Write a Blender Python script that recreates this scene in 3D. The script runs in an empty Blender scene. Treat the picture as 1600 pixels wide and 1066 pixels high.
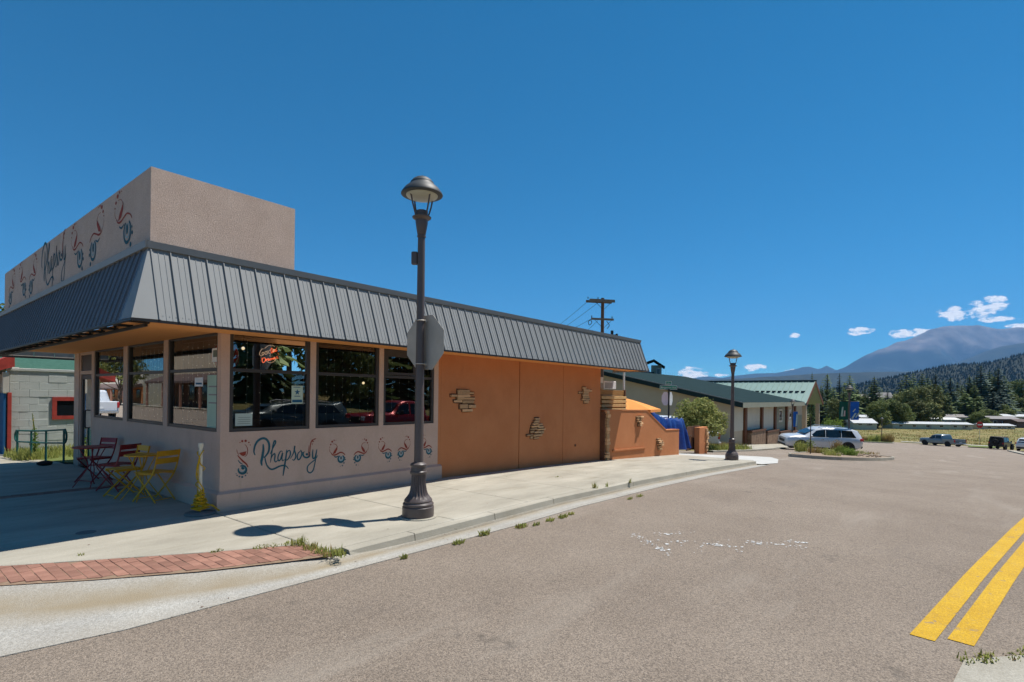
import bpy, bmesh, math, random
from mathutils import Vector, Matrix, noise as mnoise

S = bpy.context.scene
COL = S.collection
rad = math.radians
rnd = random.Random(7)

# ------------------------------------------------------------------ camera, sky, sun, exposure
# world: origin at the foot of the restaurant's street corner, x along the side street (away), y along the main street, z up
AZ, ROLL, F, HZ = 0.6776, 0.01234, 831.5, 618.4
CAM = Vector((-3.29, -7.95, 1.70))
FW = Vector((math.cos(AZ), math.sin(AZ), 0)); RT = Vector((math.sin(AZ), -math.cos(AZ), 0))
cd = bpy.data.cameras.new('camera'); cam = bpy.data.objects.new('camera', cd); COL.objects.link(cam)
cd.sensor_width = 36; cd.lens = 36 * F / 1600; cd.shift_y = (HZ - 533) / 1600
cd.clip_start = 0.05; cd.clip_end = 60000
cam.matrix_world = (Matrix.Translation(CAM) @ Matrix.Rotation(AZ - math.pi / 2, 4, 'Z')
                    @ Matrix.Rotation(math.pi / 2, 4, 'X') @ Matrix.Rotation(ROLL, 4, 'Z'))
S.camera = cam

SUN_EL = rad(66); sun_dir = Vector((0.894 * math.cos(SUN_EL), -0.447 * math.cos(SUN_EL), math.sin(SUN_EL)))
sd = bpy.data.lights.new('sun', 'SUN'); sd.energy = 4.1; sd.angle = rad(0.53); sd.color = (1.0, 0.955, 0.89)
sun = bpy.data.objects.new('sun', sd); COL.objects.link(sun)
sun.rotation_euler = (-sun_dir).to_track_quat('-Z', 'Y').to_euler(); sun.location = (0, 0, 30)

S.view_settings.view_transform = 'Standard'; S.view_settings.look = 'None'
S.view_settings.exposure = 0.66; S.view_settings.gamma = 1.0; S.view_settings.use_curve_mapping = False
S.render.engine = 'CYCLES'
S.cycles.use_denoising = True
S.cycles.max_bounces = 8; S.cycles.diffuse_bounces = 4; S.cycles.glossy_bounces = 4
S.cycles.transparent_max_bounces = 16; S.cycles.volume_bounces = 0
S.cycles.caustics_reflective = False; S.cycles.caustics_refractive = False

W = bpy.data.worlds.new('World'); S.world = W; W.use_nodes = True
nt = W.node_tree; N = nt.nodes; L = nt.links
for n in list(N): N.remove(n)
def nd(t, **k):
    n = N.new(t)
    for a, b in k.items():
        if a.startswith('i_'): n.inputs[int(a[2:])].default_value = b
        else: setattr(n, a, b)
    return n
def mth(op, a, b=None, c=None, clamp=False):
    n = N.new('ShaderNodeMath'); n.operation = op; n.use_clamp = clamp
    for i, v in enumerate((a, b, c)):
        if v is None: continue
        if isinstance(v, (int, float)): n.inputs[i].default_value = v
        else: L.new(v, n.inputs[i])
    return n.outputs[0]
sky = nd('ShaderNodeTexSky', sky_type='NISHITA', sun_disc=False)
sky.sun_elevation = SUN_EL; sky.sun_rotation = math.atan2(sun_dir.x, sun_dir.y)
sky.altitude = 3600; sky.air_density = 1.0; sky.dust_density = 0.15; sky.ozone_density = 2.5
hs = nd('ShaderNodeHueSaturation'); hs.inputs['Saturation'].default_value = 1.16; hs.inputs['Hue'].default_value = 0.490
hs.inputs['Value'].default_value = 1.0
tint = nd('ShaderNodeMix', data_type='RGBA', blend_type='MULTIPLY'); tint.inputs[0].default_value = 1; tint.inputs[7].default_value = (.58, .94, 1.10, 1)     # polarised blue of the photograph, the same all over the sky
L.new(sky.outputs[0], tint.inputs[6]); L.new(tint.outputs[2], hs.inputs['Color'])
# fair-weather clouds low over the mountains all round: soft patches given by azimuth, elevation, width, height (degrees)
tc = nd('ShaderNodeTexCoord'); sep = nd('ShaderNodeSeparateXYZ'); L.new(tc.outputs['Generated'], sep.inputs[0])
az_ = mth('MULTIPLY', mth('ARCTAN2', sep.outputs[1], sep.outputs[0]), 180 / math.pi)
el_ = mth('MULTIPLY', mth('ARCSINE', sep.outputs[2]), 180 / math.pi)
cv = nd('ShaderNodeCombineXYZ'); L.new(az_, cv.inputs[0]); L.new(mth('MULTIPLY', el_, 2.1), cv.inputs[1])
nz = nd('ShaderNodeTexNoise', noise_dimensions='2D'); nz.inputs['Scale'].default_value = 0.95; nz.inputs['Detail'].default_value = 8
nz.inputs['Roughness'].default_value = 0.62; L.new(cv.outputs[0], nz.inputs['Vector'])
clouds = [(-1.0, 7.2, 1.5, .75), (-2.9, 7.6, 1.5, .95), (-3.6, 6.55, 1.4, .3), (5.9, 6.2, 1.4, .42), (2.7, 5.75, 1.7, .42), (1.3, 5.95, .9, .3), (10.9, 6.05, .6, .3),
          (20.2, 2.5, 1.8, .75), (14.4, 3.0, 1.4, .42), (11.2, 2.7, 1.0, .2), (-5.2, 5.9, 2.0, .3), (22.3, 2.0, 1.5, .4), (17.4, 2.3, .9, .2),
          (-11, 7.8, 2.2, .5), (-19, 6.8, 3, .5), (-31, 8.2, 2.5, .6), (58, 5.0, 3, .5), (75, 6.5, 2, .4), (112, 5.5, 3, .5), (140, 7, 2.5, .5), (171, 6, 2, .4), (-60, 7, 3, .6), (-90, 6, 2.4, .5), (-128, 7.5, 3, .6), (-160, 6, 2.2, .4)]
acc = None
for a0, e0, wa, he in clouds:
    dx = mth('DIVIDE', mth('SUBTRACT', az_, a0), wa); dy = mth('DIVIDE', mth('SUBTRACT', el_, e0), he)
    q = mth('SUBTRACT', 1.0, mth('ADD', mth('MULTIPLY', dx, dx), mth('MULTIPLY', dy, dy)), clamp=True)
    acc = q if acc is None else mth('MAXIMUM', acc, q)
den = mth('ADD', mth('MULTIPLY', mth('POWER', acc, 0.7), 0.95), mth('MULTIPLY', mth('SUBTRACT', nz.outputs[0], 0.5), 2.6))
cl = mth('MULTIPLY', mth('SUBTRACT', den, 0.45), 2.7, clamp=True)
cl = mth('MULTIPLY', cl, mth('GREATER_THAN', acc, 0.001))
cmx = nd('ShaderNodeMix', data_type='RGBA'); L.new(cl, cmx.inputs[0])
L.new(hs.outputs[0], cmx.inputs[6]); cmx.inputs[7].default_value = (12.4, 12.3, 12.2, 1)
bg = nd('ShaderNodeBackground'); bg.inputs[1].default_value = 0.071
L.new(cmx.outputs[2], bg.inputs[0])
wo = nd('ShaderNodeOutputWorld'); L.new(bg.outputs[0], wo.inputs[0])

# ------------------------------------------------------------------ survey: how the place lies (measured with the lens above)
def ray(px, py):
    a, b = px - 800, py - HZ; c, s = math.cos(ROLL), math.sin(ROLL)
    a, b = a * c + b * s, -a * s + b * c
    return FW + RT * (a / F) - Vector((0, 0, b / F))
def at(px, py, d): return CAM + ray(px, py) * d
def on_y(px, py, y):
    r = ray(px, py); return CAM + r * ((y - CAM.y) / r.y)
def on_x(px, py, x):
    r = ray(px, py); return CAM + r * ((x - CAM.x) / r.x)
GX = [(-1e5, 0), (0, 0), (4.2, 0), (7.5, -.08), (10.8, -.2), (16, -.45), (21, -.75), (31, -1.4), (40, -1.87), (70, -3.5), (100, -5.0), (140, -5.4), (200, -5.7), (300, -5.2), (1e5, -5.0)]
def G(x):
    for (x0, z0), (x1, z1) in zip(GX, GX[1:]):
        if x <= x1: return z0 + (z1 - z0) * (x - x0) / (x1 - x0)
    return -5
GXB = [p[0] for p in GX[1:-1]]

# ------------------------------------------------------------------ object helpers
class MB:
    def __init__(s): s.v = []; s.f = []; s.m = []
    def add(s, vs, fs, mi=0):
        n = len(s.v); s.v += [tuple(v) for v in vs]; s.f += [tuple(i + n for i in f) for f in fs]; s.m += [mi] * len(fs); return s
    def box(s, x0, x1, y0, y1, z0, z1, mi=0, M=None):
        vs = [Vector((x, y, z)) for z in (z0, z1) for y in (y0, y1) for x in (x0, x1)]
        if M: vs = [M @ v for v in vs]
        return s.add(vs, [(0, 2, 3, 1), (4, 5, 7, 6), (0, 1, 5, 4), (2, 6, 7, 3), (0, 4, 6, 2), (1, 3, 7, 5)], mi)
    def bev(s, x0, x1, y0, y1, z0, z1, b=.01, mi=0, M=None):
        # box with chamfered edges
        vs = []
        for z, zs in ((z0, 1), (z1, -1)):
            for y, ys in ((y0, 1), (y1, -1)):
                for x, xs in ((x0, 1), (x1, -1)):
                    vs += [Vector((x, y + ys * b, z + zs * b)), Vector((x + xs * b, y, z + zs * b)), Vector((x + xs * b, y + ys * b, z))]
        bm = bmesh.new()
        for v in vs: bm.verts.new(v)
        r = bmesh.ops.convex_hull(bm, input=bm.verts)
        bmesh.ops.dissolve_limit(bm, angle_limit=.01, verts=bm.verts, edges=bm.edges)
        bm.verts.index_update()
        out = [M @ v.co if M else v.co.copy() for v in bm.verts]; fs = [[v.index for v in f.verts] for f in bm.faces]
        bm.free(); return s.add(out, fs, mi)
    def tube(s, pts, r, n=8, mi=0, cap=True, closed=False):
        pts = [Vector(p) for p in pts]; k = len(pts)
        rs = r if isinstance(r, (list, tuple)) else [r] * k
        vs = []; prev = None
        for i, p in enumerate(pts):
            if closed: d = pts[(i + 1) % k] - pts[i - 1]
            else: d = pts[min(i + 1, k - 1)] - pts[max(i - 1, 0)]
            d.normalize()
            if prev is None:
                u = d.orthogonal().normalized()
            else:
                u = prev - d * prev.dot(d)
                u = u.normalized() if u.length > 1e-6 else d.orthogonal().normalized()
            prev = u; w = d.cross(u)
            for j in range(n):
                a = 2 * math.pi * j / n; vs.append(p + (u * math.cos(a) + w * math.sin(a)) * rs[i])
        fs = []
        for i in range(k if closed else k - 1):
            i2 = (i + 1) % k
            for j in range(n): fs.append((i * n + j, i * n + (j + 1) % n, i2 * n + (j + 1) % n, i2 * n + j))
        if cap and not closed: fs += [tuple(range(n - 1, -1, -1)), tuple((k - 1) * n + j for j in range(n))]
        return s.add(vs, fs, mi)
    def bar(s, p, q, w, t, up=(0, 0, 1), mi=0):
        p, q = Vector(p), Vector(q); d = (q - p).normalized(); u = Vector(up); u = (u - d * u.dot(d))
        u = u.normalized() if u.length > 1e-5 else d.orthogonal().normalized(); r = d.cross(u)
        vs = [e + r * (a * w / 2) + u * (b * t / 2) for e in (p, q) for a, b in ((-1, -1), (1, -1), (1, 1), (-1, 1))]
        return s.add(vs, [(3, 2, 1, 0), (4, 5, 6, 7), (0, 1, 5, 4), (1, 2, 6, 5), (2, 3, 7, 6), (3, 0, 4, 7)], mi)
    def lathe(s, prof, n=24, c=(0, 0), mi=0, flute=None):
        vs = []
        for i, (r, z) in enumerate(prof):
            for j in range(n):
                a = 2 * math.pi * j / n; rr = r
                if flute and flute[0] <= z <= flute[1] and j % 2: rr = r * flute[2]
                vs.append((c[0] + rr * math.cos(a), c[1] + rr * math.sin(a), z))
        fs = [(i * n + j, i * n + (j + 1) % n, (i + 1) * n + (j + 1) % n, (i + 1) * n + j) for i in range(len(prof) - 1) for j in range(n)]
        fs += [tuple(range(n - 1, -1, -1)), tuple((len(prof) - 1) * n + j for j in range(n))]
        return s.add(vs, fs, mi)
    def prism(s, poly, d, mi=0, M=None):
        # closed polygon (3-D points) pushed along vector d
        p = [Vector(v) for v in poly]; d = Vector(d); n = len(p); vs = p + [v + d for v in p]
        if M: vs = [M @ v for v in vs]
        return s.add(vs, [tuple(range(n - 1, -1, -1)), tuple(range(n, 2 * n))] + [(i, (i + 1) % n, n + (i + 1) % n, n + i) for i in range(n)], mi)
    def ball(s, c, r, n=8, mi=0):
        rr = r if isinstance(r, (list, tuple)) else (r, r, r); m = max(3, n // 2); vs = []
        for i in range(1, m):
            t = math.pi * i / m
            for j in range(n):
                a = 2 * math.pi * j / n
                vs.append((c[0] + rr[0] * math.sin(t) * math.cos(a), c[1] + rr[1] * math.sin(t) * math.sin(a), c[2] + rr[2] * math.cos(t)))
        vs += [(c[0], c[1], c[2] + rr[2]), (c[0], c[1], c[2] - rr[2])]
        fs = [(i * n + j, (i + 1) * n + j, (i + 1) * n + (j + 1) % n, i * n + (j + 1) % n) for i in range(m - 2) for j in range(n)]
        T = (m - 1) * n
        fs += [(T, j, (j + 1) % n) for j in range(n)] + [(T + 1, (m - 2) * n + (j + 1) % n, (m - 2) * n + j) for j in range(n)]
        return s.add(vs, fs, mi)
    def mesh(s, name, mats, smooth=False):
        me = bpy.data.meshes.new(name); me.from_pydata(s.v, [], s.f)
        for m in (mats if isinstance(mats, (list, tuple)) else [mats]): me.materials.append(m)
        if any(s.m): me.polygons.foreach_set('material_index', s.m)
        bm = bmesh.new(); bm.from_mesh(me); bmesh.ops.recalc_face_normals(bm, faces=bm.faces); bm.to_mesh(me); bm.free()
        if smooth:
            me.polygons.foreach_set('use_smooth', [True] * len(me.polygons))
            if smooth != 'all' : me.set_sharp_from_angle(angle=rad(smooth if not isinstance(smooth, bool) else 40))
        me.update(); return me
    def build(s, name, mats, parent=None, smooth=False, recalc=True):
        return link(name, s.mesh(name, mats, smooth), parent)
def link(name, data, parent=None, mw=None):
    o = bpy.data.objects.new(name, data); COL.objects.link(o)
    if parent: o.parent = parent
    if mw: o.matrix_local = mw
    return o
def tag(o, label=None, cat=None, group=None, kind=None):
    for k, v in (('label', label), ('category', cat), ('group', group), ('kind', kind)):
        if v: o[k] = v
    return o
def thing(name, loc, label, cat, rz=0, group=None):
    o = bpy.data.objects.new(name, None); COL.objects.link(o); o.empty_display_size = .2
    o.location = loc; o.rotation_euler = (0, 0, rz); return tag(o, label, cat, group)
def copy_tree(o, parent=None):
    c = o.copy(); COL.objects.link(c)
    if parent: c.parent = parent
    for ch in list(o.children): copy_tree(ch, c)
    return c
def catmull(pts, k=6):
    pts = [Vector(p) for p in pts]; out = []
    for i in range(len(pts) - 1):
        p0, p1, p2, p3 = pts[max(i - 1, 0)], pts[i], pts[i + 1], pts[min(i + 2, len(pts) - 1)]
        for j in range(k):
            t = j / k
            out.append(.5 * ((2 * p1) + (p2 - p0) * t + (2 * p0 - 5 * p1 + 4 * p2 - p3) * t * t + (3 * p1 - p0 - 3 * p2 + p3) * t ** 3))
    return out + [pts[-1]]

# ------------------------------------------------------------------ materials
def mat(name, col, rough=.8, var=.15, scale=3.0, col2=None, bump=0.0, bscale=60, metal=0.0, spec=.3, detail=5, rand=0.0, speck=None, streak=None, coat=0, bdist=.02):
    m = bpy.data.materials.new(name); m.use_nodes = True; nt = m.node_tree; n = nt.nodes; l = nt.links
    b = n['Principled BSDF']; b.inputs['Roughness'].default_value = rough; b.inputs['Metallic'].default_value = metal
    b.inputs['Specular IOR Level'].default_value = spec; b.inputs['Coat Weight'].default_value = coat
    t = n.new('ShaderNodeTexCoord'); geo = n.new('ShaderNodeNewGeometry'); vec = geo.outputs['Position']
    if rand or var == 0: vec = t.outputs['Object']
    no = n.new('ShaderNodeTexNoise'); no.inputs['Scale'].default_value = scale; no.inputs['Detail'].default_value = detail; no.inputs['Roughness'].default_value = .62
    if streak:
        mp = n.new('ShaderNodeMapping'); mp.inputs['Scale'].default_value = streak; l.new(vec, mp.inputs['Vector']); l.new(mp.outputs[0], no.inputs['Vector'])
    else: l.new(vec, no.inputs['Vector'])
    mr = n.new('ShaderNodeMapRange'); mr.inputs[1].default_value = .28; mr.inputs[2].default_value = .72; l.new(no.outputs[0], mr.inputs[0])
    mx = n.new('ShaderNodeMix'); mx.data_type = 'RGBA'; l.new(mr.outputs[0], mx.inputs[0])
    c2 = col2 or tuple(c * (1 + var) for c in col); c1 = col if col2 else tuple(c * (1 - var) for c in col)
    mx.inputs[6].default_value = (*c1, 1); mx.inputs[7].default_value = (*c2, 1); out = mx.outputs[2]
    if speck:   # (scale, dark colour, light colour, amount)
        vo = n.new('ShaderNodeTexVoronoi'); vo.inputs['Scale'].default_value = speck[0]; l.new(geo.outputs['Position'], vo.inputs['Vector'])
        cr = n.new('ShaderNodeValToRGB'); l.new(vo.outputs['Color'], cr.inputs[0])
        e = cr.color_ramp.elements; e[0].color = (*speck[1], 1); e[1].color = (*speck[2], 1); e[0].position = .15; e[1].position = .95
        k = e.new(.5); k.color = (*[(a + b_) / 2 * .95 for a, b_ in zip(speck[1], speck[2])], 1)
        m2 = n.new('ShaderNodeMix'); m2.data_type = 'RGBA'; m2.blend_type = 'MULTIPLY'; m2.inputs[0].default_value = speck[3]
        l.new(out, m2.inputs[6]); l.new(cr.outputs[0], m2.inputs[7]); out = m2.outputs[2]
    if rand:
        oi = n.new('ShaderNodeObjectInfo'); mr2 = n.new('ShaderNodeMapRange'); l.new(oi.outputs['Random'], mr2.inputs[0])
        mr2.inputs[3].default_value = 1 - rand; mr2.inputs[4].default_value = 1 + rand
        hs = n.new('ShaderNodeHueSaturation'); l.new(mr2.outputs[0], hs.inputs['Value']); l.new(out, hs.inputs['Color']); out = hs.outputs[0]
    l.new(out, b.inputs['Base Color'])
    if bump:
        nb = n.new('ShaderNodeTexNoise'); nb.inputs['Scale'].default_value = bscale; nb.inputs['Detail'].default_value = 4; l.new(vec, nb.inputs['Vector'])
        bp = n.new('ShaderNodeBump'); bp.inputs['Strength'].default_value = bump; bp.inputs['Distance'].default_value = bdist
        l.new(nb.outputs[0], bp.inputs['Height']); l.new(bp.outputs[0], b.inputs['Normal'])
    return m
def emit(name, col, s):
    m = mat(name, col, var=0); b = m.node_tree.nodes['Principled BSDF']
    b.inputs['Emission Color'].default_value = (*col, 1); b.inputs['Emission Strength'].default_value = s; return m
def glass(name, tint=(.8, .85, .85), ior=1.5, rough=0.0, refl=1.0):
    m = bpy.data.materials.new(name); m.use_nodes = True; nt = m.node_tree; n = nt.nodes; l = nt.links
    for x in list(n): n.remove(x)
    o = n.new('ShaderNodeOutputMaterial'); t = n.new('ShaderNodeBsdfTransparent'); t.inputs[0].default_value = (*tint, 1)
    g = n.new('ShaderNodeBsdfGlossy'); g.inputs['Roughness'].default_value = rough; g.inputs['Color'].default_value = (refl, refl, refl, 1)
    fr = n.new('ShaderNodeFresnel'); fr.inputs['IOR'].default_value = ior
    no = n.new('ShaderNodeTexNoise'); no.inputs['Scale'].default_value = 1.6; geo = n.new('ShaderNodeNewGeometry'); l.new(geo.outputs['Position'], no.inputs['Vector'])
    bp = n.new('ShaderNodeBump'); bp.inputs['Strength'].default_value = .012; l.new(no.outputs[0], bp.inputs['Height']); l.new(bp.outputs[0], g.inputs['Normal'])
    mx = n.new('ShaderNodeMixShader'); l.new(fr.outputs[0], mx.inputs[0]); l.new(t.outputs[0], mx.inputs[1]); l.new(g.outputs[0], mx.inputs[2]); l.new(mx.outputs[0], o.inputs[0])
    return m

K = {}
K['concrete'] = mat('concrete', (.33, .305, .245), .9, scale=1.1, col2=(.50, .465, .38), streak=(.55, 1.7, 1), bump=.25, bscale=90, speck=(160, (.72, .70, .68), (1, 1, 1), .6))
K['concrete_new'] = mat('concrete_gutter', (.36, .33, .265), .9, scale=1.9, col2=(.47, .445, .375), bump=.3, bscale=110, speck=(120, (.6, .59, .57), (1, 1, 1), .7))
K['joint'] = mat('joint_dirt', (.11, .095, .07), .95, scale=8)
K['brick'] = mat('paver_brick', (.25, .125, .088), .9, scale=7, col2=(.345, .18, .13), bump=.3, bscale=120, rand=.22)
K['stucco'] = mat('stucco_tan', (.66, .465, .36), .92, scale=1.7, col2=(.74, .54, .43), bump=.55, bscale=150, speck=(240, (.70, .68, .66), (1, 1, 1), .6))
K['stucco_dash'] = mat('stucco_dash', (.64, .485, .395), .95, scale=2.5, col2=(.74, .58, .48), bump=.7, bscale=170, bdist=.015, speck=(150, (.62, .58, .55), (1, 1, 1), .7))
K['orange'] = mat('stucco_orange', (.58, .215, .082), .92, scale=1.2, col2=(.66, .265, .108), bump=.5, bscale=140, speck=(230, (.78, .76, .74), (1, 1, 1), .6))
K['stone'] = mat('ledge_stone', (.50, .28, .13), .9, scale=9, col2=(.80, .52, .28), bump=.6, bscale=50, rand=.3)
K['metal_roof'] = mat('grey_metal_panel', (.24, .248, .245), .55, .06, scale=2, metal=.0, spec=.25, streak=(1, 1, .3))
K['metal_roof_shade'] = mat('grey_metal_panel_shade', (.14, .15, .17), .35, .06, scale=2, spec=.55)
K['trim'] = mat('grey_metal_trim', (.25, .26, .26), .5, .06, spec=.3)
K['bronze'] = mat('bronze_frame', (.052, .046, .042), .45, .12, spec=.4)
K['post_bronze'] = mat('bronze_lamp_paint', (.105, .082, .075), .42, .10, scale=4, spec=.45, bump=.05)
K['black'] = mat('black_metal', (.02, .02, .022), .5, .1)
K['soffit'] = mat('soffit_orange_wood', (.70, .29, .085), .75, scale=3, col2=(.78, .35, .11), streak=(1, 12, 1))
K['glass'] = glass('window_glass', (.62, .68, .68), ior=2.15)
K['glass_front'] = glass('window_glass_street', (.82, .86, .84), ior=2.5)
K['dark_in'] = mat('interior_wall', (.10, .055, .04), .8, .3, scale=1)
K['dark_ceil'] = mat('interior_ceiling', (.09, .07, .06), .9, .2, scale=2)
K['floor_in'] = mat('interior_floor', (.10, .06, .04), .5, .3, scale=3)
K['teal'] = mat('mural_teal', (.022, .105, .135), .8, .2, scale=9, var=.2) if False else mat('mural_teal', (.024, .105, .135), .8, .2, scale=9)
K['paleblue'] = mat('mural_pale_blue', (.30, .40, .42), .8, .1, scale=9)
K['red'] = mat('mural_red', (.30, .05, .03), .8, .2, scale=9)
K['yellow_paint'] = mat('yellow_enamel', (.80, .385, .015), .45, .12, scale=6, spec=.4)
K['maroon_paint'] = mat('maroon_enamel', (.30, .02, .022), .45, .12, scale=6, spec=.4)
K['rope'] = mat('yellow_rope', (.62, .37, .015), .85, .2, scale=40, bump=.5, bscale=200)
K['white_post'] = mat('white_plastic_post', (.70, .64, .50), .5, .06)
K['rubber'] = mat('grey_rubber_base', (.17, .165, .155), .8, .12, scale=8)
K['alu'] = mat('sign_aluminium', (.46, .42, .36), .5, .14, scale=2.5, metal=.12, spec=.5)
K['sign_red'] = mat('sign_red', (.55, .02, .02), .4, .05)
K['white'] = mat('white_paint', (.74, .74, .72), .6, .05)
K['sign_green'] = mat('sign_green', (.005, .22, .13), .4, .05)
K['rail_green'] = mat('rail_green', (.012, .105, .085), .45, .15)
K['block'] = mat('painted_block', (.50, .52, .48), .9, scale=2.2, col2=(.57, .59, .55), bump=.5, bscale=70, rand=.035)
K['mortar'] = mat('mortar_grey', (.47, .49, .455), .95, scale=5)
K['red_trim'] = mat('red_trim', (.42, .055, .04), .7, .25, scale=6)
K['pale_trim'] = mat('pale_trim', (.55, .50, .42), .8, .15, scale=5)
K['blue_door'] = mat('blue_paint', (.02, .11, .25), .6, .1)
K['green_shingle'] = mat('green_shingle', (.025, .085, .06), .9, scale=14, col2=(.05, .13, .095), bump=.4, bscale=40)
K['tan_wall'] = mat('tan_wall', (.50, .40, .285), .85, scale=1, col2=(.56, .455, .33))
K['cream'] = mat('cream_panel', (.60, .55, .45), .8, .06, scale=1)
K['sage'] = mat('sage_panel', (.29, .29, .22), .8, .08, scale=1)
K['pilaster'] = mat('brown_pilaster', (.15, .06, .03), .7, .2, scale=3)
K['dark_roof'] = mat('dark_green_roof', (.022, .040, .042), .95, .2, scale=2, spec=.03)
K['green_roof'] = mat('pale_green_metal_roof', (.21, .315, .275), .45, .08, scale=.7, spec=.4)
K['stone_base'] = mat('stone_wainscot', (.15, .085, .055), .9, scale=3, col2=(.33, .22, .14), bump=.8, bscale=10, rand=.3)
K['wood'] = mat('cedar_wood', (.34, .16, .05), .8, scale=4, col2=(.50, .27, .09), streak=(1, 14, 14), bump=.2, rand=.18)
K['wood_dark'] = mat('brown_wood', (.14, .065, .035), .8, .25, scale=5, rand=.12)
K['pole_wood'] = mat('pole_wood', (.15, .085, .055), .9, .25, scale=4, streak=(6, 6, .6))
K['grey_wood'] = mat('crossarm_wood', (.22, .17, .13), .9, .25, scale=4)
K['umbrella'] = mat('orange_canvas', (.75, .30, .07), .85, .08, scale=3)
K['tarp'] = mat('blue_tarp', (.006, .028, .17), .38, .25, scale=3, spec=.5, bump=.4, bscale=9, bdist=.06)
K['trunk'] = mat('bark', (.11, .08, .06), .95, .3, scale=8, bump=.6, bscale=30)
def leaf(name, c1, c2, tr=.25, rand=.25, scale=.8):
    m = mat(name, c1, .75, scale=scale, col2=c2, rand=rand, spec=.15, detail=3)
    nt = m.node_tree; n = nt.nodes; l = nt.links; b = n['Principled BSDF']; o = [x for x in n if x.type == 'OUTPUT_MATERIAL'][0]
    t = n.new('ShaderNodeBsdfTranslucent'); src = b.inputs['Base Color'].links[0].from_socket; l.new(src, t.inputs[0])
    mx = n.new('ShaderNodeMixShader'); mx.inputs[0].default_value = tr; l.new(b.outputs[0], mx.inputs[1]); l.new(t.outputs[0], mx.inputs[2]); l.new(mx.outputs[0], o.inputs[0])
    return m
K['needle'] = leaf('spruce_needles', (.075, .115, .042), (.18, .22, .085), .3, .45)
K['needle_blue'] = leaf('blue_spruce_needles', (.05, .08, .062), (.11, .155, .12), .12, .25)
K['pine'] = leaf('pine_needles', (.12, .135, .045), (.23, .24, .09), .15, .3)
K['leaves'] = leaf('shrub_leaves', (.16, .20, .05), (.38, .37, .13), .3, .1, 3)
K['leaves_dark'] = leaf('tree_leaves', (.095, .13, .038), (.21, .235, .085), .3, .25)
K['leaves_bright'] = leaf('bright_leaves', (.12, .19, .03), (.22, .29, .07), .35, .1)
K['weed'] = leaf('weed_blades', (.20, .25, .055), (.42, .40, .13), .45, .15, 20)
K['dry'] = leaf('dry_grass', (.24, .16, .06), (.36, .26, .10), .3, .2, 20)
K['grass_old'] = mat('meadow_plain', (.105, .125, .03), .95, scale=.16, col2=(.30, .215, .085), detail=9, bump=.6, bscale=3)
K['verge'] = mat('verge_grass', (.09, .125, .03), .95, scale=1.5, col2=(.16, .18, .05), detail=8, bump=.6, bscale=25)
K['soil'] = mat('gravelly_soil', (.22, .16, .11), .95, scale=4, col2=(.33, .25, .18), bump=.5, bscale=40)
K['tyre'] = mat('tyre_rubber', (.018, .018, .018), .8, .1)
K['rim'] = mat('alloy_rim', (.45, .45, .46), .35, .05, metal=.7)
K['car_glass'] = mat('car_window', (.012, .016, .02), .06, .05, spec=.7)
K['lamp_red'] = mat('tail_lamp', (.45, .01, .015), .2, .05, spec=.6)
K['lamp_clear'] = mat('head_lamp', (.7, .72, .74), .15, .03, spec=.7)
K['bumper'] = mat('black_plastic', (.022, .022, .024), .6, .1)
K['chrome'] = mat('bright_metal', (.6, .6, .6), .22, .05, metal=.9)
def paint(name, c, metal=.25): return mat(name, c, .3, .03, scale=1, metal=metal, spec=.5, coat=.5)
K['silver'] = paint('silver_paint', (.62, .635, .65)); K['grey_car'] = paint('grey_blue_paint', (.19, .22, .235)); K['navy'] = paint('dark_navy_paint', (.012, .016, .024))
K['white_car'] = paint('white_car_paint', (.70, .71, .72), 0); K['red_car'] = paint('red_car_paint', (.42, .015, .015)); K['dark_car'] = paint('dark_green_grey_paint', (.075, .10, .10))
K['mh_white'] = mat('mobile_home_white', (.66, .66, .62), .7, .05); K['mh_green'] = mat('mobile_home_green', (.36, .40, .34), .7, .06); K['mh_blue'] = mat('mobile_home_blue', (.17, .24, .30), .7, .06)
K['mh_brown'] = mat('mobile_home_brown', (.11, .075, .065), .7, .1); K['mh_cream'] = mat('mobile_home_cream', (.45, .42, .33), .7, .06); K['mh_grey'] = mat('grey_shingle', (.27, .25, .24), .9, .1)
K['bulb'] = emit('fairy_bulb', (1, .86, .66), .12); K['wire_pale'] = mat('pale_wire', (.34, .33, .31), .5, .05); K['pendant'] = emit('pendant_bulb', (1, .70, .40), 1.1)
K['neon_red'] = emit('neon_red', (1, .15, .05), 1.3); K['neon_cream'] = emit('neon_cream', (1, .60, .36), .42)

def meadow():
    m = K['grass_old']; nt = m.node_tree; n = nt.nodes; l = nt.links; b = n['Principled BSDF']; src = b.inputs['Base Color'].links[0].from_socket
    g = n.new('ShaderNodeNewGeometry'); sp = n.new('ShaderNodeSeparateXYZ'); l.new(g.outputs['Position'], sp.inputs[0]); no = n.new('ShaderNodeTexNoise'); no.inputs['Scale'].default_value = .012; no.inputs['Detail'].default_value = 5; l.new(g.outputs['Position'], no.inputs['Vector'])
    ad = n.new('ShaderNodeMath'); ad.operation = 'MULTIPLY_ADD'; l.new(no.outputs[0], ad.inputs[0]); ad.inputs[1].default_value = 160; l.new(sp.outputs[0], ad.inputs[2])
    mr = n.new('ShaderNodeMapRange'); mr.inputs[1].default_value = 300; mr.inputs[2].default_value = 360; l.new(ad.outputs[0], mr.inputs[0])
    mx = n.new('ShaderNodeMix'); mx.data_type = 'RGBA'; l.new(mr.outputs[0], mx.inputs[0]); l.new(src, mx.inputs[6]); mx.inputs[7].default_value = (.030, .042, .020, 1); l.new(mx.outputs[2], b.inputs['Base Color']); return m
K['grass'] = meadow()
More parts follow.
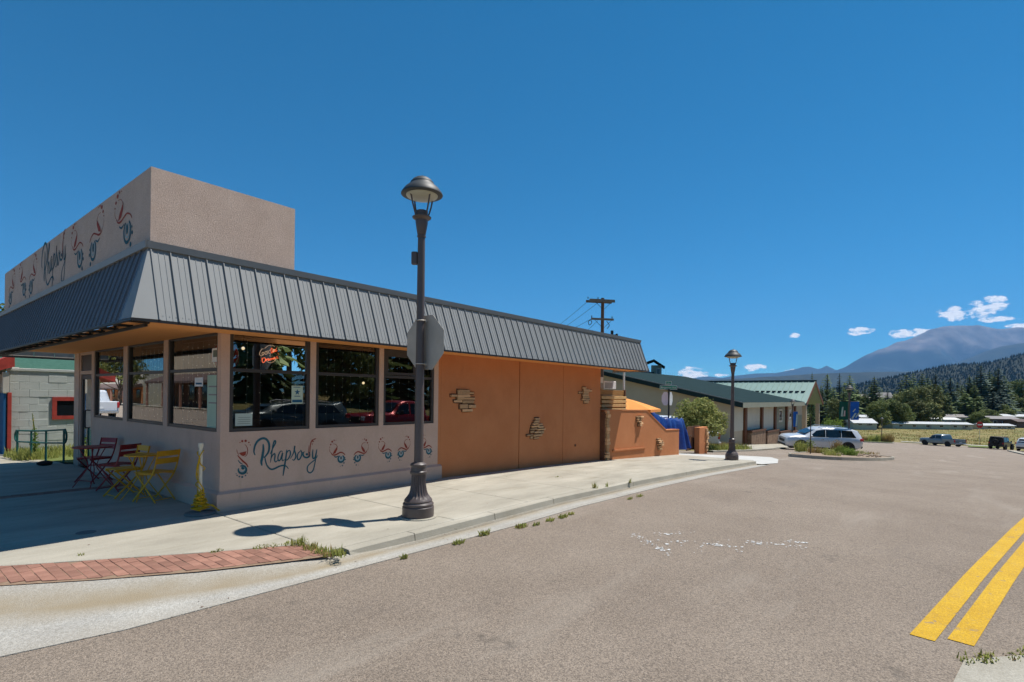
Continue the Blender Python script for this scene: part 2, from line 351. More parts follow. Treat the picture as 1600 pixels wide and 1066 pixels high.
K['asphalt'] = mat('asphalt_reddish', (.248, .204, .162), .92, scale=.55, col2=(.32, .27, .218), bump=.7, bscale=150, detail=7, speck=(115, (.45, .43, .42), (1.4, 1.34, 1.28), .8))
def wear(m, spots):
    # stains and worn places with a shape of their own: (scale, low, high, colour, strength, stretch)
    nt = m.node_tree; n = nt.nodes; l = nt.links; b = n['Principled BSDF']; g = n.new('ShaderNodeNewGeometry')
    for sc_, lo, hi, colr, k, stre in spots:
        src = b.inputs['Base Color'].links[0].from_socket; mp = n.new('ShaderNodeMapping'); mp.inputs['Scale'].default_value = stre; mp.inputs['Rotation'].default_value = (0, 0, .18); l.new(g.outputs['Position'], mp.inputs['Vector'])
        no = n.new('ShaderNodeTexNoise'); no.inputs['Scale'].default_value = sc_; no.inputs['Detail'].default_value = 6; no.inputs['Roughness'].default_value = .65; l.new(mp.outputs[0], no.inputs['Vector'])
        mr = n.new('ShaderNodeMapRange'); mr.inputs[1].default_value = lo; mr.inputs[2].default_value = hi; mr.inputs[4].default_value = k; l.new(no.outputs[0], mr.inputs[0])
        mx = n.new('ShaderNodeMix'); mx.data_type = 'RGBA'; l.new(mr.outputs[0], mx.inputs[0]); l.new(src, mx.inputs[6]); mx.inputs[7].default_value = (*colr, 1); l.new(mx.outputs[2], b.inputs['Base Color'])
wear(K['asphalt'], [(.5, .56, .78, (.37, .32, .262), .75, (.35, 1.6, 1)), (2.2, .64, .72, (.10, .085, .07), .5, (1, 1, 1)), (.9, .60, .8, (.15, .125, .105), .6, (.5, 1, 1)), (14, .70, .74, (.08, .065, .05), .7, (1, 1, 1)), (62, .62, .70, (.52, .45, .37), .75, (1, 1, 1)), (48, .63, .70, (.085, .07, .06), .7, (1, 1, 1))])
wear(K['concrete'], [(1.4, .56, .75, (.22, .19, .13), .55, (.5, 1.6, 1)), (9, .66, .72, (.17, .145, .10), .5, (1, 1, 1)), (.7, .58, .75, (.58, .55, .46), .5, (.4, 1.4, 1))])
wear(K['orange'], [(1.1, .55, .8, (.46, .165, .065), .6, (1, 1, .5)), (5, .62, .75, (.36, .15, .075), .35, (1, 1, .25))])
wear(K['stucco'], [(1.3, .56, .8, (.43, .31, .23), .55, (1, 1, .5)), (6, .64, .76, (.40, .29, .21), .4, (1, 1, .2))])
wear(K['stucco_dash'], [(1.0, .56, .8, (.48, .37, .28), .5, (1, 1, .6)), (5, .62, .76, (.45, .35, .27), .4, (1, 1, .2))])
K['apron'] = mat('pale_concrete_apron', (.44, .43, .40), .9, scale=1.5, col2=(.56, .55, .51), bump=.3, bscale=90)
K['gutter'] = mat('concrete_gutter_silted', (.44, .43, .40), .92, scale=1.9, col2=(.55, .54, .50), bump=.5, bscale=110, speck=(85, (.55, .54, .52), (1.05, 1.04, 1.02), .8))
def silt(m):
    nt = m.node_tree; n = nt.nodes; l = nt.links; b = n['Principled BSDF']; src = b.inputs['Base Color'].links[0].from_socket
    a = n.new('ShaderNodeAttribute'); a.attribute_name = 'dirt'; no = n.new('ShaderNodeTexNoise'); no.inputs['Scale'].default_value = 2.6; no.inputs['Detail'].default_value = 6; g = n.new('ShaderNodeNewGeometry'); l.new(g.outputs['Position'], no.inputs['Vector'])
    q = n.new('ShaderNodeMath'); q.operation = 'MULTIPLY_ADD'; l.new(no.outputs[0], q.inputs[0]); q.inputs[1].default_value = 1.1; q.inputs[2].default_value = .35
    w = n.new('ShaderNodeMath'); w.operation = 'MULTIPLY'; w.use_clamp = True; l.new(a.outputs['Fac'], w.inputs[0]); l.new(q.outputs[0], w.inputs[1])
    mx = n.new('ShaderNodeMix'); mx.data_type = 'RGBA'; l.new(w.outputs[0], mx.inputs[0]); l.new(src, mx.inputs[6]); mx.inputs[7].default_value = (.30, .245, .165, 1); l.new(mx.outputs[2], b.inputs['Base Color'])
silt(K['gutter'])
K['line'] = mat('yellow_road_paint', (.62, .36, .012), .75, scale=2.5, col2=(.74, .46, .02), bump=.5, bscale=150, speck=(110, (.55, .5, .4), (1, 1, 1), .7))
K['worn_white'] = mat('worn_white_paint', (.62, .62, .60), .8, .1, scale=20)

# ------------------------------------------------------------------ SETTING: terrain, road, pavement
def struct(o): return tag(o, kind='structure')
def xsplit(a, b, step=None):
    v = sorted({a, b, *[x for x in GXB if a < x < b]})
    if step:
        w = [v[0]]
        for x in v[1:]:
            k = max(1, int(math.ceil((x - w[-1]) / step))); x0 = w[-1]
            w += [x0 + (x - x0) * i / k for i in range(1, k + 1)]
        v = w
    return v
def terrain_z(x, y):
    d = -.32 if x < 98 else -.32 + .30 * min(1, (x - 98) / 8)
    z = G(x) + d
    if y < -15.2: z += min(1, (-15.2 - y) / 1.5) * .30 + max(0, min(1, (-16.5 - y) / 22)) * 2.6 * (1 if x < 70 else max(0, 1 - (x - 70) / 40))
    if x > 205:
        t = min(1, (x - 205) / 300); z += 9 * t * t * (3 - 2 * t) * (.55 + .45 * mnoise.noise((x * .004, y * .004, 3))) * max(0, min(1, 1 - (y - 60) / 200))
    return z
m = MB()
def geo_axis(neg, pos):
    a = [0.0]; x = 0; st = 2.0
    while x < pos:
        x += st; st = 2.0 if x < 60 else min(st * 1.09, 900); a.append(x)
    b = []; x = 0; st = 2.0
    while x > neg:
        x -= st; st = 2.0 if x > -40 else min(st * 1.12, 1200); b.append(x)
    return sorted(b + a)
gx = geo_axis(-21000, 21000); gx = sorted(set(gx + GXB)); gy = geo_axis(-21000, 21000)
m.v = [(x, y, terrain_z(x, y)) for y in gy for x in gx]
nx = len(gx)
m.f = [(j * nx + i, j * nx + i + 1, (j + 1) * nx + i + 1, (j + 1) * nx + i) for j in range(len(gy) - 1) for i in range(nx - 1)]; m.m = [0] * len(m.f)
struct(m.build('ground', K['grass'], smooth='all'))

m = MB()
RZ = -.1
def road_strip(m, x0, x1, y0, y1, off, step=4):
    xs = xsplit(x0, x1, step); n = max(1, int((y1 - y0) / step))
    for a, b in zip(xs, xs[1:]):
        for k in range(n):
            ya, yb = y0 + (y1 - y0) * k / n, y0 + (y1 - y0) * (k + 1) / n
            m.add([(a, ya, G(a) + off), (b, ya, G(b) + off), (b, yb, G(b) + off), (a, yb, G(a) + off)], [(0, 1, 2, 3)])
road_strip(m, -18, -3.9, -60, 130, RZ)
road_strip(m, -3.9, .3, -14.5, -3.0, RZ); road_strip(m, .3, 17.0, -14.5, -3.3, RZ)
road_strip(m, 17.0, 100.5, -14.5, 1.2, RZ)
road_strip(m, 88, 104, -60, -14.5, RZ); road_strip(m, 100.5, 104.0, -14.5, 40, RZ)
road_strip(m, 88, 100.5, 1.2, 40, RZ)
struct(m.build('road', K['asphalt']))
m = MB(); road_strip(m, 17.3, 24, 1.2, 12, RZ); struct(m.build('driveway', K['asphalt']))

# centre line: two yellow stripes
def stripe(p, q, w):
    p, q = Vector(p), Vector(q); d = (q - p).normalized(); n_ = Vector((-d.y, d.x, 0)) * w / 2; m = MB(); k = 40; rr = random.Random(3)
    for i in range(k):
        a, b = p.lerp(q, i / k), p.lerp(q, (i + 1) / k)
        m.add([(*(a + n_).xy, G(a.x) + RZ + .005), (*(a - n_).xy, G(a.x) + RZ + .005), (*(b - n_).xy, G(b.x) + RZ + .005), (*(b + n_).xy, G(b.x) + RZ + .005)], [(0, 1, 2, 3)])
    return m
cl = thing('centre_line', (0, 0, 0), 'double yellow centre line painted on the reddish asphalt', 'road marking'); cl['kind'] = 'structure'; del cl['category']; del cl['label']
wear(K['line'], [(9, .60, .66, (.24, .195, .15), .8, (1, 1, 1)), (60, .60, .66, (.30, .24, .16), .7, (1, 1, 1)), (3, .55, .75, (.52, .33, .06), .6, (.4, 1, 1))])
stripe((1.815, -7.86, 0), (30, -12.85, 0), .155).build('stripe', K['line'], cl)
stripe((1.905, -8.085, 0), (30, -13.14, 0), .155).build('stripe', K['line'], cl)

# pavement: base, slabs, kerb stones, brick band, gutter
side = struct(bpy.data.objects.new('sidewalk', None)); COL.objects.link(side)
bx = [(-.1, -2.36), (-.82, -1.95), (-1.5, -1.5), (-2.37, -.91), (-3.05, 0.0), (-3.42, 1.2), (-3.58, 3.0), (-3.6, 14)]   # inner edge of the brick band
def bxx(y):
    for (x0, y0), (x1, y1) in zip(bx, bx[1:]):
        if y <= y1: return x0 + (x1 - x0) * max(0, (y - y0) / (y1 - y0))
    return bx[-1][0]
def clip_band(y0, y1):
    ys = sorted({y0, y1, *[p[1] for p in bx if y0 < p[1] < y1]})
    return [(bxx(y), y) for y in ys]
def slab(poly, name='slab', material='concrete', top=0.0, g=.006, thick=.12):
    # poly counter-clockwise; edges pulled in by g to leave a joint, rim eased
    c = Vector((sum(p[0] for p in poly) / len(poly), sum(p[1] for p in poly) / len(poly), 0)); n = len(poly)
    def inset(d):
        out = []
        for i in range(n):
            p0, p1, p2 = Vector(poly[i - 1]), Vector(poly[i]), Vector(poly[(i + 1) % n])
            a, b = (p1 - p0).normalized(), (p2 - p1).normalized(); na, nb = Vector((-a.y, a.x)), Vector((-b.y, b.x)); k = (na + nb)
            k = k / max(.5, k.dot(na)); out.append(p1 + k * d)
        return out
    o, i_ = inset(g), inset(g + .012); m = MB()
    vs = [(*p, G(p[0]) + top - thick) for p in o] + [(*p, G(p[0]) + top - .006) for p in o] + [(*p, G(p[0]) + top) for p in i_]
    m.add(vs, [(j, (j + 1) % n, n + (j + 1) % n, n + j) for j in range(n)] + [(n + j, n + (j + 1) % n, 2 * n + (j + 1) % n, 2 * n + j) for j in range(n)] + [tuple(range(2 * n, 3 * n))])
    return m.build(name, K[material], side)
yE = -2.80
jx = [-.06, 1.88, 3.55, 5.25, 6.95, 8.65, 10.35, 12.05, 13.75, 15.4, 16.9]
for a, b in zip(jx, jx[1:]):
    yf = yE
    pts = [(x, yf) for x in xsplit(a, b)] + [(x, -.0) for x in reversed(xsplit(a, b))]
    slab(pts)
for y0, y1 in ((-2.33, .0), (.0, 1.75), (1.75, 3.4), (3.7, 5.6), (5.6, 7.7), (7.7, 9.8), (9.8, 11.6)):
    x1 = -.06 if y1 <= 7.7 else 1.5
    if y0 >= 7.7: x1 = -.18 - .3 * (y0 - 7.7)/2
    left = clip_band(y0, y1); pts = [(x1 if y0 > -1 else -.06, y0), (x1, y1)] + [p for p in reversed(left)]
    if y0 < -2: pts = [(-.06, -2.38), (-.06, 0)] + [p for p in reversed(left)]
    slab(pts)
# joint bed under the slabs
m = MB(); road_strip(m, -.06, 16.9, -2.9, 2.0, -.03)
m.add([(x, y, -.03) for x, y in [(-.06, -2.9), (-.06, 14), (-4.1, 14), (-4.05, 2), (-3.6, .3), (-2.6, -1.55), (-1.2, -2.5)]], [tuple(range(7))])
m.build('joint_bed', K['joint'], side)
K['sand'] = mat('joint_sand', (.20, .13, .085), .95, scale=20, col2=(.30, .21, .14))
# brick band round the corner, one paver at a time (three rows of stretchers laid across the band)
ob = [(-3.32, -.66), (-2.70, -1.36), (-1.90, -1.97), (-1.15, -2.46), (-.48, -2.78), (-.02, -2.95)]     # outer edge of the band
def lerp_y(pts, x):
    pts = sorted(pts)
    for (x0, y0), (x1, y1) in zip(pts, pts[1:]):
        if x <= x1: return y0 + (y1 - y0) * (x - x0) / (x1 - x0)
    return pts[-1][1]
inn_ = [p for p in bx[:6]]
mb = MB().bev(-.0445, .0445, -.0975, .0975, -.06, 0, .004); brick_me = mb.mesh('brick', K['brick'])
m = MB(); bb_ = [(x_, y_) for x_, y_ in sorted(inn_)]; oo_ = sorted(ob); P_ = [(x_, lerp_y(inn_, x_) - .004, lerp_y(ob, x_) - .05) for x_ in [-3.3 + i * .1 for i in range(33)]]
m.add([(x_, a_, -.0075) for x_, a_, b_ in P_] + [(x_, b_, -.0075) for x_, a_, b_ in P_], [(i, i + 1, 33 + i + 1, 33 + i) for i in range(32)]); m.build('sand_bed', K['sand'], side)
rb = random.Random(5); x = -.105; k = 0
while x > -3.2:
    yi0, yi1 = lerp_y(inn_, x - .045) - .012, lerp_y(inn_, x + .045) - .012; yo0, yo1 = lerp_y(ob, x - .045) + .006, lerp_y(ob, x + .045) + .006
    y = math.floor(min(yo0, yo1) / .2) * .2 + (.1 if k % 2 else 0) - .2 + rb.uniform(-.012, .012)
    while y < max(yi0, yi1):
        a0, a1, b0, b1 = max(y + .0025, yo0), max(y + .0025, yo1), min(y + .1975, yi0), min(y + .1975, yi1)
        if min(b0 - a0, b1 - a1) > .025:
            if a0 == y + .0025 and a1 == a0 and b0 == y + .1975 and b1 == b0: o = link('brick', brick_me, side); o.location = (x, y + .1, -.002 + rb.uniform(-.003, .0015)); o.rotation_euler = (rb.uniform(-.006, .006), rb.uniform(-.01, .01), rb.uniform(-.01, .01))
            else:
                dz = -.002 + rb.uniform(-.003, .002); m = MB(); m.prism([(x - .0445, a0, dz - .06), (x + .0445, a1, dz - .06), (x + .0445, b1, dz - .06), (x - .0445, b0, dz - .06)], (0, 0, .06)); m.build('brick', K['brick'], side)
        y += .2
    x -= .0935; k += 1
y_ = 3.405 + .1
x = -.12
while x > -3.45:
    o = link('brick', brick_me, side); o.location = (x, 3.5, -.002 + rb.uniform(-.003, .002)); o.rotation_euler = (0, 0, rb.uniform(-.012, .012)); x -= .0935
x = -.16
while x > -3.4:
    o = link('brick', brick_me, side); o.location = (x, 3.65, -.002 + rb.uniform(-.003, .002)); o.rotation_euler = (0, 0, math.pi / 2); x -= .2
# gutter and ramp foot, one loft along the kerb: back edge, foot of kerb, edge of the asphalt
st = [((-3.98, 16), (-4.3, 16), (-4.95, 16), .0, -.12), ((-3.98, 2.5), (-4.3, 2.5), (-4.95, 2.5), .0, -.12), ((-3.80, .62), (-4.12, .5), (-4.7, -.6), 0, -.10), ((-3.32, -.66), (-3.6, -1.0), (-4.1, -2.35), 0, -.09),
      ((-2.70, -1.44), (-2.78, -1.98), (-2.9, -3.0), 0, -.085), ((-1.90, -2.04), (-1.9, -2.52), (-1.97, -3.2), 0, -.085), ((-1.15, -2.50), (-1.0, -2.92), (-1.02, -3.24), 0, -.085),
      ((-.48, -2.84), (-.45, -3.04), (-.5, -3.27), -.005, -.08), ((.0, -2.98), (.02, -3.06), (.0, -3.29), -.03, -.08), ((.45, -2.955), (.45, -3.02), (.45, -3.31), -.05, -.1), ((1.1, -2.95), (1.1, -2.99), (1.1, -3.34), -.06, -.125)]
for x in (2.5, 4.2, 5.8, 7.5, 9.2, 10.8, 12.5, 14.3, 16.0, 16.6): st.append(((x, -2.95), (x, -2.99), (x, -3.40), G(x) - .06, G(x) - .125))
m = MB(); rows = []
fine = []
for a, b in zip(st, st[1:]):
    for j in range(4):
        t = j / 4; fine.append(tuple(tuple(u + (v - u) * t for u, v in zip(p, q)) for p, q in zip(a[:3], b[:3])) + (a[3] + (b[3] - a[3]) * t, a[4] + (b[4] - a[4]) * t))
fine.append(st[-1])
for A, B, C, za, zb in fine:
    gz = G(C[0]); mid = ((B[0] + C[0]) / 2, (B[1] + C[1]) / 2); q1 = (A[0] * .4 + B[0] * .6, A[1] * .4 + B[1] * .6)
    rows.append([(A[0] + .02, A[1] + .035, za - .012), (*q1, za * .45 + zb * .55), (*B, zb), (*mid, (zb + gz - .088) / 2 - .004), (*C, gz - .091), (*C, gz - .2)])
m.v = [v for r in rows for v in r]; k = 6
m.f = [(i * k + j, i * k + j + 1, (i + 1) * k + j + 1, (i + 1) * k + j) for i in range(len(rows) - 1) for j in range(k - 1)]; m.m = [0] * len(m.f)
gut = struct(m.build('gutter', K['gutter'], smooth=30))
at_ = gut.data.attributes.new('dirt', 'FLOAT', 'POINT')      # silt that lies along the foot of the ramp
for i in range(len(rows)):
    for j in range(k): at_.data[i * k + j].value = (.25, .75, 1, .12, .35, .4)[j] * (1 if fine[i][0][0] < .5 else .8)
# kerb stones, one every three metres, tapering into the ramp
kx = [.12, 1.05, 2.55, 4.05, 7.0, 10.0, 13.0, 16.55]
for a, b in zip(kx, kx[1:]):
    m = MB(); xs = [a + .006] + xsplit(a + .006, b - .006, .3)[1:-1] + [b - .006]; sec = []
    for x in xs:
        g = G(x); lo = g - .135 + (.085 if x < .2 else .05 * max(0, (1.05 - x)) / .9); w = .012 + .004 * mnoise.noise((x * 4, 0, 0))
        sec.append([(x, -2.806, g - .13), (x, -2.806, g - .004), (x, -2.82, g), (x, -2.955 + w, g - .002 + .003 * mnoise.noise((x * 7, 2, 0))), (x, -2.955, g - w), (x, -2.975, lo)])
    m.v = [v for s_ in sec for v in s_]; k = 6
    m.f = [(i * k + j, (i + 1) * k + j, (i + 1) * k + (j + 1) % k, i * k + (j + 1) % k) for i in range(len(sec) - 1) for j in range(k)] + [tuple(range(k)), tuple(range((len(sec) - 1) * k, len(sec) * k))]; m.m = [0] * len(m.f)
    m.build('kerb_stone', K['concrete'], side)
# pale apron where the pavement meets the driveway beyond the second lamp
m = MB()
P = [(16.55, -3.15), (18.2, -3.3), (21.5, -2.6), (23.4, -1.9), (22.6, -.9), (20.6, .1), (17.6, .75), (16.9, .2), (16.9, -2.8), (16.6, -2.95)]
for i in range(len(P)): pass
cx, cy = 19.2, -1.4
m.add([(cx, cy, G(cx) - .045)] + [(x, y, G(x) + (-.088 if y < -2.4 or x > 20 else -.01)) for x, y in P], [(0, i + 1, (i + 1) % len(P) + 1) for i in range(len(P))])
m2 = m; struct(m2.build('concrete_apron', K['apron']))
# patch of old concrete at the camera's right foot
m = MB(); m.prism([(1.58, -8.10, -.2), (1.12, -8.03, -.2), (.4, -8.0, -.2), (.2, -9.2, -.2), (1.6, -9.8, -.2), (2.2, -8.8, -.2), (1.98, -8.47, -.2)], (0, 0, .108))
struct(m.build('concrete_patch', K['concrete_new']))
# worn white paint left on the asphalt
m = MB(); rw = random.Random(11)
def flakes(p, q, n, spread):
    for _ in range(n):
        t = rw.random(); x = p[0] + (q[0] - p[0]) * t + rw.gauss(0, spread); y = p[1] + (q[1] - p[1]) * t + rw.gauss(0, spread); r = rw.uniform(.005, .022) * (1.7 if rw.random() < .12 else 1)
        k = rw.randint(5, 7); a0 = rw.random() * 6; ph = [a0 + 2 * math.pi * i / k for i in range(k)]; ex = rw.uniform(.5, 1.6)
        m.add([(x + r * ex * rw.uniform(.4, 1.1) * math.cos(a), y + r * rw.uniform(.4, 1.1) * math.sin(a), RZ + .006) for a in ph], [tuple(range(k))])
flakes((3.18, -4.8), (2.65, -5.53), 60, .035); flakes((3.3, -5.05), (3.85, -5.4), 26, .035); flakes((3.05, -5.2), (3.3, -5.6), 22, .05); flakes((3.35, -5.75), (3.45, -6.05), 30, .035)
flakes((3.8, -6.1), (3.95, -6.65), 40, .04); flakes((4.15, -6.45), (4.2, -6.65), 14, .03); flakes((3.0, -5.5), (3.9, -6.4), 16, .15)
tag(m.build('paint_flakes', K['worn_white']), kind='stuff')

# leaf bits and grit on the pavement and gutter
m = MB(); rl = random.Random(8)
for _ in range(46):
    x, y = (rl.uniform(-2.4, 6), rl.uniform(-3.25, -3.0)) if rl.random() < .5 else (rl.uniform(-2, 9), rl.uniform(-2.7, -.6)); z = G(x) + (.004 if y > -2.8 else -.088); r = rl.uniform(.006, .018); a0 = rl.random() * 6
    m.add([(x + r * math.cos(a0), y + r * math.sin(a0), z), (x - r * .4 * math.sin(a0), y + r * .4 * math.cos(a0), z + .005), (x - r * math.cos(a0), y - r * math.sin(a0), z + .002), (x + r * .4 * math.sin(a0), y - r * .4 * math.cos(a0), z + .004)], [(0, 1, 2, 3)])
tag(m.build('leaf_litter', K['wood_dark']), kind='stuff')
# ------------------------------------------------------------------ THE RESTAURANT
rest = thing('restaurant', (0, 0, 0), 'tan and orange single storey restaurant with grey metal mansard roof', 'restaurant')
EX, EY, EZ, TX, TY, TZ = -1.30, -.80, 2.535, -1.03, -.45, 3.47      # mansard: eave corner, top corner
XE, YE2 = 12.5, 10.25
# walls -------------------------------------------------------------
wf = MB()       # street side (y = 0), tan part
wf.box(0, .12, 0, .12, 1.125, 2.60); wf.box(1.375, 1.475, .0, .22, 1.125, 2.60); wf.box(2.735, 2.835, 0, .22, 1.125, 2.60); wf.box(4.085, 4.2, 0, .22, 1.125, 2.60)
wf.box(0, 4.2, 0, .22, -.05, 1.125); wf.box(0, 4.2, 0, .22, 2.60, 2.72)
side_wall = wf.build('side_wall', K['stucco'], rest)
ff = MB()       # main street side (x = 0)
ff.box(0, .22, .22, 6.40, -.05, 1.125); ff.box(0, .22, .22, 7.9, 2.585, 2.72)
for a, b in ((2.03, 2.215), (4.08, 4.32), (6.27, 6.42)): ff.box(0, .22, a, b, 1.125, 2.585)
ff.box(-.0, .22, 7.5, 7.9, -.05, 2.585); ff.box(0, .22, 6.42, 6.48, -.05, 2.585)
front_wall = ff.build('front_wall', K['stucco'], rest)
pl = MB()       # plinth with sloping top
for M_, ln in ((None, 4.27),):
    pl.prism([(-.05, -.05, -.05), (-.05, -.05, .25), (-.002, -.002, .285), (-.002, -.002, -.05)], (0, 0, 0)) if False else None
    pl.add([(-.055, -.055, -.06), (4.27, -.055, -.06), (4.27, -.055, .25), (-.055, -.055, .25), (4.27, -.002, .285), (-.002, -.002, .285), (4.27, -.002, -.06), (-.002, -.002, -.06)], [(0, 1, 2, 3), (3, 2, 4, 5), (1, 6, 4, 2), (0, 7, 6, 1)])
    pl.add([(-.055, -.055, -.06), (-.055, 6.40, -.06), (-.055, 6.40, .25), (-.055, -.055, .25), (-.002, 6.40, .285), (-.002, -.002, .285), (-.002, 6.40, -.06), (-.002, -.002, -.06)], [(0, 3, 2, 1), (3, 5, 4, 2), (1, 2, 4, 6), (0, 1, 6, 7)])
pl.build('plinth', K['stucco'], rest)
# orange part in three stucco panels, grooves between
ow = MB().box(4.2, 10.83, .06, .25, -.5, 2.66).box(10.60, 10.80, .25, 8.0, -.5, 2.66)
orange_wall = ow.build('orange_wall', K['orange'], rest)
for a, b in ((4.272, 6.87), (6.895, 8.80), (8.812, 10.83)):
    mm = MB(); xs = xsplit(a, b); n_ = len(xs)
    mm.bev(a, b, .0, .065, -.45, 2.62, .006)
    mm.build('stucco_panel', K['orange'], orange_wall)
MB().box(4.2, 4.272, .0, .065, .285, 2.62).build('corner_return', K['orange'], orange_wall)
MB().bev(9.40, 9.46, -.02, .0, .30, .36, .005).build('outlet_cover', K['wood_dark'], orange_wall)
# ledge-stone accents on a wall plane: stones one by one
rs = random.Random(21)
def stone_mesh(k):
    r = random.Random(k); m = MB().bev(-.5, .5, -.5, .5, -.5, .5, .06); m.v = [(x + r.uniform(-.05, .05), y + r.uniform(-.1, .1), z + r.uniform(-.06, .06)) for x, y, z in m.v]
    return m.mesh('stone', K['stone'])
stone_me = [stone_mesh(k) for k in range(6)]
def stones(rows, y, parent, depth=.06, axis='y'):
    for (x0, x1, z0, z1) in rows:
        o = link('stone', rs.choice(stone_me), parent); d = depth * rs.uniform(.65, 1.15)
        if axis == 'y': o.location = ((x0 + x1) / 2, y - d / 2 + .012, (z0 + z1) / 2); o.scale = (x1 - x0 - .004, d, z1 - z0 - .004)
        else: o.location = (y - d / 2 + .012, (x0 + x1) / 2, (z0 + z1) / 2); o.scale = (d, x1 - x0 - .004, z1 - z0 - .004)
def shade_edge(rows, y, parent, o=Vector((0, 0, 0))):
    # recess shadow painted as ragged dark patches round a group of stones
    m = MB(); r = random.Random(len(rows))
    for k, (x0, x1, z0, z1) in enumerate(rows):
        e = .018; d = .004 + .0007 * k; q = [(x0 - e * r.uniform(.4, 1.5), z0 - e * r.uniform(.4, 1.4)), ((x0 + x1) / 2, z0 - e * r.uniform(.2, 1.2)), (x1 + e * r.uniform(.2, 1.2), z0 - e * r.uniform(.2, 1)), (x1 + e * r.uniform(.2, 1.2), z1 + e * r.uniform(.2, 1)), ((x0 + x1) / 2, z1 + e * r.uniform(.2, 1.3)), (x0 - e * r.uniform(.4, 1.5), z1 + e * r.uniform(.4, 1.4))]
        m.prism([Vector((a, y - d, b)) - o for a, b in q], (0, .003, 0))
    tag(m.build('painted_shade', K['recess_shade'], parent), kind='stuff')
K['recess_shade'] = mat('painted_shade', (.10, .055, .03), .95, .3, scale=20, bump=.6, bscale=60)
def wallpx(rows, y, ox, oy, sc):
    out = []
    for a, b, c, d in rows:
        p, q = on_y(ox + a / sc, oy + d / sc, y), on_y(ox + b / sc, oy + c / sc, y); out.append((p.x, q.x, p.z, q.z))
    return out
sc = 1600 / 260
R0 = wallpx([(145, 262, 120, 168), (80, 140, 165, 185), (140, 262, 168, 190), (140, 205, 190, 216), (205, 315, 192, 214), (110, 190, 217, 240), (190, 302, 218, 250), (165, 245, 256, 300), (248, 318, 262, 292), (190, 285, 302, 328), (262, 305, 142, 158)], 0, 690, 590, sc); stones(R0, 0, orange_wall); shade_edge(R0, 0, orange_wall)
R0 = wallpx([(892, 935, 388, 408), (880, 930, 412, 436), (868, 915, 438, 456), (915, 962, 442, 462), (855, 925, 460, 482), (925, 975, 466, 488), (850, 905, 486, 506), (905, 985, 488, 510), (845, 880, 510, 535), (882, 945, 514, 538), (945, 975, 512, 540), (810, 868, 545, 562), (870, 955, 542, 570), (848, 870, 565, 588), (880, 930, 572, 590)], 0, 690, 590, sc); stones(R0, 0, orange_wall); shade_edge(R0, 0, orange_wall)
R0 = wallpx([(1350, 1382, 92, 112), (1352, 1412, 114, 134), (1312, 1350, 136, 152), (1352, 1405, 136, 158), (1408, 1440, 122, 136), (1345, 1402, 162, 178), (1350, 1412, 181, 200), (1340, 1382, 203, 218), (1362, 1402, 221, 247), (1384, 1420, 203, 220)], 0, 690, 590, sc); stones(R0, 0, orange_wall); shade_edge(R0, 0, orange_wall)
# mansard: standing-seam panels one by one ---------------------------
PITCH = .21
def panel_mesh(w, eave, rise, run, name):
    # across = local x, slope runs from (0, y=0, z=0) up to (run, rise); seam at x=0, two small ribs
    prof = [(0, 0), (.001, .022), (.011, .022), (.012, 0.002), (.078, .0), (.082, .005), (.090, .005), (.094, 0), (.146, 0), (.150, .005), (.158, .005), (.162, 0), (w - .0015, .0)]
    prof = [p for p in prof if p[0] <= w]
    sl = Vector((0, run, rise)).normalized(); nrm = Vector((0, -sl.z, sl.y)); L_ = math.hypot(run, rise); m = MB(); n = len(prof)
    vs = [Vector((x, 0, 0)) + nrm * h + sl * t for t in (0, L_) for x, h in prof]
    m.add(vs, [(i, i + 1, n + i + 1, n + i) for i in range(n - 1)] + [tuple(range(n - 1, -1, -1))])
    # screws near the eave
    for x in (.05, .12, .19):
        if x < w: m.box(x - .004, x + .004, -.004, .004, 0, .004, 0, Matrix.Translation(sl * .06 + nrm * .002) @ Matrix((( 1, 0, 0, 0), (0, sl.y, nrm.y, 0), (0, sl.z, nrm.z, 0), (0, 0, 0, 1))))
    return m.mesh('roof_panel', K['metal_roof'])
pm_side = panel_mesh(PITCH, 0, TZ - EZ, TY - EY, 's')
pm_front = panel_mesh(PITCH, 0, TZ - EZ, TX - EX, 'f'); pm_front.materials[0] = K['metal_roof_shade']  # shade of the front slope put into a darker copy of the panel metal
x = TX
while x < XE - .05:
    o = link('roof_panel', pm_side, rest); o.location = (x, EY, EZ)
    if x + PITCH > XE: o.scale = ((XE - x) / PITCH, 1, 1)
    x += PITCH
y = TY + PITCH
while y < YE2:
    o = link('roof_panel', pm_front, rest); o.location = (EX, y, EZ); o.rotation_euler = (0, 0, -math.pi / 2); y += PITCH
# corner flashing over the hip, both faces
m = MB()
e = .006
def slope_pt(face, a, t):
    return Vector((a, EY + (TY - EY) * t - e, EZ + (TZ - EZ) * t + e)) if face == 's' else Vector((EX + (TX - EX) * t - e, a, EZ + (TZ - EZ) * t + e))
hip0, hip1 = Vector((EX - e, EY - e, EZ)), Vector((TX - e, TY - e, TZ))
m.add([hip0, slope_pt('s', TX + .03, 0), slope_pt('s', TX + .03, 1), hip1], [(0, 1, 2, 3)])
m.add([hip0, slope_pt('f', TY + .03, 0), slope_pt('f', TY + .03, 1), hip1], [(3, 2, 1, 0)])
fo = m.build('corner_flashing', [K['metal_roof']], rest)
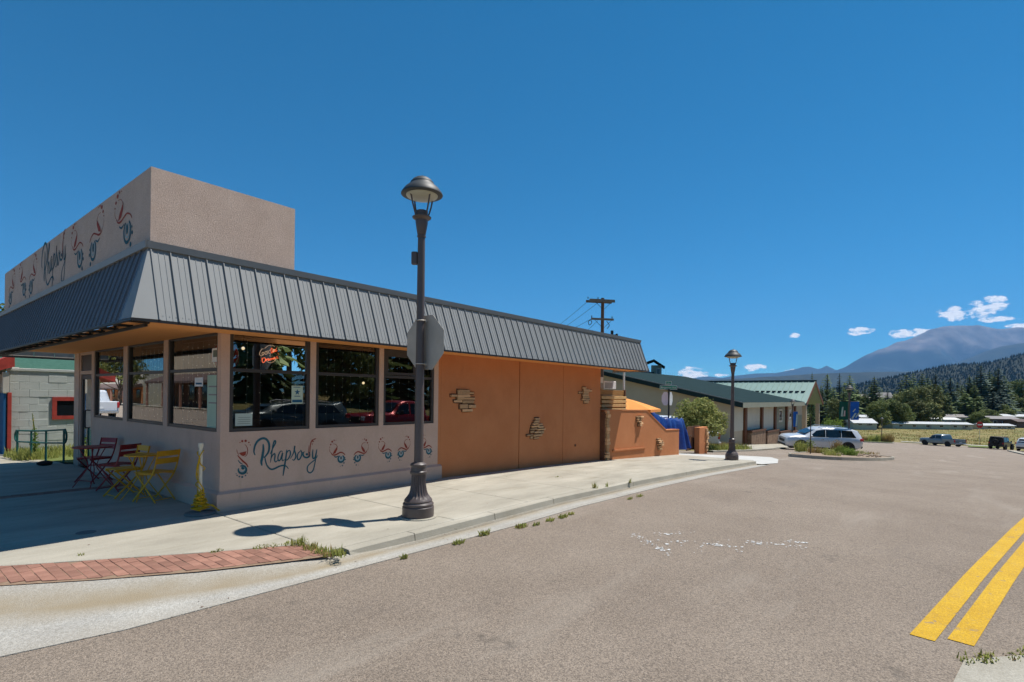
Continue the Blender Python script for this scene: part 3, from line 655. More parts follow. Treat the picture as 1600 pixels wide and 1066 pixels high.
# cap trim, eave trim
m = MB()
m.prism([(TX - .035, TY - .045, TZ - .035), (TX - .035, TY - .06, TZ + .045), (TX - .035, TY + .02, TZ + .05), (TX - .035, TY + .02, TZ - .035)], (XE - TX + .04, 0, 0))
m.prism([(TX - .05, TY - .04, TZ - .036), (TX - .06, TY - .055, TZ + .044), (TX + .02, TY - .055, TZ + .049), (TX + .02, TY - .04, TZ - .036)], (0, YE2 - TY, 0))
m.build('roof_cap', K['trim'], rest)
m = MB(); m.box(EX - .012, XE, EY - .012, EY + .03, EZ - .03, EZ - .002); m.box(EX - .012, EX + .03, EY + .03, YE2, EZ - .031, EZ - .003)
m.build('eave_trim', K['black'], rest)
# far end gable of the mansard, flat roof behind, soffits
m = MB(); m.add([(XE, EY, EZ - .03), (XE, .5, EZ - .03), (XE, .5, TZ + .03), (XE, TY, TZ + .03)], [(0, 1, 2, 3)]); m.build('end_panel', K['metal_roof'], rest)
m = MB(); m.box(TX, XE - .01, TY + .02, 7.9, TZ - .12, TZ - .04); m.build('roof_deck', K['mh_grey'], rest)
m = MB(); m.box(EX + .03, XE - .01, EY + .03, -.002, EZ - .0, EZ + .04); m.build('side_soffit', K['soffit'], rest)
m = MB(); m.box(EX + .27, -.002, 0.0, 7.9, EZ + .02, EZ + .06); m.build('soffit', K['soffit'], rest)
m = MB(); m.box(4.2, XE - .01, .0, 3.0, 2.67, 2.71); m.build('soffit', K['soffit'], rest)
m = MB()        # open steel lattice behind the front eave, and at the far end
m.box(EX + .215, EX + .25, EY + .3, YE2 - .05, EZ - .055, EZ - .02); m.box(EX + .10, EX + .13, EY + .2, YE2 - .05, EZ + .10, EZ + .13)
y = EY + .3
while y < YE2 - .1: m.box(EX + .03, EX + .27, y, y + .035, EZ - .02, EZ + .012); m.box(EX + .225, EX + .25, y + .001, y + .034, EZ - .02, EZ + .20); y += .6
for z in (EZ - .03, EZ + .24): m.box(EX + .1, 1.6, YE2 - .04, YE2, z, z + .05)
m.build('canopy_frame', K['black'], rest)
x = EX + .15
while x < 1.2:
    MB().box(x, x + .40, YE2, YE2 + .02, EZ - .02, EZ + .8).build('skirt_panel', K['pale_trim'], rest); x += .41
# roof sign box (tall parapet)
m = MB(); m.box(-1.0, .87, -.38, -.24, TZ - .03, 4.46); m.box(-.999, -.86, -.24, 9.5, TZ - .03, 4.46); m.box(.73, .869, -.24, 7.9, TZ - .03, 4.459); m.box(-.86, .73, 7.76, 7.899, TZ - .03, 4.46)
m.box(-.86, .73, -.24, 7.76, 4.30, 4.34)
para = m.build('parapet', K['stucco_dash'], rest)
# windows ------------------------------------------------------------
def window(face, a, b, z0, z1, zm, wm='glass', fr=.055):
    # face 's': street side plane y=0, a..b along x; face 'f': plane x=0, a..b along y
    def bx_(m, u0, u1, d0, d1, w0, w1):
        return m.bev(u0, u1, d0, d1, w0, w1, .003) if face == 's' else m.bev(d0, d1, u0, u1, w0, w1, .003)
    m = MB(); d0, d1 = .012, .10
    bx_(m, a, a + fr, d0, d1, z0, z1); bx_(m, b - fr, b, d0, d1, z0, z1); bx_(m, a + fr, b - fr, d0, d1, z0, z0 + fr * .85); bx_(m, a + fr, b - fr, d0, d1, z1 - fr, z1)
    o = m.build('window', K['bronze'], rest)
    m = MB(); bx_(m, a + fr, b - fr, d0 + .005, d1 - .005, zm - .025, zm + .025); m.build('mullion', K['bronze'], o)
    for w0, w1 in ((z0 + fr * .85, zm - .025), (zm + .025, z1 - fr)):
        m = MB()
        m.add([(a + fr, .045, w0), (b - fr, .045, w0), (b - fr, .045, w1), (a + fr, .045, w1)] if face == 's' else [(.045, a + fr, w0), (.045, a + fr, w1), (.045, b - fr, w1), (.045, b - fr, w0)], [(0, 1, 2, 3)])
        m.build('pane', K[wm], o)
    return o
for a, b in ((.12, 1.375), (1.475, 2.735), (2.835, 4.085)):
    w = window('s', a, b, 1.128, 2.60, 2.025)
o = w   # the third has a small vent light set in its upper half
m = MB()
for q in ((2.90, 3.62, 2.06, 2.11), (2.90, 3.62, 2.40, 2.54), (2.90, 2.96, 2.11, 2.40), (3.56, 3.62, 2.11, 2.40)): m.box(q[0], q[1], .03, .085, q[2], q[3])
m.build('vent_frame', K['bronze'], o)
for a, b in ((.12, 2.03), (2.215, 4.08), (4.32, 6.27)): window('f', a, b, 1.128, 2.585, 2.03, 'glass_front')
MB().box(0.002, .12, 0.002, .12, 1.128, 2.6).build('corner_post', K['stucco'], rest) if False else None
# door with transom
m = MB()
for a, b, c, d in ((6.48, 6.56, -.0, 2.585), (7.43, 7.5, 0, 2.585), (6.56, 7.43, 2.06, 2.14), (6.56, 7.43, 2.50, 2.585)): m.box(.02, .12, a, b, c, d)
df = m.build('door_frame', K['stucco'], rest)
m = MB()
for a, b, c, d in ((6.57, 6.66, .02, 2.05), (7.34, 7.42, .02, 2.05), (6.66, 7.34, 1.95, 2.05), (6.66, 7.34, .02, .2)): m.box(.04, .09, a, b, c, d)
door = m.build('door', K['bronze'], rest)
MB().add([(.06, 6.66, .2), (.06, 6.66, 1.95), (.06, 7.34, 1.95), (.06, 7.34, .2)], [(0, 1, 2, 3)]).build('pane', K['glass_front'], door)
MB().tube(catmull([(.04, 6.70, .88), (-.04, 6.70, .88), (-.05, 6.70, .95), (-.05, 6.70, 1.2), (-.04, 6.70, 1.26), (.04, 6.70, 1.26)], 4), .013).build('handle', K['black'], door)
MB().box(.045, .07, 6.56, 7.43, 2.14, 2.50).build('transom', K['bronze'], df)
# interior -----------------------------------------------------------
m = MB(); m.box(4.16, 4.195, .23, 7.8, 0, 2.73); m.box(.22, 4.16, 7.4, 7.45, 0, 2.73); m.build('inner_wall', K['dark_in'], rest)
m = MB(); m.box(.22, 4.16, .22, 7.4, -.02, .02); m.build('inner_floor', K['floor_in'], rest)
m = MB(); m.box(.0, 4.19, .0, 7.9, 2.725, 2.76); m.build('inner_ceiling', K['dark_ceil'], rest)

# murals: flat painted lettering and motifs 3 mm proud of the stucco --
RW = [1.35]
def ribbon(m, pts, w, pl, mi=0, k=5, taper=.35):
    P = catmull([(p[0], p[1], 0) for p in pts], k); n = len(P); L_, R_ = [], []
    for i, p in enumerate(P):
        d = (P[min(i + 1, n - 1)] - P[max(i - 1, 0)]).normalized(); nn = Vector((-d.y, d.x, 0)); t = i / (n - 1)
        ww = w * RW[0] * (taper + (1 - taper) * math.sin(math.pi * min(1, max(0, t))) ** .6) / 2
        L_.append(p + nn * ww); R_.append(p - nn * ww)
    m.add([pl(*v.xy) for v in L_] + [pl(*v.xy) for v in R_], [(i, i + 1, n + i + 1, n + i) for i in range(n - 1)], mi)
def disc(m, c, r, pl, mi=0, k=10, ry=None):
    m.add([pl(c[0] + r * math.cos(2 * math.pi * i / k), c[1] + (ry or r) * math.sin(2 * math.pi * i / k)) for i in range(k)], [tuple(range(k))], mi)
def arc(c, r, a0, a1, n=9): return [(c[0] + r * math.cos(rad(a0 + (a1 - a0) * i / n)), c[1] + r * math.sin(rad(a0 + (a1 - a0) * i / n))) for i in range(n + 1)]
MUR = [K['teal'], K['red'], K['paleblue']]
RH = [  # strokes of the word, 10 units to a pixel of the survey
    ([(388, 415), (368, 360), (385, 265), (430, 190), (500, 152), (560, 165), (602, 230), (606, 310), (588, 375), (548, 430), (520, 452)], 26), ([(540, 438), (545, 490), (570, 570), (610, 620), (650, 635), (700, 620), (760, 590), (820, 575), (870, 585), (908, 628)], 20),
    ([(512, 240), (515, 330), (498, 450), (484, 520), (494, 578)], 30), ([(622, 400), (655, 320), (700, 235), (708, 200), (690, 190), (665, 260), (645, 400), (625, 530)], 17), ([(628, 480), (660, 415), (690, 390), (697, 430), (690, 490), (708, 520), (742, 490)], 17),
    ([(818, 360), (788, 350), (757, 400), (742, 460), (757, 502), (787, 470), (818, 375), (806, 460), (815, 502), (845, 480)], 16), ([(882, 325), (870, 430), (850, 560), (836, 650), (822, 738)], 20), ([(868, 410), (900, 350), (930, 345), (937, 400), (912, 460), (877, 492), (858, 478)], 16),
    ([(935, 470), (985, 380), (1008, 268), (1000, 330), (1018, 395), (1020, 450), (992, 492), (965, 478)], 17), ([(1095, 350), (1062, 380), (1046, 430), (1056, 482), (1086, 470), (1116, 400), (1106, 345), (1090, 335)], 16), ([(1100, 360), (1130, 375), (1160, 355)], 10)]
RY = [([(1290, 322), (1284, 400), (1292, 462), (1322, 448), (1348, 330)], 18), ([(1352, 318), (1337, 440), (1316, 560), (1292, 650), (1246, 690), (1206, 662), (1204, 600), (1240, 550), (1325, 480), (1365, 415)], 15)]
def word(m, pl):
    for p, w in RH + RY: ribbon(m, p, w, pl, 0)
    ribbon(m, arc((1188, 400), 52, -50, 230, 12), 20, pl, 0); disc(m, (1196, 400), 20, pl, 0)
    ribbon(m, [(1240, 450), (1243, 330), (1255, 230), (1282, 178), (1342, 150)], 11, pl, 1); ribbon(m, [(1222, 440), (1222, 350), (1228, 260)], 7, pl, 1)
    for c, r in (((1290, 196), 13), ((1280, 240), 9), ((1318, 163), 11)): disc(m, c, r, pl, 1)
def motif(m, pl):   # origin at the eye, units as above
    for c, r in (((-135, -225), 14), ((-157, -188), 11), ((-107, -242), 9), ((-170, -155), 6), ((-80, -240), 5)): disc(m, c, r, pl, 1)
    m.add([pl(x, y) for x, y in ((-55, -162), (-58, -118), (-84, -70), (-124, -58), (-112, -92), (-86, -126))], [tuple(range(6))], 1)
    ribbon(m, [(-125, -195), (-85, -188), (-62, -160), (-58, -140)], 5, pl, 1); ribbon(m, [(-172, -140), (-168, -100), (-140, -70)], 4, pl, 1)
    ribbon(m, [(-147, -78), (-128, -52), (-88, -47), (-45, -62), (-5, -75), (35, -60), (62, -35)], 14, pl, 1); ribbon(m, [(-108, -30), (-75, -18), (-38, -30)], 11, pl, 0)
    ribbon(m, arc((2, 10), 45, -62, 242, 18), 19, pl, 0, taper=.45); ribbon(m, arc((2, 5), 29, -80, 260, 14), 11, pl, 2); disc(m, (0, 0), 13, pl, 0, ry=22)
    for c, r in (((66, 25), 9), ((46, 70), 11), ((22, 104), 10), ((62, 0), 6), ((-10, 110), 5)): disc(m, c, r, pl, 0)
def motif_tall(m, pl):
    for c, r in (((150, 215), 9), ((185, 195), 18), ((238, 190), 20), ((288, 215), 12), ((310, 255), 8)): disc(m, c, r, pl, 1)
    ribbon(m, [(100, 320), (108, 370), (135, 410)], 7, pl, 1); ribbon(m, [(225, 245), (258, 285), (270, 350), (255, 410), (220, 440)], 9, pl, 1)
    m.add([pl(x, y) for x, y in ((135, 380), (250, 352), (238, 408), (202, 430), (165, 415))], [tuple(range(5))], 1)
    ribbon(m, [(112, 415), (150, 460), (200, 510), (250, 555), (277, 605)], 19, pl, 1); ribbon(m, [(118, 488), (150, 532), (195, 558)], 12, pl, 0)
    ribbon(m, arc((185, 640), 60, -120, 200, 16), 30, pl, 0); ribbon(m, arc((188, 632), 38, -100, 180, 12), 10, pl, 2); disc(m, (195, 615), 27, pl, 0)
    for c, r in (((90, 705), 8), ((105, 730), 11), ((140, 748), 14), ((185, 755), 17), ((235, 732), 12), ((262, 695), 10)): disc(m, c, r, pl, 0)
sidepx = lambda ox, oy, s_: (lambda x, y: on_y(ox + x / s_, oy + y / s_, -.003))
m = MB(); word(m, sidepx(360, 670, 10)); m.build('lettering', MUR, side_wall)
m = MB(); motif_tall(m, sidepx(360, 670, 10)); m.build('mural_motif', MUR, side_wall)
for (px, py), fl in (((532.7, 715.7), 1), ((558.8, 714.5), -1), ((606.3, 709.8), 1), ((626.5, 707.8), -1), ((669.8, 703.8), 1)):
    c = on_y(px, py, 0); m = MB(); motif(m, lambda x, y: Vector((c.x + fl * x * .00128, -.003, c.z - y * .00128))); m.build('mural_motif', MUR, side_wall)
RW[0] = .78
for (px, py), fl in (((198.8, 358.3), 1), ((145.9, 387.6), -1), ((124.9, 399.8), 1), ((48.8, 444.9), -1), ((37.8, 448.5), 1), ((16.6, 463), -1)):
    c = on_x(px, py, -1.0); m = MB(); motif(m, lambda x, y: Vector((-1.003, c.y - fl * x * .0031, c.z - (y if y > -50 else -50 + (y + 50) * .66) * .0032))); m.build('mural_motif', MUR, para)
RW[0] = 1.2
c0, c1 = on_x(65.5, 395, -1.0), on_x(103.5, 395, -1.0); ks = abs(c0.y - c1.y) / 1000; ctop = on_x(70, 381, -1.0)
m = MB(); word(m, lambda x, y: Vector((-1.003, c0.y - (x - 365) * ks, ctop.z - (y - 150) * ks * .9))); m.build('lettering', MUR, para)
K['hat_paint'] = mat('dark_hat_paint', (.045, .05, .05), .55, .1, spec=.5)
# ------------------------------------------------------------------ things in and at the windows
neon = thing('neon_sign', (.55, .16, 2.13), 'red and cream neon cocktail sign lit in the upper pane of the corner window', 'neon sign')
ns = 23.7
def npt(x, y): p = on_y(400 + x / ns, 535 + y / ns, .16); return p - Vector((.55, .16, 2.13))
def ntube(strokes, name, mm, r=.0048):
    m = MB()
    for p in strokes: m.tube([npt(*q) for q in [(v.x, v.y) for v in catmull([(a, b, 0) for a, b in p], 4)]], r, 5)
    m.build(name, K[mm], neon)
ntube([[(285, 250), (230, 250), (165, 330), (130, 420), (165, 490), (240, 490), (290, 440)], [(270, 360), (225, 390), (225, 440), (265, 450), (300, 410), (270, 360)], [(385, 340), (345, 350), (330, 410), (365, 455), (410, 420), (400, 360), (380, 345)], [(425, 300), (410, 400), (440, 400)], [(520, 280), (470, 330), (470, 400), (520, 410)]], 'script_tube', 'neon_cream')
ntube([[(580, 200), (555, 300), (570, 395), (610, 380)], [(540, 260), (620, 235)], [(660, 280), (620, 300), (610, 360), (650, 365), (675, 290), (680, 350), (705, 335)], [(720, 260), (715, 340), (745, 320)], [(770, 190), (745, 280), (760, 330), (800, 300)], [(860, 230), (820, 250), (870, 290), (830, 320)],
       [(240, 600), (230, 700), (270, 755), (340, 690), (345, 600), (290, 575), (205, 620)], [(370, 620), (375, 690), (385, 640), (420, 610)], [(430, 650), (480, 630), (450, 600), (430, 640), (460, 680), (510, 650)], [(560, 590), (520, 610), (530, 655), (570, 640), (580, 590), (590, 640)], [(620, 580), (630, 640), (650, 570), (670, 630), (690, 560), (720, 620)], [(800, 520), (750, 540), (800, 580), (760, 600), (880, 560), (810, 400)]], 'letter_tube', 'neon_red', .0052)
ntube([[(320, 240), (400, 160), (520, 110), (640, 125), (700, 170)], [(390, 690), (460, 745), (560, 760), (680, 700), (750, 610)], [(540, 420), (510, 520)]], 'ring_tube', 'neon_cream', .004)
for x in (.42, .70): pass
MB().tube([(-.12, 0, .12), (-.12, 0, .47)], .002, 4).tube([(.12, 0, .12), (.12, 0, .47)], .002, 4).build('hanging_wire', K['black'], neon)

po = thing('poster', (1.17, .05, 1.55), 'pale green poster with a dark blue star taped inside the corner window', 'poster')
K['poster'] = mat('poster_paper', (.50, .60, .46), .7, .08); K['poster_blue'] = mat('poster_blue', (.02, .11, .2), .7, .1); K['paper'] = mat('notice_paper', (.48, .55, .48), .8, .06); K['ink'] = mat('faded_ink', (.16, .19, .15), .8, .1)
p0, p1 = on_y(455, 631, .05), on_y(473, 603, .05); m = MB(); cx_, w_ = (p0.x + p1.x) / 2, (p1.x - p0.x); zz0, zz1 = p0.z, p1.z; o_ = Vector((1.17, .05, 1.55))
def pq(m, x0, x1, z0, z1, y, mi=0): m.add([Vector((x, y, z)) - o_ for x, z in ((x0, z0), (x1, z0), (x1, z1), (x0, z1))], [(0, 1, 2, 3)], mi)
pq(m, p0.x, p1.x, zz0, zz1, .043); m.build('sheet', K['poster'], po)
m = MB(); sz = w_ * .27; zc = zz1 - (zz1 - zz0) * .36
m.add([Vector((cx_ + (sz if i % 2 == 0 else sz * .4) * math.sin(math.pi * i / 5), .041, zc + (sz if i % 2 == 0 else sz * .4) * math.cos(math.pi * i / 5))) - o_ for i in range(10)], [tuple(range(10))])
pq(m, p0.x + .012, p1.x - .012, zz0 + .02, zz0 + (zz1 - zz0) * .22, .041); pq(m, cx_ - .05, cx_ + .05, zc - sz * 1.35, zc - sz * 1.15, .041); pq(m, cx_ - .07, cx_ + .05, zz1 - .03, zz1 - .02, .041)
m.build('star_print', K['poster_blue'], po)
no_ = thing('paper_notice', (.28, .05, 1.27), 'pale green paper notice taped at the bottom of the corner window', 'notice')
o_ = Vector((.28, .05, 1.27)); p0, p1 = on_y(367, 666, .05), on_y(394, 646, .05); m = MB(); pq(m, p0.x, p1.x, p0.z, p1.z, .043); m.build('sheet', K['paper'], no_)
m = MB()
for i in range(4): pq(m, p0.x + .03 + .01 * (i % 2), p1.x - .03, p0.z + .03 + i * .03, p0.z + .036 + i * .03, .041)
m.build('faded_line', K['ink'], no_)
nb = thing('paper_notice', (.05, 1.0, 1.62), 'small white notice with blue print in the main street window nearest the corner', 'notice')
m = MB(); y0_, y1_ = on_x(318, 600, .05).y, on_x(305, 600, .05).y; z0_, z1_ = on_x(311, 604, .05).z, on_x(311, 590, .05).z
m.add([Vector((.043, y, z)) - Vector((.05, 1.0, 1.62)) for y, z in ((y0_, z0_), (y1_, z0_), (y1_, z1_), (y0_, z1_))], [(0, 1, 2, 3)]); m.build('sheet', K['white'], nb)
m = MB(); m.add([Vector((.041, y, z)) - Vector((.05, 1.0, 1.62)) for y, z in ((y0_ + .04, z0_ + .03), (y1_ - .04, z0_ + .03), (y1_ - .04, z1_ - .08), (y0_ + .04, z1_ - .08))], [(0, 1, 2, 3)]); m.build('print', K['poster_blue'], nb)
rc = random.Random(9)
def light_curtain(face, a, b, n, label):
    t = thing('string_light', ((a + b) / 2, .19, 2.56) if face == 's' else (.19, (a + b) / 2, 2.54), label, 'string lights', group='curtains of fairy lights hanging inside the windows')
    wm, bm_ = MB(), MB(); base = t.location
    for i in range(n):
        u = a + (b - a) * (i + .5) / n + rc.uniform(-.02, .02); z1 = 2.50 - rc.uniform(0, .04); z0 = 1.2 + rc.uniform(0, .08)
        P = (lambda z: Vector((u, .19, z)) - base) if face == 's' else (lambda z: Vector((.19, u, z)) - base)
        wm.tube([P(z1), P(z0)], .0022, 4)
        z = z1 - rc.uniform(.05, .1)
        while z > z0:
            c = P(z) + Vector((rc.uniform(-.016, .016), rc.uniform(-.016, .016), 0)); bm_.ball(c, .0065, 5); z -= rc.uniform(.12, .17)
    wm.tube([Vector((a, .19, 2.50)) - base, Vector((b, .19, 2.50)) - base] if face == 's' else [Vector((.19, a, 2.50)) - base, Vector((.19, b, 2.50)) - base], .003, 4)
    tag(wm.build('wire', K['wire_pale'], t), kind='stuff'); tag(bm_.build('bulbs', K['bulb'], t), kind='stuff')
light_curtain('s', .16, 1.34, 6, 'strands of fairy lights behind the neon sign in the corner window'); light_curtain('s', 1.52, 2.7, 7, 'strands of fairy lights in the middle window of the side street wall'); light_curtain('s', 2.88, 4.05, 6, 'strands of fairy lights in the window next to the orange wall')
light_curtain('f', .2, 2.0, 9, 'strands of fairy lights in the main street window nearest the corner'); light_curtain('f', 2.3, 4.0, 8, 'strands of fairy lights in the middle main street window'); light_curtain('f', 4.4, 6.2, 8, 'strands of fairy lights in the main street window beside the door')
def pendant(x, y, z, label):
    t = thing('pendant_lamp', (x, y, z), label, 'lamp', group='bare warm bulbs hanging inside the restaurant')
    MB().tube([(0, 0, .05), (0, 0, 2.72 - z)], .006, 5).build('cord', K['black'], t); MB().lathe([(.02, .0), (.022, .05), (.012, .07)], 8).build('socket', K['black'], t); MB().ball((0, 0, -.03), .027, 8).build('bulb', K['pendant'], t)
pendant(.26, .7, 2.42, 'bare warm bulb hanging at the left in the corner window'); pendant(.62, .7, 2.43, 'bare warm bulb hanging just left of the neon sign'); pendant(1.12, .7, 2.43, 'bare warm bulb hanging just right of the neon sign')
pendant(3.25, 1.2, 1.95, 'small warm bulb at the right side of the middle window'); pendant(3.75, 1.2, 1.98, 'small warm bulb at the left in the window by the orange wall'); 
ln = thing('paper_lantern', (.42, .86, 2.26), 'red paper lantern with white curved stripes in the main street window', 'lantern')
for mm_, par in (('lantern_red', 0), ('white', 1)):
    m = MB(); k = 18
    for g_ in range(par, k, 2):
        for j in range(8):
            t0, t1 = math.pi * j / 8, math.pi * (j + 1) / 8; q = lambda t, a: (.2 * math.sin(t) * math.cos(a + .5 * math.cos(t)), .2 * math.sin(t) * math.sin(a + .5 * math.cos(t)), .24 * math.cos(t)); a0, a1 = 6.2832 * g_ / k, 6.2832 * (g_ + (1.35 if par == 0 else .65)) / k
            if par: a0 += 6.2832 * .35 / k; a1 += 6.2832 * .35 / k
            m.add([q(t0, a0), q(t0, a1), q(t1, a1), q(t1, a0)], [(0, 1, 2, 3)])
    tag(m.build('paper_gores', K.setdefault('lantern_red', mat('lantern_red', (.5, .02, .02), .7, .08)) if mm_ == 'lantern_red' else K[mm_], ln), kind='stuff')
MB().tube([(0, 0, .2), (0, 0, .46)], .004, 5).build('cord', K['black'], ln)
gs = thing('window_sheet', (.037, .36, 1.55), 'tall pale green sheet on the main street window at the corner', 'sheet'); K['pale_green'] = mat('pale_green_sheet', (.38, .52, .40), .7, .08)
MB().bev(0, .006, -.19, .19, -.38, .40, .002).build('sheet', K['pale_green'], gs)
for i in range(3): MB().box(-.001, 0, -.14, .14, .22 - i * .12, .24 - i * .12).build('faint_line', K['mh_grey'], gs)
ws = thing('window_sign', (.037, .27, 2.24), 'small white sign with a dark panel high in the main street window at the corner', 'sign'); MB().bev(0, .006, -.13, .13, -.10, .10, .002).build('board', K['white'], ws); MB().box(-.001, 0, -.09, .09, -.03, .07).build('dark_panel', K['ink'], ws)
# a bar counter and stools, dim inside
bar = thing('bar_counter', (2.6, 4.6, 0.02), 'dark wooden bar counter seen dimly inside the restaurant', 'counter'); MB().bev(-1.3, 1.3, -.25, .25, 0, 1.0, .01).build('front', K['wood_dark'], bar); MB().bev(-1.4, 1.4, -.35, .32, 1.0, 1.05, .01).build('top', K['pole_wood'], bar)

# ------------------------------------------------------------------ bistro chairs and tables in the shade of the canopy
def chair(label, x, y, face, pm, group):
    t = thing('bistro_chair', (x, y, 0), label, 'chair', face, group)
    for s in (-1, 1):
        m = MB(); pts = catmull([(-.265, s * .185, .80), (-.235, s * .185, .66), (-.185, s * .185, .50), (-.10, s * .185, .36), (.23, s * .185, .012)], 4)
        for a, b in zip(pts, pts[1:]): m.bar(a, b, .010, .024, (1, 0, .3))
        m.build('long_leg', pm, t)
        m = MB(); m.bar((.20, s * .165, .44), (-.20, s * .165, .012), .009, .022, (1, 0, .3)); m.build('short_leg', pm, t)
        m = MB(); m.bar((-.17, s * .150, .435), (.22, s * .150, .435), .01, .026); m.build('seat_rail', pm, t)
    for i in range(5): MB().bev(-.165 + i * .078, -.165 + i * .078 + .066, -.19, .19, .452, .464, .003).build('seat_slat', pm, t)
    for z0, z1, xx in ((.775, .81, 0), ): pass
    for za, zb in ((.715, .80), (.60, .685)):
        m = MB(); xa = -.24 - (za - .66) * .22; xb = -.24 - (zb - .66) * .22; k = 6; P = []
        for i in range(k + 1):
            u = -1 + 2 * i / k; bow = -.018 * (1 - u * u); P.append((u * .195, bow))
        vs = [(xx + b + d, yy, z) for d in (0, .008) for xx, z in ((xa, za), (xb, zb)) for yy, b in P]; n = k + 1
        fs = []
        for i in range(k): fs += [(i, i + 1, n + i + 1, n + i), (2 * n + i, 3 * n + i, 3 * n + i + 1, 2 * n + i + 1), (n + i, n + i + 1, 3 * n + i + 1, 3 * n + i), (i, 2 * n + i, 2 * n + i + 1, i + 1)]
        m.add(vs, fs); m.build('back_slat', pm, t)
    m = MB(); m.bar((.20, -.185, .045), (.20, .185, .045), .009, .012); m.build('stretcher', pm, t); m = MB(); m.bar((-.17, -.165, .045), (-.17, .165, .045), .009, .012); m.build('stretcher', pm, t)
    return t
def table(label, x, y, rz, pm, r=.29):
    t = thing('bistro_table', (x, y, 0), label, 'table', rz)
    MB().lathe([(r - .006, .690), (r, .694), (r, .708), (r - .006, .712)], 32).build('table_top', pm, t)
    for s in (-1, 1):
        for e_ in (-1, 1):
            m = MB(); m.bar((e_ * .20, s * .17, .69), (-e_ * .21, s * .17 + s * .0, .01), .009, .02, (1, 0, .2)) if False else None
            m = MB(); m.tube(catmull([(e_ * .13, s * .13, .69), (e_ * .03, s * .06, .40), (e_ * .06, s * .10, .25), (e_ * .20, s * .18, .008)], 5), .0085, 6); m.build('leg', pm, t)
    m = MB(); m.tube([(.07 * math.cos(a), .07 * math.sin(a), .38) for a in [i * math.pi / 6 for i in range(12)]], .006, 5, closed=True); m.build('ring', pm, t)
    return t
g_y, g_m = 'folding bistro chairs by the restaurant wall', 'folding bistro chairs by the restaurant wall'
chair('yellow folding bistro chair nearest the corner, seen from its side and back', -.32, 1.50, rad(112), K['yellow_paint'], g_y)
chair('yellow folding bistro chair on the far side of the yellow table', -.50, 2.28, rad(188), K['yellow_paint'], g_y)
table('round yellow bistro table between the two yellow chairs', -.42, 1.78, 0.3, K['yellow_paint'], .235)
chair('maroon folding bistro chair nearest the yellow chairs, seen from its side', -.42, 2.98, rad(118), K['maroon_paint'], g_m)
chair('maroon folding bistro chair behind the maroon table by the door', -.42, 4.32, rad(205), K['maroon_paint'], g_m)
table('round maroon bistro table in front of the restaurant door', -.60, 3.72, 0.5, K['maroon_paint'], .29)

# stanchion with rope
stn = thing('stanchion', (-.235, .045, 0), 'cream plastic post on a round grey base wound with yellow rope', 'stanchion')
MB().lathe([(.19, 0), (.195, .012), (.185, .03), (.06, .045), (.03, .05)], 28).build('base', K['rubber'], stn, smooth=30)
MB().lathe([(.024, .04), (.024, .94)], 14).build('post', K['white_post'], stn, smooth=30); MB().lathe([(.03, .925), (.033, .935), (.033, .985), (.028, .99)], 14).build('cap', K['white_post'], stn, smooth=30)
rp = thing('rope', (-.235, .045, .03), 'yellow rope draped down the cream post and heaped on its base', 'rope')
rr = random.Random(4); pts = []
for i in range(90):
    t = i / 89; z = .84 - t * .62; a = 2.5 + t * 9 + .6 * math.sin(t * 17); r = .034 + .022 * abs(math.sin(t * 11)); pts.append((r * math.cos(a), r * math.sin(a), z))
MB().tube(pts, .0075, 6).build('hanging_strand', K['rope'], rp)
m = MB()
for k in range(5):
    a0 = k * 1.3; m.tube(catmull([(.03 * math.cos(a0), .03 * math.sin(a0), .86 - k * .02), (.05 * math.cos(a0 + 2.5), .05 * math.sin(a0 + 2.5), .6), (.03 * math.cos(a0 + 1), .035 * math.sin(a0 + 1), .35), (.055 * math.cos(a0 + 2), .055 * math.sin(a0 + 2), .15)], 5), .006, 5) if k < 2 else None
m.tube(catmull([(.028, -.03, .86), (-.03, -.05, .78), (-.052, -.03, .62), (-.05, .01, .5), (-.03, -.035, .42), (.03, -.04, .3), (-.04, -.04, .2), (.02, -.06, .12)], 6), .0075, 6)
m.build('loose_strand', K['rope'], rp)
pts = []
for i in range(170):
    t = i / 169; a = i * 1.25 + rr.random(); z = .02 + .26 * (1 - t) + .02 * rr.random(); r = (.03 + .085 * t) * (.45 + .75 * rr.random()); z += .035 * rr.random(); pts.append((r * math.cos(a), r * math.sin(a), z))
MB().tube(pts, .0075, 5).build('heap', K['rope'], rp)
m = MB()
for k in range(3): m.tube(catmull([(.06, -.02, .12 - k * .02), (.11 + .01 * k, -.06, .09), (.16, -.085 - .012 * k, .05), (.20 + .01 * k, -.10, .0)], 6), .0075, 5)
m.build('trailing_end', K['rope'], rp)

# sandbag-like dark stone
sb = MB(); sb.ball((0, 0, .05), (.15, .11, .06), 14); sb.v = [(x * (1 + .12 * mnoise.noise((x * 9, y * 9, z * 9))), y, z) for x, y, z in sb.v]
tag(sb.build('sandbag', mat('dark_canvas', (.035, .022, .022), .9, .2, scale=12), smooth='all'), 'dark flat sandbag lying on the pavement in front of the green handrail', 'sandbag').location = (-.53, 7.75, 0)
# drain cover in the pavement
dc = MB().lathe([(.10, 0), (.10, .006), (.085, .007), (.02, .007)], 24).build('drain_cover', K['rubber'], smooth=30); tag(dc, 'small round drain cover set in the shaded pavement', 'drain cover'); dc.location = (-1.51, .0, -.002)

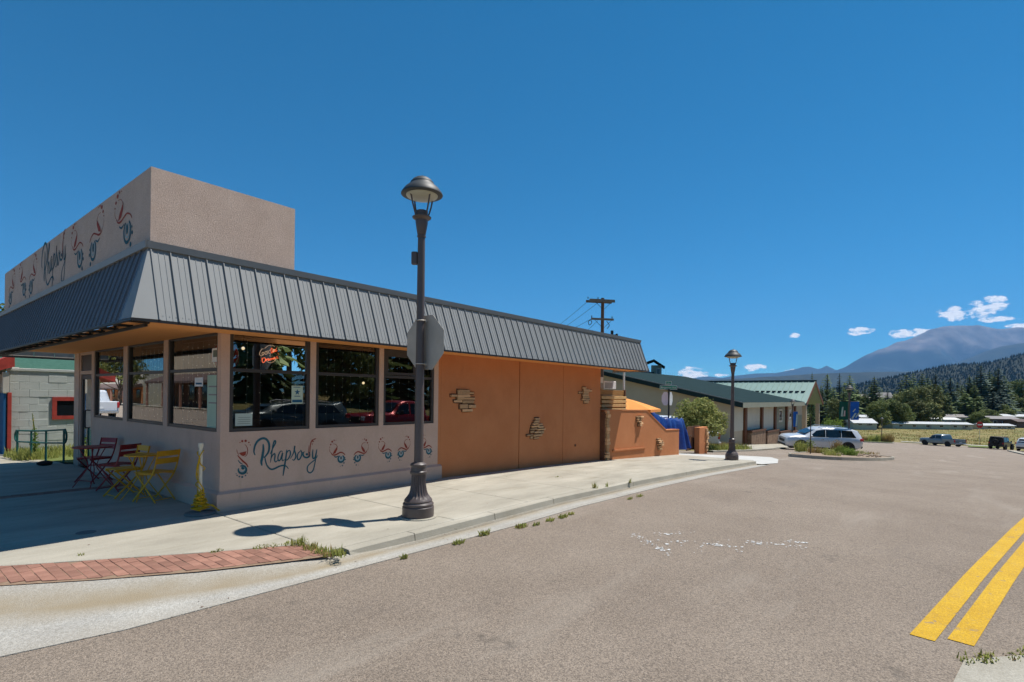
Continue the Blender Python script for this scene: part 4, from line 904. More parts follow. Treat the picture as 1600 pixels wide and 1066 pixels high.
# green handrail
hr = thing('handrail', (-.45, 9.0, 0), 'dark green pipe handrail with a rounded end beside the pavement', 'handrail')
A = [Vector(p) - Vector((-.45, 9.0, 0)) for p in ((-.68, 9.95, 0), (-.53, 9.25, 0), (-.37, 8.60, 0), (-.17, 7.93, 0))]; hz = [.68, .70, .73, .78]
for p, h in zip(A, hz): MB().tube([p, p + Vector((0, 0, h))], .022, 8).build('post', K['rail_green'], hr, smooth=40)
up = [p + Vector((0, 0, h)) for p, h in zip(A, hz)]; lo = [p + Vector((0, 0, h * .60)) for p, h in zip(A, hz)]
d = (A[3] - A[2]).normalized()
def loop(p, q, s): return [p + d * s * .02, p + d * s * .075 - Vector((0, 0, .05)), p.lerp(q, .5) + d * s * .10, q + d * s * .075 + Vector((0, 0, .05)), q + d * s * .02]
MB().tube(catmull(loop(up[0], lo[0], -1)[::-1] + up + loop(up[3], lo[3], 1), 4), .021, 8).build('rail', K['rail_green'], hr, smooth=40); MB().tube(lo, .019, 8).build('rail', K['rail_green'], hr, smooth=40)

# ------------------------------------------------------------------ street lamps
def street_lamp(x, y, H, label, group='black street lamps along the side street', det=True):
    t = thing('street_lamp', (x, y, G(x)), label, 'street lamp', 0.3, group); pm = K['post_bronze']
    MB().lathe([(.255, -.03), (.255, .012), (.245, .018)], 32).build('footing', K['concrete'], t)
    MB().lathe([(.215, .018), (.218, .05), (.218, .15), (.205, .165), (.212, .175), (.212, .195), (.19, .22), (.195, .235), (.185, .255), (.16, .285), (.135, .32), (.118, .37), (.105, .45), (.099, .52), (.098, .60)], 40, flute=(.28, .60, .88)).build('base', pm, t, smooth=30)
    MB().lathe([(.112, .60), (.118, .615), (.118, .635), (.108, .645), (.104, .70), (.114, .712), (.116, .735), (.104, .745), (.07, .765)], 28).build('collar', pm, t, smooth=30)
    zt = H - .82
    MB().lathe([(.066, .76), (.05, zt)], 20).build('pole', pm, t, smooth=30)
    MB().lathe([(.052, zt), (.062, zt + .005), (.062, zt + .02), (.052, zt + .028), (.058, zt + .04), (.072, zt + .12), (.085, zt + .20), (.085, zt + .235), (.128, zt + .265), (.132, zt + .28), (.10, zt + .295), (.085, zt + .30), (.085, zt + .36), (.07, zt + .37)], 24).build('neck', pm, t, smooth=30)
    for k in range(4):
        a = math.pi / 4 + k * math.pi / 2; m = MB()
        m.tube([(r * math.cos(a), r * math.sin(a), zt + z) for r, z in ((.10, .29), (.125, .36), (.155, .45), (.175, .54), (.215, .62))], .012, 6); m.build('arm', pm, t)
    hz = zt + .56
    MB().lathe([(.268, hz + .02), (.287, hz + .03), (.285, hz + .045), (.235, hz + .115), (.175, hz + .165), (.165, hz + .18), (.16, hz + .20), (.148, hz + .212), (.13, hz + .235), (.09, hz + .262), (.04, hz + .275), (.012, hz + .28), (.008, hz + .30)], 40).build('hat', K['hat_paint'], t, smooth=30)
    MB().lathe([(.10, hz - .03), (.17, hz - .015), (.21, hz + .005), (.225, hz + .03)], 32).build('lens', K['lens'], t, smooth=30)
    if det: MB().bev(-.135, -.05, -.03, .03, H - 1.20, H - 1.02, .012).build('sensor_box', pm, t)
    return t
K['lens'] = mat('frosted_lens', (.46, .46, .38), .35, .05)
l1 = street_lamp(1.66, -2.32, 4.70, 'tall dark bronze street lamp with a domed hat nearest the camera, by the stop sign', det=True)
l1.rotation_euler = (0, 0, AZ - math.pi / 2 + .0)
l2 = street_lamp(15.95, -2.32, 3.83, 'shorter dark street lamp at the far end of the pavement')
# stop sign seen from behind
ss = thing('stop_sign', (1.66, -2.32, 2.425), 'back of an octagonal stop sign strapped to the nearest lamp post', 'sign')
R8 = .41; oc = [(R8 * math.cos(rad(22.5 + 45 * i)), R8 * math.sin(rad(22.5 + 45 * i))) for i in range(8)]
MB().prism([(.085, a, b) for a, b in oc], (.003, 0, 0)).build('plate', K['alu'], ss); MB().prism([(.0885, a * .98, b * .98) for a, b in oc], (.001, 0, 0)).build('red_face', K['sign_red'], ss)
for z in (.30, -.30):
    m = MB(); m.tube([(.066 * math.cos(a), .066 * math.sin(a), z) for a in [i * math.pi / 10 for i in range(20)]], .008, 6, closed=True); m.box(.05, .085, -.04, .04, z - .02, z + .02); m.build('strap', K['alu'], ss)
# banners hang from the third lamp
def banner(x, y, z, rz, w, h, pm, label, art):
    t = thing('banner', (x, y, z), label, 'banner', rz); m = MB(); k = 8
    vs = [(u * w, .02 * math.sin(u * 5 + v * 4), -v * h) for v in [j / k for j in range(k + 1)] for u in [i / 4 for i in range(5)]]
    m.add(vs, [(j * 5 + i, j * 5 + i + 1, (j + 1) * 5 + i + 1, (j + 1) * 5 + i) for j in range(k) for i in range(4)]); m.build('cloth', pm, t)
    art(t); MB().tube([(-.05 if w > 0 else .05, 0, 0), (w, 0, 0)], .012, 6).build('rod', K['black'], t); return t
K['banner_green'] = mat('banner_green', (.004, .075, .05), .8, .15); K['banner_blue'] = mat('banner_blue', (.01, .10, .40), .8, .2); K['banner_pale'] = mat('banner_pale', (.40, .50, .42), .8, .15); K['banner_pink'] = mat('banner_pink', (.55, .40, .36), .8, .1)
l3 = street_lamp(40.9, -2.95, 4.62, 'dark street lamp with a green and a blue banner behind the silver suv', det=False)
bz = G(40.9) + 3.50; fa = AZ - math.pi / 2
def flat(t, pts, pm, y=-.03): MB().add([(a, y, b) for a, b in pts], [tuple(range(len(pts)))]).build('print', pm, t)
def both(t, pts, pm): MB().prism([(a, -.026, b) for a, b in pts], (0, .052, 0)).build('print', pm, t)
banner(40.9 - .08 * RT.x, -2.95 - .08 * RT.y, bz, fa, -.62, 1.28, K['banner_green'], 'dark green banner with pale script on the left of the lamp post', lambda t: (both(t, [(-.50, -1.05), (-.44, -.40), (-.34, -.38), (-.38, -.9), (-.36, -1.06)], K['banner_pale']), both(t, [(-.33, -1.05), (-.28, -.65), (-.2, -.64), (-.21, -1.04)], K['banner_pink'])))
banner(40.9 + .08 * RT.x, -2.95 + .08 * RT.y, bz, fa, .62, 1.30, K['banner_blue'], 'bright blue banner with pale slanting strokes on the right of the lamp post', lambda t: (both(t, [(.06, -1.2), (.30, -.82), (.44, -.8), (.18, -1.22)], K['banner_pale']), both(t, [(.34, -1.12), (.56, -.78), (.6, -.9), (.42, -1.12)], K['banner_pale']), both(t, [(.16, -.70), (.32, -.5), (.38, -.52), (.22, -.74)], K['banner_pale'])))
l4 = street_lamp(53.0, 3.0, 4.25, 'dark street lamp with a small blue banner in front of the long low building', det=False)
banner(53.0 + .07 * RT.x, 3.0 + .07 * RT.y, G(53) + 3.1, fa, .42, 1.45, K['banner_blue'], 'small blue banner on the lamp in front of the long low building', lambda t: both(t, [(.22, -1.4), (.36, -1.4), (.40, -.3), (.3, -.2)], K['banner_pale']))
street_lamp(77.0, 4.6, 4.2, 'distant street lamp beyond the silver suv near the pale gabled building', det=False)
street_lamp(101.8, -.6, 3.9, 'distant street lamp on the planted island with tawny grass', det=False)
# ------------------------------------------------------------------ patio beside the restaurant
pw = thing('patio_wall', (13.8, -.1, 0), 'low orange stucco wall that steps down in a slope with stone accents', 'wall')
prof = [(10.98, 1.29), (13.84, 1.24), (15.45, .53), (15.52, .49), (16.79, .46)]
poly = [(x - 13.8, 0, z) for x, z in prof] + [(16.79 - 13.8, 0, -.9), (13.78 - 13.8, 0, -.7), (10.98 - 13.8, 0, -.6)]
face = MB().prism(poly, (0, .26, 0)).build('wall_body', K['orange'], pw)
m = MB()
for (xa, za), (xb, zb) in zip(prof, prof[1:]): m.bar((xa - 13.8, .13, za + .012), (xb - 13.8, .13, zb + .012), .29, .028)
m.build('coping', K['orange'], face)
m = MB(); m.prism([(11.42 - 13.8, -.035, .02), (13.75 - 13.8, -.035, -.04), (13.75 - 13.8, -.035, .0), (11.42 - 13.8, -.035, .07)], (0, .03, 0)); m.build('ledge', K['orange'], face)
def stones_at(rows, y, parent, o):
    n0 = len(parent.children); stones(rows, y, parent, .10)
    for c in parent.children[n0:] if False else [c for c in parent.children if c.name.startswith('stone') and not c.get('_p')]:
        c.location = Vector(c.location) - o; c['_p'] = 1
    for c in parent.children:
        if '_p' in c: pass
OW = Vector((13.8, -.1, 0)); s8 = 8.0
def px_rows(rows): return wallpx(rows, -.1, 930, 600, s8)
R0 = px_rows([(505, 540, 405, 425), (540, 578, 402, 422), (510, 545, 427, 452), (545, 572, 428, 450), (518, 560, 455, 478), (538, 578, 480, 500), (528, 555, 500, 530)]); stones_at(R0, -.1, face, OW); shade_edge(R0, -.1, face, OW)
R0 = px_rows([(765, 805, 675, 695), (760, 795, 697, 715), (795, 832, 700, 722), (768, 806, 718, 738), (806, 845, 726, 750), (768, 800, 742, 765), (800, 832, 752, 772), (775, 820, 775, 800), (783, 815, 802, 828)]); stones_at(R0, -.1, face, OW); shade_edge(R0, -.1, face, OW)
for c in face.children:
    if '_p' in c: del c['_p']
# stone quoin where the patio wall meets the restaurant
qp = MB().box(10.84, 11.02, -.14, .05, -.6, 1.24).build('quoin_pier', K['wood_dark'], rest); rq = random.Random(31); z = -.3
while z < 1.2:
    h = rq.uniform(.07, .12); w0 = rq.uniform(0, .06); w1 = rq.uniform(.02, .12)
    o = link('stone', rq.choice(stone_me), qp); o.location = ((10.86 + w0 + 11.0 + w1) / 2, -.16, z + h / 2); o.scale = (.14 + w1 - w0, .09, h - .008); z += h + .006
# cedar screen with slats above the wall, pale air conditioner, white pipe
fe = thing('wood_fence', (11.82, .35, .74), 'cedar screen fence with lighter horizontal slats above the patio wall', 'fence')
for i in range(7): MB().bev(-.95, 1.2, -.012, .012, .0 + i * .17, .158 + i * .17, .004).build('board', K['wood'], fe)
for i in range(4): MB().bev(-.45, 1.22, -.10, -.06, .50 + i * .13, .59 + i * .13, .005).build('slat', K['cream_wood'] if 'cream_wood' in K else K.setdefault('cream_wood', mat('pale_new_wood', (.62, .42, .18), .8, .15, scale=5, rand=.12)), fe)
for x in (-.99, 1.24): MB().bev(x - .04, x + .04, -.045, .045, -1.1, 1.20, .005).build('post', K['wood_dark'], fe)
ac = thing('air_conditioner', (12.12, .60, 2.08), 'white box air conditioner under the far end of the mansard roof', 'air conditioner')
MB().bev(-.40, .42, -.22, .22, -.13, .13, .015).build('case', K['white'], ac)
for i in range(7): MB().box(-.34 + i * .075, -.30 + i * .075, -.226, -.221, -.10, .08).build('grille_bar', K['mh_grey'], ac)
MB().bev(-.66, -.41, -.2, .1, .06, .25, .01).build('upper_case', K['white'], ac)
pp = MB().tube([(13.12, .40, -.3), (13.12, .40, 2.66)], .035, 10).build('white_pipe', K['white'], smooth=40); tag(pp, 'white pipe rising from the patio to the mansard soffit', 'pipe')
sb = thing('white_sign_board', (14.6, 2.6, -.3), 'white board on a post behind the orange umbrella', 'board'); MB().bev(-.38, .38, -.02, .02, 1.5, 2.45, .01).build('panel', K['white'], sb); MB().bev(-.04, .04, .02, .08, 0, 2.3, .01).build('post', K['wood_dark'], sb)
# umbrella
um = thing('patio_umbrella', (16, 2, -.6), 'orange canvas patio umbrella above the low wall', 'umbrella', AZ - math.pi / 2); P = at(975, 621, 20.5); um.location = (P.x, P.y, P.z - 2.14)
MB().tube([(0, 0, 0), (0, 0, 2.22)], .022, 8).build('pole', K['wood_dark'], um); MB().lathe([(.25, 0), (.25, .05), (.05, .09)], 20).build('base', K['rubber'], um)
m = MB(); k = 6
for i in range(k):
    a0, a1 = 2 * math.pi * i / k, 2 * math.pi * (i + 1) / k; n = 5; R_ = 1.42
    for j in range(n):
        t0, t1 = j / n, (j + 1) / n; h0, h1 = 2.12 - .42 * t0 ** 1.15, 2.12 - .42 * t1 ** 1.15; mm_ = (a0 + a1) / 2; q = math.cos((a1 - a0) / 2)
        vs = []
        for t, h in ((t0, h0), (t1, h1)):
            for a, dd, rr_ in ((a0, 0, 1), (mm_, -.05 * t, q * .97), (a1, 0, 1)): vs.append((R_ * t * rr_ * math.cos(a), R_ * t * rr_ * math.sin(a), h + dd))
        m.add(vs, [(0, 3, 4, 1), (1, 4, 5, 2)])
    m.add([(R_ * math.cos(a0), R_ * math.sin(a0), 1.70), (R_ * math.cos(a1), R_ * math.sin(a1), 1.70), (R_ * math.cos(a1), R_ * math.sin(a1), 1.60), (R_ * math.cos(a0), R_ * math.sin(a0), 1.60)], [(0, 1, 2, 3)])
m.build('canopy', K['umbrella'], um)
for i in range(k):
    a0 = 2 * math.pi * i / k; MB().tube([(0.05 * math.cos(a0), .05 * math.sin(a0), 2.08), (1.38 * math.cos(a0), 1.38 * math.sin(a0), 1.69)], .01, 5).build('rib', K['wood_dark'], um)
# blue tarpaulin over a stack of patio furniture
tp = MB(); nx_, ny_ = 46, 22; x0, x1, y0, y1 = 15.6, 20.0, .62, 2.0; base = Vector((17.2, 1.5, G(17.2)))
for j in range(ny_ + 1):
    for i in range(nx_ + 1):
        u, v = i / nx_, j / ny_; ed = min(u, 1 - u, v * 1.0, 1 - v); x = x0 + (x1 - x0) * u; y = y0 + (y1 - y0) * v
        top = 1.66 - .50 * u + .10 * math.sin(u * 9) * math.sin(v * 5) + .16 * mnoise.noise((u * 7, v * 5, 1)) + .07 * mnoise.noise((u * 17, v * 14, 4)); drop = min(1, ed / .10); drop = drop ** .5
        fold = .11 * math.sin(u * 46 + v * 21 + 3 * mnoise.noise((u * 5, v * 5, 0))) * (1 - drop) + .03 * math.sin(u * 23)
        z = top * drop + .02 * (1 - drop); tp.v.append(((x - base.x) + fold * (1 if min(u, 1 - u) < .1 else 0), (y - base.y) + fold * (1.4 if min(v, 1 - v) < .12 else 0), z))
tp.f = [(j * (nx_ + 1) + i, j * (nx_ + 1) + i + 1, (j + 1) * (nx_ + 1) + i + 1, (j + 1) * (nx_ + 1) + i) for j in range(ny_) for i in range(nx_)]; tp.m = [0] * len(tp.f)
o = tp.build('tarpaulin', K['tarp'], smooth='all'); tag(o, 'crumpled bright blue tarpaulin over a stack behind the orange wall', 'tarpaulin'); o.location = base
# brown gate leaf and orange end pillar
gt = thing('wooden_gate', (21.2, .95, G(21.2)), 'open brown board gate between the tarpaulin and the orange pillar', 'gate', rad(2))
for i in range(9): MB().bev(-.95 + i * .205, -.95 + i * .205 + .197, -.015, .015, .08, 1.16, .004).build('board', K['wood_dark'], gt)
for z in (.25, .98): MB().bev(-.95, .9, .016, .055, z, z + .09, .004).build('rail', K['wood_dark'], gt)
MB().box(-.5, -.44, -.05, -.016, .7, .76).build('latch', K['chrome'], gt)
pi_ = thing('stucco_pillar', (21.6, .6, G(21.6)), 'short orange stucco pillar with a strip of stones down its edge', 'pillar')
body = MB().bev(-.57, .5, 0, .24, -.3, 1.14, .012).build('body', K['orange'], pi_); z = .0
while z < 1.05:
    h = rq.uniform(.09, .15); o = link('stone', rq.choice(stone_me), body); o.location = (.38 + rq.uniform(-.08, .08), -.015, z + h / 2); o.scale = (rq.uniform(.16, .30), .10, h - .012); z += h + .006
# street name sign
sg = thing('street_sign', (17.9, .81, G(17.9)), 'green street name blades on a grey post with a round edge-on sign', 'street sign', AZ - math.pi / 2 + .12)
MB().tube([(0, -.06, 0), (0, -.06, 2.62)], .035, 8).build('post', K['black'], sg); MB().bev(-.37, .37, -.012, .012, 2.60, 2.76, .004).build('blade', K['sign_green'], sg); MB().bev(-.13, .13, -.012, .012, 2.79, 2.94, .004).build('blade', K['sign_green'], sg)
def rim_(m, x0, x1, z0, z1, w, y):
    for a, b, c, d_ in ((x0, x1, z0, z0 + w), (x0, x1, z1 - w, z1), (x0, x0 + w, z0 + w, z1 - w), (x1 - w, x1, z0 + w, z1 - w)): m.box(a, b, y - .001, y, c, d_)
m = MB(); rim_(m, -.37, .37, 2.60, 2.76, .012, -.0135); rim_(m, -.13, .13, 2.79, 2.94, .012, -.0135); m.build('white_border', K['white'], sg)
def text(body, size, loc, parent, pm, rot=(math.pi / 2, 0, 0)):
    cu = bpy.data.curves.new('lettering', 'FONT'); cu.body = body; cu.size = size; cu.align_x = 'CENTER'; cu.extrude = .0008
    tmp = bpy.data.objects.new('tmp', cu); COL.objects.link(tmp); me = bpy.data.meshes.new_from_object(tmp.evaluated_get(bpy.context.evaluated_depsgraph_get())); bpy.data.objects.remove(tmp); bpy.data.curves.remove(cu)
    me.materials.clear(); me.materials.append(pm); o = link('lettering', me, parent); o.location = loc; o.rotation_euler = rot; return o
text('Bergstrom Ave', .105, (0, -.0145, 2.645), sg, K['white']); text('Lake', .10, (0, -.0145, 2.83), sg, K['white'])
for a in (rad(62), rad(-62)):
    m = MB(); M_ = Matrix.Rotation(a, 4, 'Z'); oc2 = [(.30 * math.cos(rad(22.5 + 45 * i)), .30 * math.sin(rad(22.5 + 45 * i))) for i in range(8)]
    m.prism([(p * .55, 0, 2.22 + q) for p, q in oc2], (0, .004, 0), 0, Matrix.Translation((.115 if a > 0 else -.115, .02, 0)) @ Matrix.Rotation(a * .6, 4, 'Z')); m.build('side_plate', K['white'], sg)
# ------------------------------------------------------------------ neighbour at the left: painted block building
nb = thing('block_building', (2.5, 11.3, 0), 'grey-green painted block building with red trim and green roof left of the restaurant', 'building')
O = Vector((2.5, 11.3, 0))
bw = MB().box(-.66 - O.x, 6 - O.x, -.024, .35, -.2, 2.27).build('block_wall', K['mortar'], nb)
blk = [MB().bev(-.198, .198, -.03, .03, -.0965, .0965, .005).mesh('block', K['block']), MB().bev(-.098, .098, -.03, .03, -.0965, .0965, .005).mesh('block', K['block'])]
rbk = random.Random(2); wx0, wx1, wz0, wz1 = .22, 1.0, .88, 1.50
for r in range(12):
    z = -.10 + .2 * r + .1; x = -.66 + (.2 if r % 2 == 0 else .1)
    if r % 2: o = link('block', blk[1], bw); o.location = (-.66 + .1 - O.x, .0, z); x = -.66 + .4
    while x < 3.2:
        if not (x + .2 > wx0 and x - .2 < wx1 and z + .1 > wz0 + .03 and z - .1 < wz1 - .03) and z < 2.2:
            o = link('block', blk[0], bw); o.location = (x - O.x, rbk.uniform(-.004, .004), z); o.rotation_euler = (0, rbk.uniform(-.004, .004), rbk.uniform(-.004, .004))
        x += .4
MB().bev(-.68 - O.x, 3.2 - O.x, -.05, .3, 2.20, 2.275, .008).build('cap', K['block'], nb)
wn = MB().box(wx0 - O.x, wx0 + .10 - O.x, -.06, .02, wz0, wz1).box(wx1 - .1 - O.x, wx1 - O.x, -.06, .02, wz0, wz1).box(wx0 + .1 - O.x, wx1 - .1 - O.x, -.06, .02, wz0, wz0 + .10).box(wx0 + .1 - O.x, wx1 - .1 - O.x, -.06, .02, wz1 - .1, wz1).build('window', K['red_trim'], nb)
MB().box(wx0 + .1 - O.x, wx1 - .1 - O.x, -.035, -.03, wz0 + .1, wz1 - .1).build('pane', K['car_glass'], wn)
rf = MB(); rf.add([(-.9 - O.x, .05, 2.28), (6 - O.x, .05, 2.28), (6 - O.x, 3.2, 3.3), (-.9 - O.x, 3.2, 3.3), (-.9 - O.x, 3.2, 2.28), (6 - O.x, 3.2, 2.28)], [(0, 1, 2, 3), (0, 3, 4), (1, 5, 2), (3, 2, 5, 4), (0, 4, 5, 1)]); rf.build('roof', K['green_shingle'], nb)
m = MB(); m.bev(-.72 - O.x, -.64 - O.x, -.28, -.18, -.1, 1.62, .005); m.build('corner_trim', K['red_trim'], nb)
MB().bev(-.82 - O.x, -.70 - O.x, -.30, -.16, 1.62, 2.15, .006).build('column', K['pale_trim'], nb); MB().bev(-.80 - O.x, -.74 - O.x, -.26, .5, -.1, 1.60, .005).build('blue_panel', K['blue_door'], nb)
m = MB(); m.prism([(-.60 - O.x, -.35, 2.62), (-.60 - O.x, -.35, 2.30), (-1.5 - O.x, -.35, 1.95), (-1.5 - O.x, -.35, 2.15)], (0, 1.2, 0)); m.build('red_gable', K['red_trim'], nb)
for (x0_, x1_, y0_, y1_, z_) in ((-.9, .9, .05, 8, 0),): MB().box(-1.3 - O.x, -.72 - O.x, .35, 8, -.2, 2.1).build('front_wing', K['pale_trim'], nb)
# ------------------------------------------------------------------ long low building with dark green roof
lb = thing('low_building', (39.3, 4.5, -1.9), 'long low tan building with dark green roof and brown pilasters', 'building')
O = Vector((39.3, 4.5, -1.9)); X1, X2, Y1, YR = 39.3, 61.5, 4.5, 17.0; ZE, ZR = 1.30, 4.12
def lbx(m, x0, x1, y0, y1, z0, z1, mi=0): return m.box(x0 - O.x, x1 - O.x, y0 - O.y, y1 - O.y, z0 - O.z, z1 - O.z, mi)
m = MB(); m.add([Vector(p) - O for p in ((X1, Y1, -3.5), (X1, 2 * YR - Y1, -3.5), (X1, 2 * YR - Y1, ZE), (X1, YR, ZR - .1), (X1, Y1, ZE))], [(4, 3, 2, 1, 0)]); m.build('gable_wall', K['tan_wall'], lb)
m = MB(); lbx(m, X1 + .02, X2, Y1, Y1 + .3, -4.0, ZE); m.build('front_wall', K['tan_wall'], lb)
m = MB(); m.add([Vector(p) - O for p in ((X2, Y1, -4.5), (X2, 2 * YR - Y1, -4.5), (X2, 2 * YR - Y1, ZE), (X2, YR, ZR - .1), (X2, Y1, ZE))], [(0, 1, 2, 3, 4)]); m.build('gable_wall', K['tan_wall'], lb)
m = MB(); ov = .55; sl = (ZR - ZE) / (YR - Y1)
ye, ze = Y1 - .9, ZE - .9 * sl + .32
m.prism([Vector(p) - O for p in ((X1 - ov, ye, ze), (X1 - ov, YR, ZR + .25), (X1 - ov, 2 * YR - ye, ze), (X1 - ov, 2 * YR - ye, ze - .42), (X1 - ov, YR, ZR - .17), (X1 - ov, ye, ze - .42))], (X2 - X1 + 2 * ov, 0, 0)); m.build('roof', K['dark_roof'], lb)
m = MB(); lbx(m, X1 - ov, X2 + ov, ye - .03, ye - .002, ze - .42, ze - .02); m.build('fascia', K['sage'], lb)
m = MB(); m.prism([Vector(p) - O for p in ((X1 - ov - .02, ye, ze + .02), (X1 - ov - .02, YR, ZR + .27), (X1 - ov - .02, YR, ZR + .19), (X1 - ov - .02, ye, ze - .05))], (.018, 0, 0)); m.build('rake_trim', K['trim'], lb)
px_ = [42.3, 47.4, 52.3, 57.2, 61.2]
for x in px_: m = MB(); lbx(m, x - .28, x + .28, Y1 - .22, Y1 - .002, -3.4, ZE - .05); m.build('pilaster', K['pilaster'], lb)
for a, b, c in zip(px_, px_[1:], ('cream', 'cream', 'sage', 'cream')):
    m = MB(); lbx(m, a + .29, b - .29, Y1 - .05, Y1 - .003, G((a + b) / 2) + 1.0, ZE - .28); m.build('door_panel', K[c], lb)
m = MB(); lbx(m, X1 + .3, 42.0, Y1 - .05, Y1 - .003, G(40) + 1.0, ZE - .28); m.build('door_panel', K['cream'], lb)
for a, b in zip(px_, px_[1:]):
    zt = G(b) + 1.30; m = MB(); lbx(m, a + .30, b - .30, Y1 - .55, Y1 - .06, -3.6, zt - .1); bb = m.build('stone_base', K['stone_base'], lb)
    m = MB(); m.prism([Vector(p) - O for p in ((a + .25, Y1 - .6, zt - .08), (b - .25, Y1 - .6, zt - .08), (b - .25, Y1 - .6, zt + .06), (a + .25, Y1 - .6, zt + .06))], (0, .55, 0)); m.build('sill', K['red_trim'] if False else K['wood_dark'], bb)
for x, z in ((54.7, 0.05), (59.2, .05)):
    m = MB(); 
    for q in ((x - .75, x - .55, z - .65, z + .65), (x + .55, x + .75, z - .65, z + .65), (x - .55, x + .55, z - .65, z - .48), (x - .55, x + .55, z + .48, z + .65)): lbx(m, q[0], q[1], Y1 - .11, Y1 - .052, q[2], q[3])
    w = m.build('window', K['cream'], lb); m = MB(); lbx(m, x - .55, x + .55, Y1 - .08, Y1 - .06, z - .48, z + .48); m.build('pane', K['car_glass'], w)
# second building: pale green seam roof, ridge along y
g2 = thing('gabled_building', (66, 5.2, -2.8), 'tan building with pale green standing seam roof behind the long building', 'building')
O = Vector((66, 5.2, -2.8)); R_ = Vector((68.5, 3.6, 3.86)); ey = 3.6
xe, ze = 63.2, 1.25; m = MB(); yb = 30
m.prism([Vector(p) - O for p in ((xe, ey, ze), (68.5, ey, 3.86), (73.8, ey, ze), (73.8, ey, ze - .2), (68.5, ey, 3.6), (xe, ey, ze - .2))], (0, yb - ey, 0)); rf = m.build('roof', K['green_roof'], g2)
y = ey + .02
while y < yb:
    m = MB(); m.bar(Vector((xe, y, ze + .04)) - O, Vector((68.5, y, 3.9)) - O, .06, .10); m.build('roof_seam', K['green_roof'], rf); y += .62
for i in range(14): m = MB(); m.box(65.6 - O.x, 65.75 - O.x, 4.2 + i * .62 - O.y, 4.6 + i * .62 - O.y, ze + 1.22 - O.z, ze + 1.42 - O.z); m.build('snow_guard', K['bronze'], rf) if i < 11 else None
m = MB(); m.box(68.3 - O.x, 68.7 - O.x, ey - O.y - .1, yb - O.y, 3.84 - O.z, 3.99 - O.z); m.build('ridge_cap', K['dark_roof'], rf)
m = MB(); m.add([Vector(p) - O for p in ((64.2, 5.2, -4.5), (72.8, 5.2, -4.8), (72.8, 5.2, 1.5), (68.5, 5.2, 3.55), (64.2, 5.2, 1.5))], [(0, 1, 2, 3, 4)]); m.box(64.2 - O.x, 64.5 - O.x, .02, 24, -1.5, 4.2); m.build('wall', K['tan_wall'], g2)
for a, b in (((xe, ze - .1), (68.5, 3.72)), ((68.5, 3.72), (73.8, ze - .1))): m = MB(); m.bar(Vector((a[0], ey - .03, a[1])) - O, Vector((b[0], ey - .03, b[1])) - O, .05, .4); m.build('rake_board', K['pilaster'], g2)
for x in (64.3, 72.6): m = MB(); m.box(x - .2 - O.x, x + .2 - O.x, -1.4, -1.0, -2.0, 4.0); m.build('timber_post', K['tan_wall'], g2); m = MB(); m.box(x - .5 - O.x, x + .5 - O.x, -1.7, -.7, -2.0, .9); m.build('stone_pier', K['stone_base'], g2)
m = MB(); m.box(66.5 - O.x, 70.5 - O.x, -.05, -.005, -.5, 2.6); m.build('entry_panel', K['sage'], g2)
# little upper storey seen beyond the mansard
tw = thing('house', (56, 19, -2), 'pale two storey house top with dark roof just right of the mansard end', 'house', -.2)
P = at(1006, 590, 62); tw.location = (P.x, P.y, -2)
def tb(n, q, mm): return MB().box(*q).build(n, K[mm], tw)
tw.location = (*at(1025, 590, 62).xy, -2); tw.rotation_euler = (0, 0, AZ - math.pi / 2 - .25)
tb('wall', (-.55, .62, 0, 2.4, 0, 7.45), 'sage'); MB().prism([(-1.7, -.5, 7.62), (-1.7, -.5, 7.45), (-.25, -.5, 7.98), (.98, -.5, 7.13), (.98, -.5, 7.30), (-.25, -.5, 8.12)], (0, 3.4, 0)).build('roof', K['dark_roof'], tw)
wn = tb('window', (.0, .5, -.06, -.002, 6.35, 7.1), 'cream'); MB().box(.06, .44, -.08, -.061, 6.42, 7.03).build('pane', K['car_glass'], wn)
tb('lower_roof', (-2.4, -.2, -1.0, 2.4, 6.3, 6.62), 'dark_roof')
# utility pole and its wires
up_ = thing('utility_pole', (0, 0, 0), 'brown wooden utility pole with crossarms and hanging wires behind the mansard', 'utility pole'); P = at(941, 530, 46); up_.location = (P.x, P.y, -2.2); H = at(943, 466, 46).z + 2.2
d_ = AZ - math.pi / 2 + .35; up_.rotation_euler = (0, 0, d_ - .15)
MB().lathe([(.17, -.3), (.14, H)], 12).build('pole', K['pole_wood'], up_, smooth=40)
zt = H - .25; MB().box(-1.25, 1.05, -.20, -.14, zt - .12, zt + .12).build('crossarm', K['grey_wood'], up_); MB().box(-1.45, .9, .16, .22, zt - .16, zt + .06).build('crossarm', K['grey_wood'], up_)
zl = H - 1.85; MB().box(-1.1, .95, -.22, -.15, zl - .09, zl + .09).build('crossarm', K['grey_wood'], up_)
for z, s in ((zt, -1), (zt, 1), (zl, -1), (zl, 1)): MB().bar((s * .75, -.18, z - .1), (s * .1, -.16, z - .7), .03, .03).build('brace', K['black'], up_)
for x, z in ((-1.4, zt), (-.5, zt), (-1.05, zl), (.8, zl)): MB().lathe([(.03, 0), (.05, .05), (.03, .09), (.05, .13), (.02, .18)], 8).build('insulator', K['black'], up_).location = (x, -.18, z + .1)
m = MB(); m.tube(catmull([(-1.1, -.2, zl - .1), (-1.35, -.2, zl - .25), (-1.25, -.2, zl - .55), (-1.05, -.2, zl - .35), (-1.1, -.2, zl - .15)], 5), .03, 5); m.tube(catmull([(.3, -.2, zl - .15), (.55, -.2, zl - .5), (.35, -.2, zl - .8)], 5), .03, 5); m.build('cable_loop', K['black'], up_)
MB().bar((.1, -.1, zl - 1.35), (1.2, -.2, zl - 1.3), .05, .05).box(.72, .90, -.3, -.1, zl - 1.75, zl - .95).ball((1.25, -.2, zl - 1.3), .12, 8).build('switch_gear', K['black'], up_)
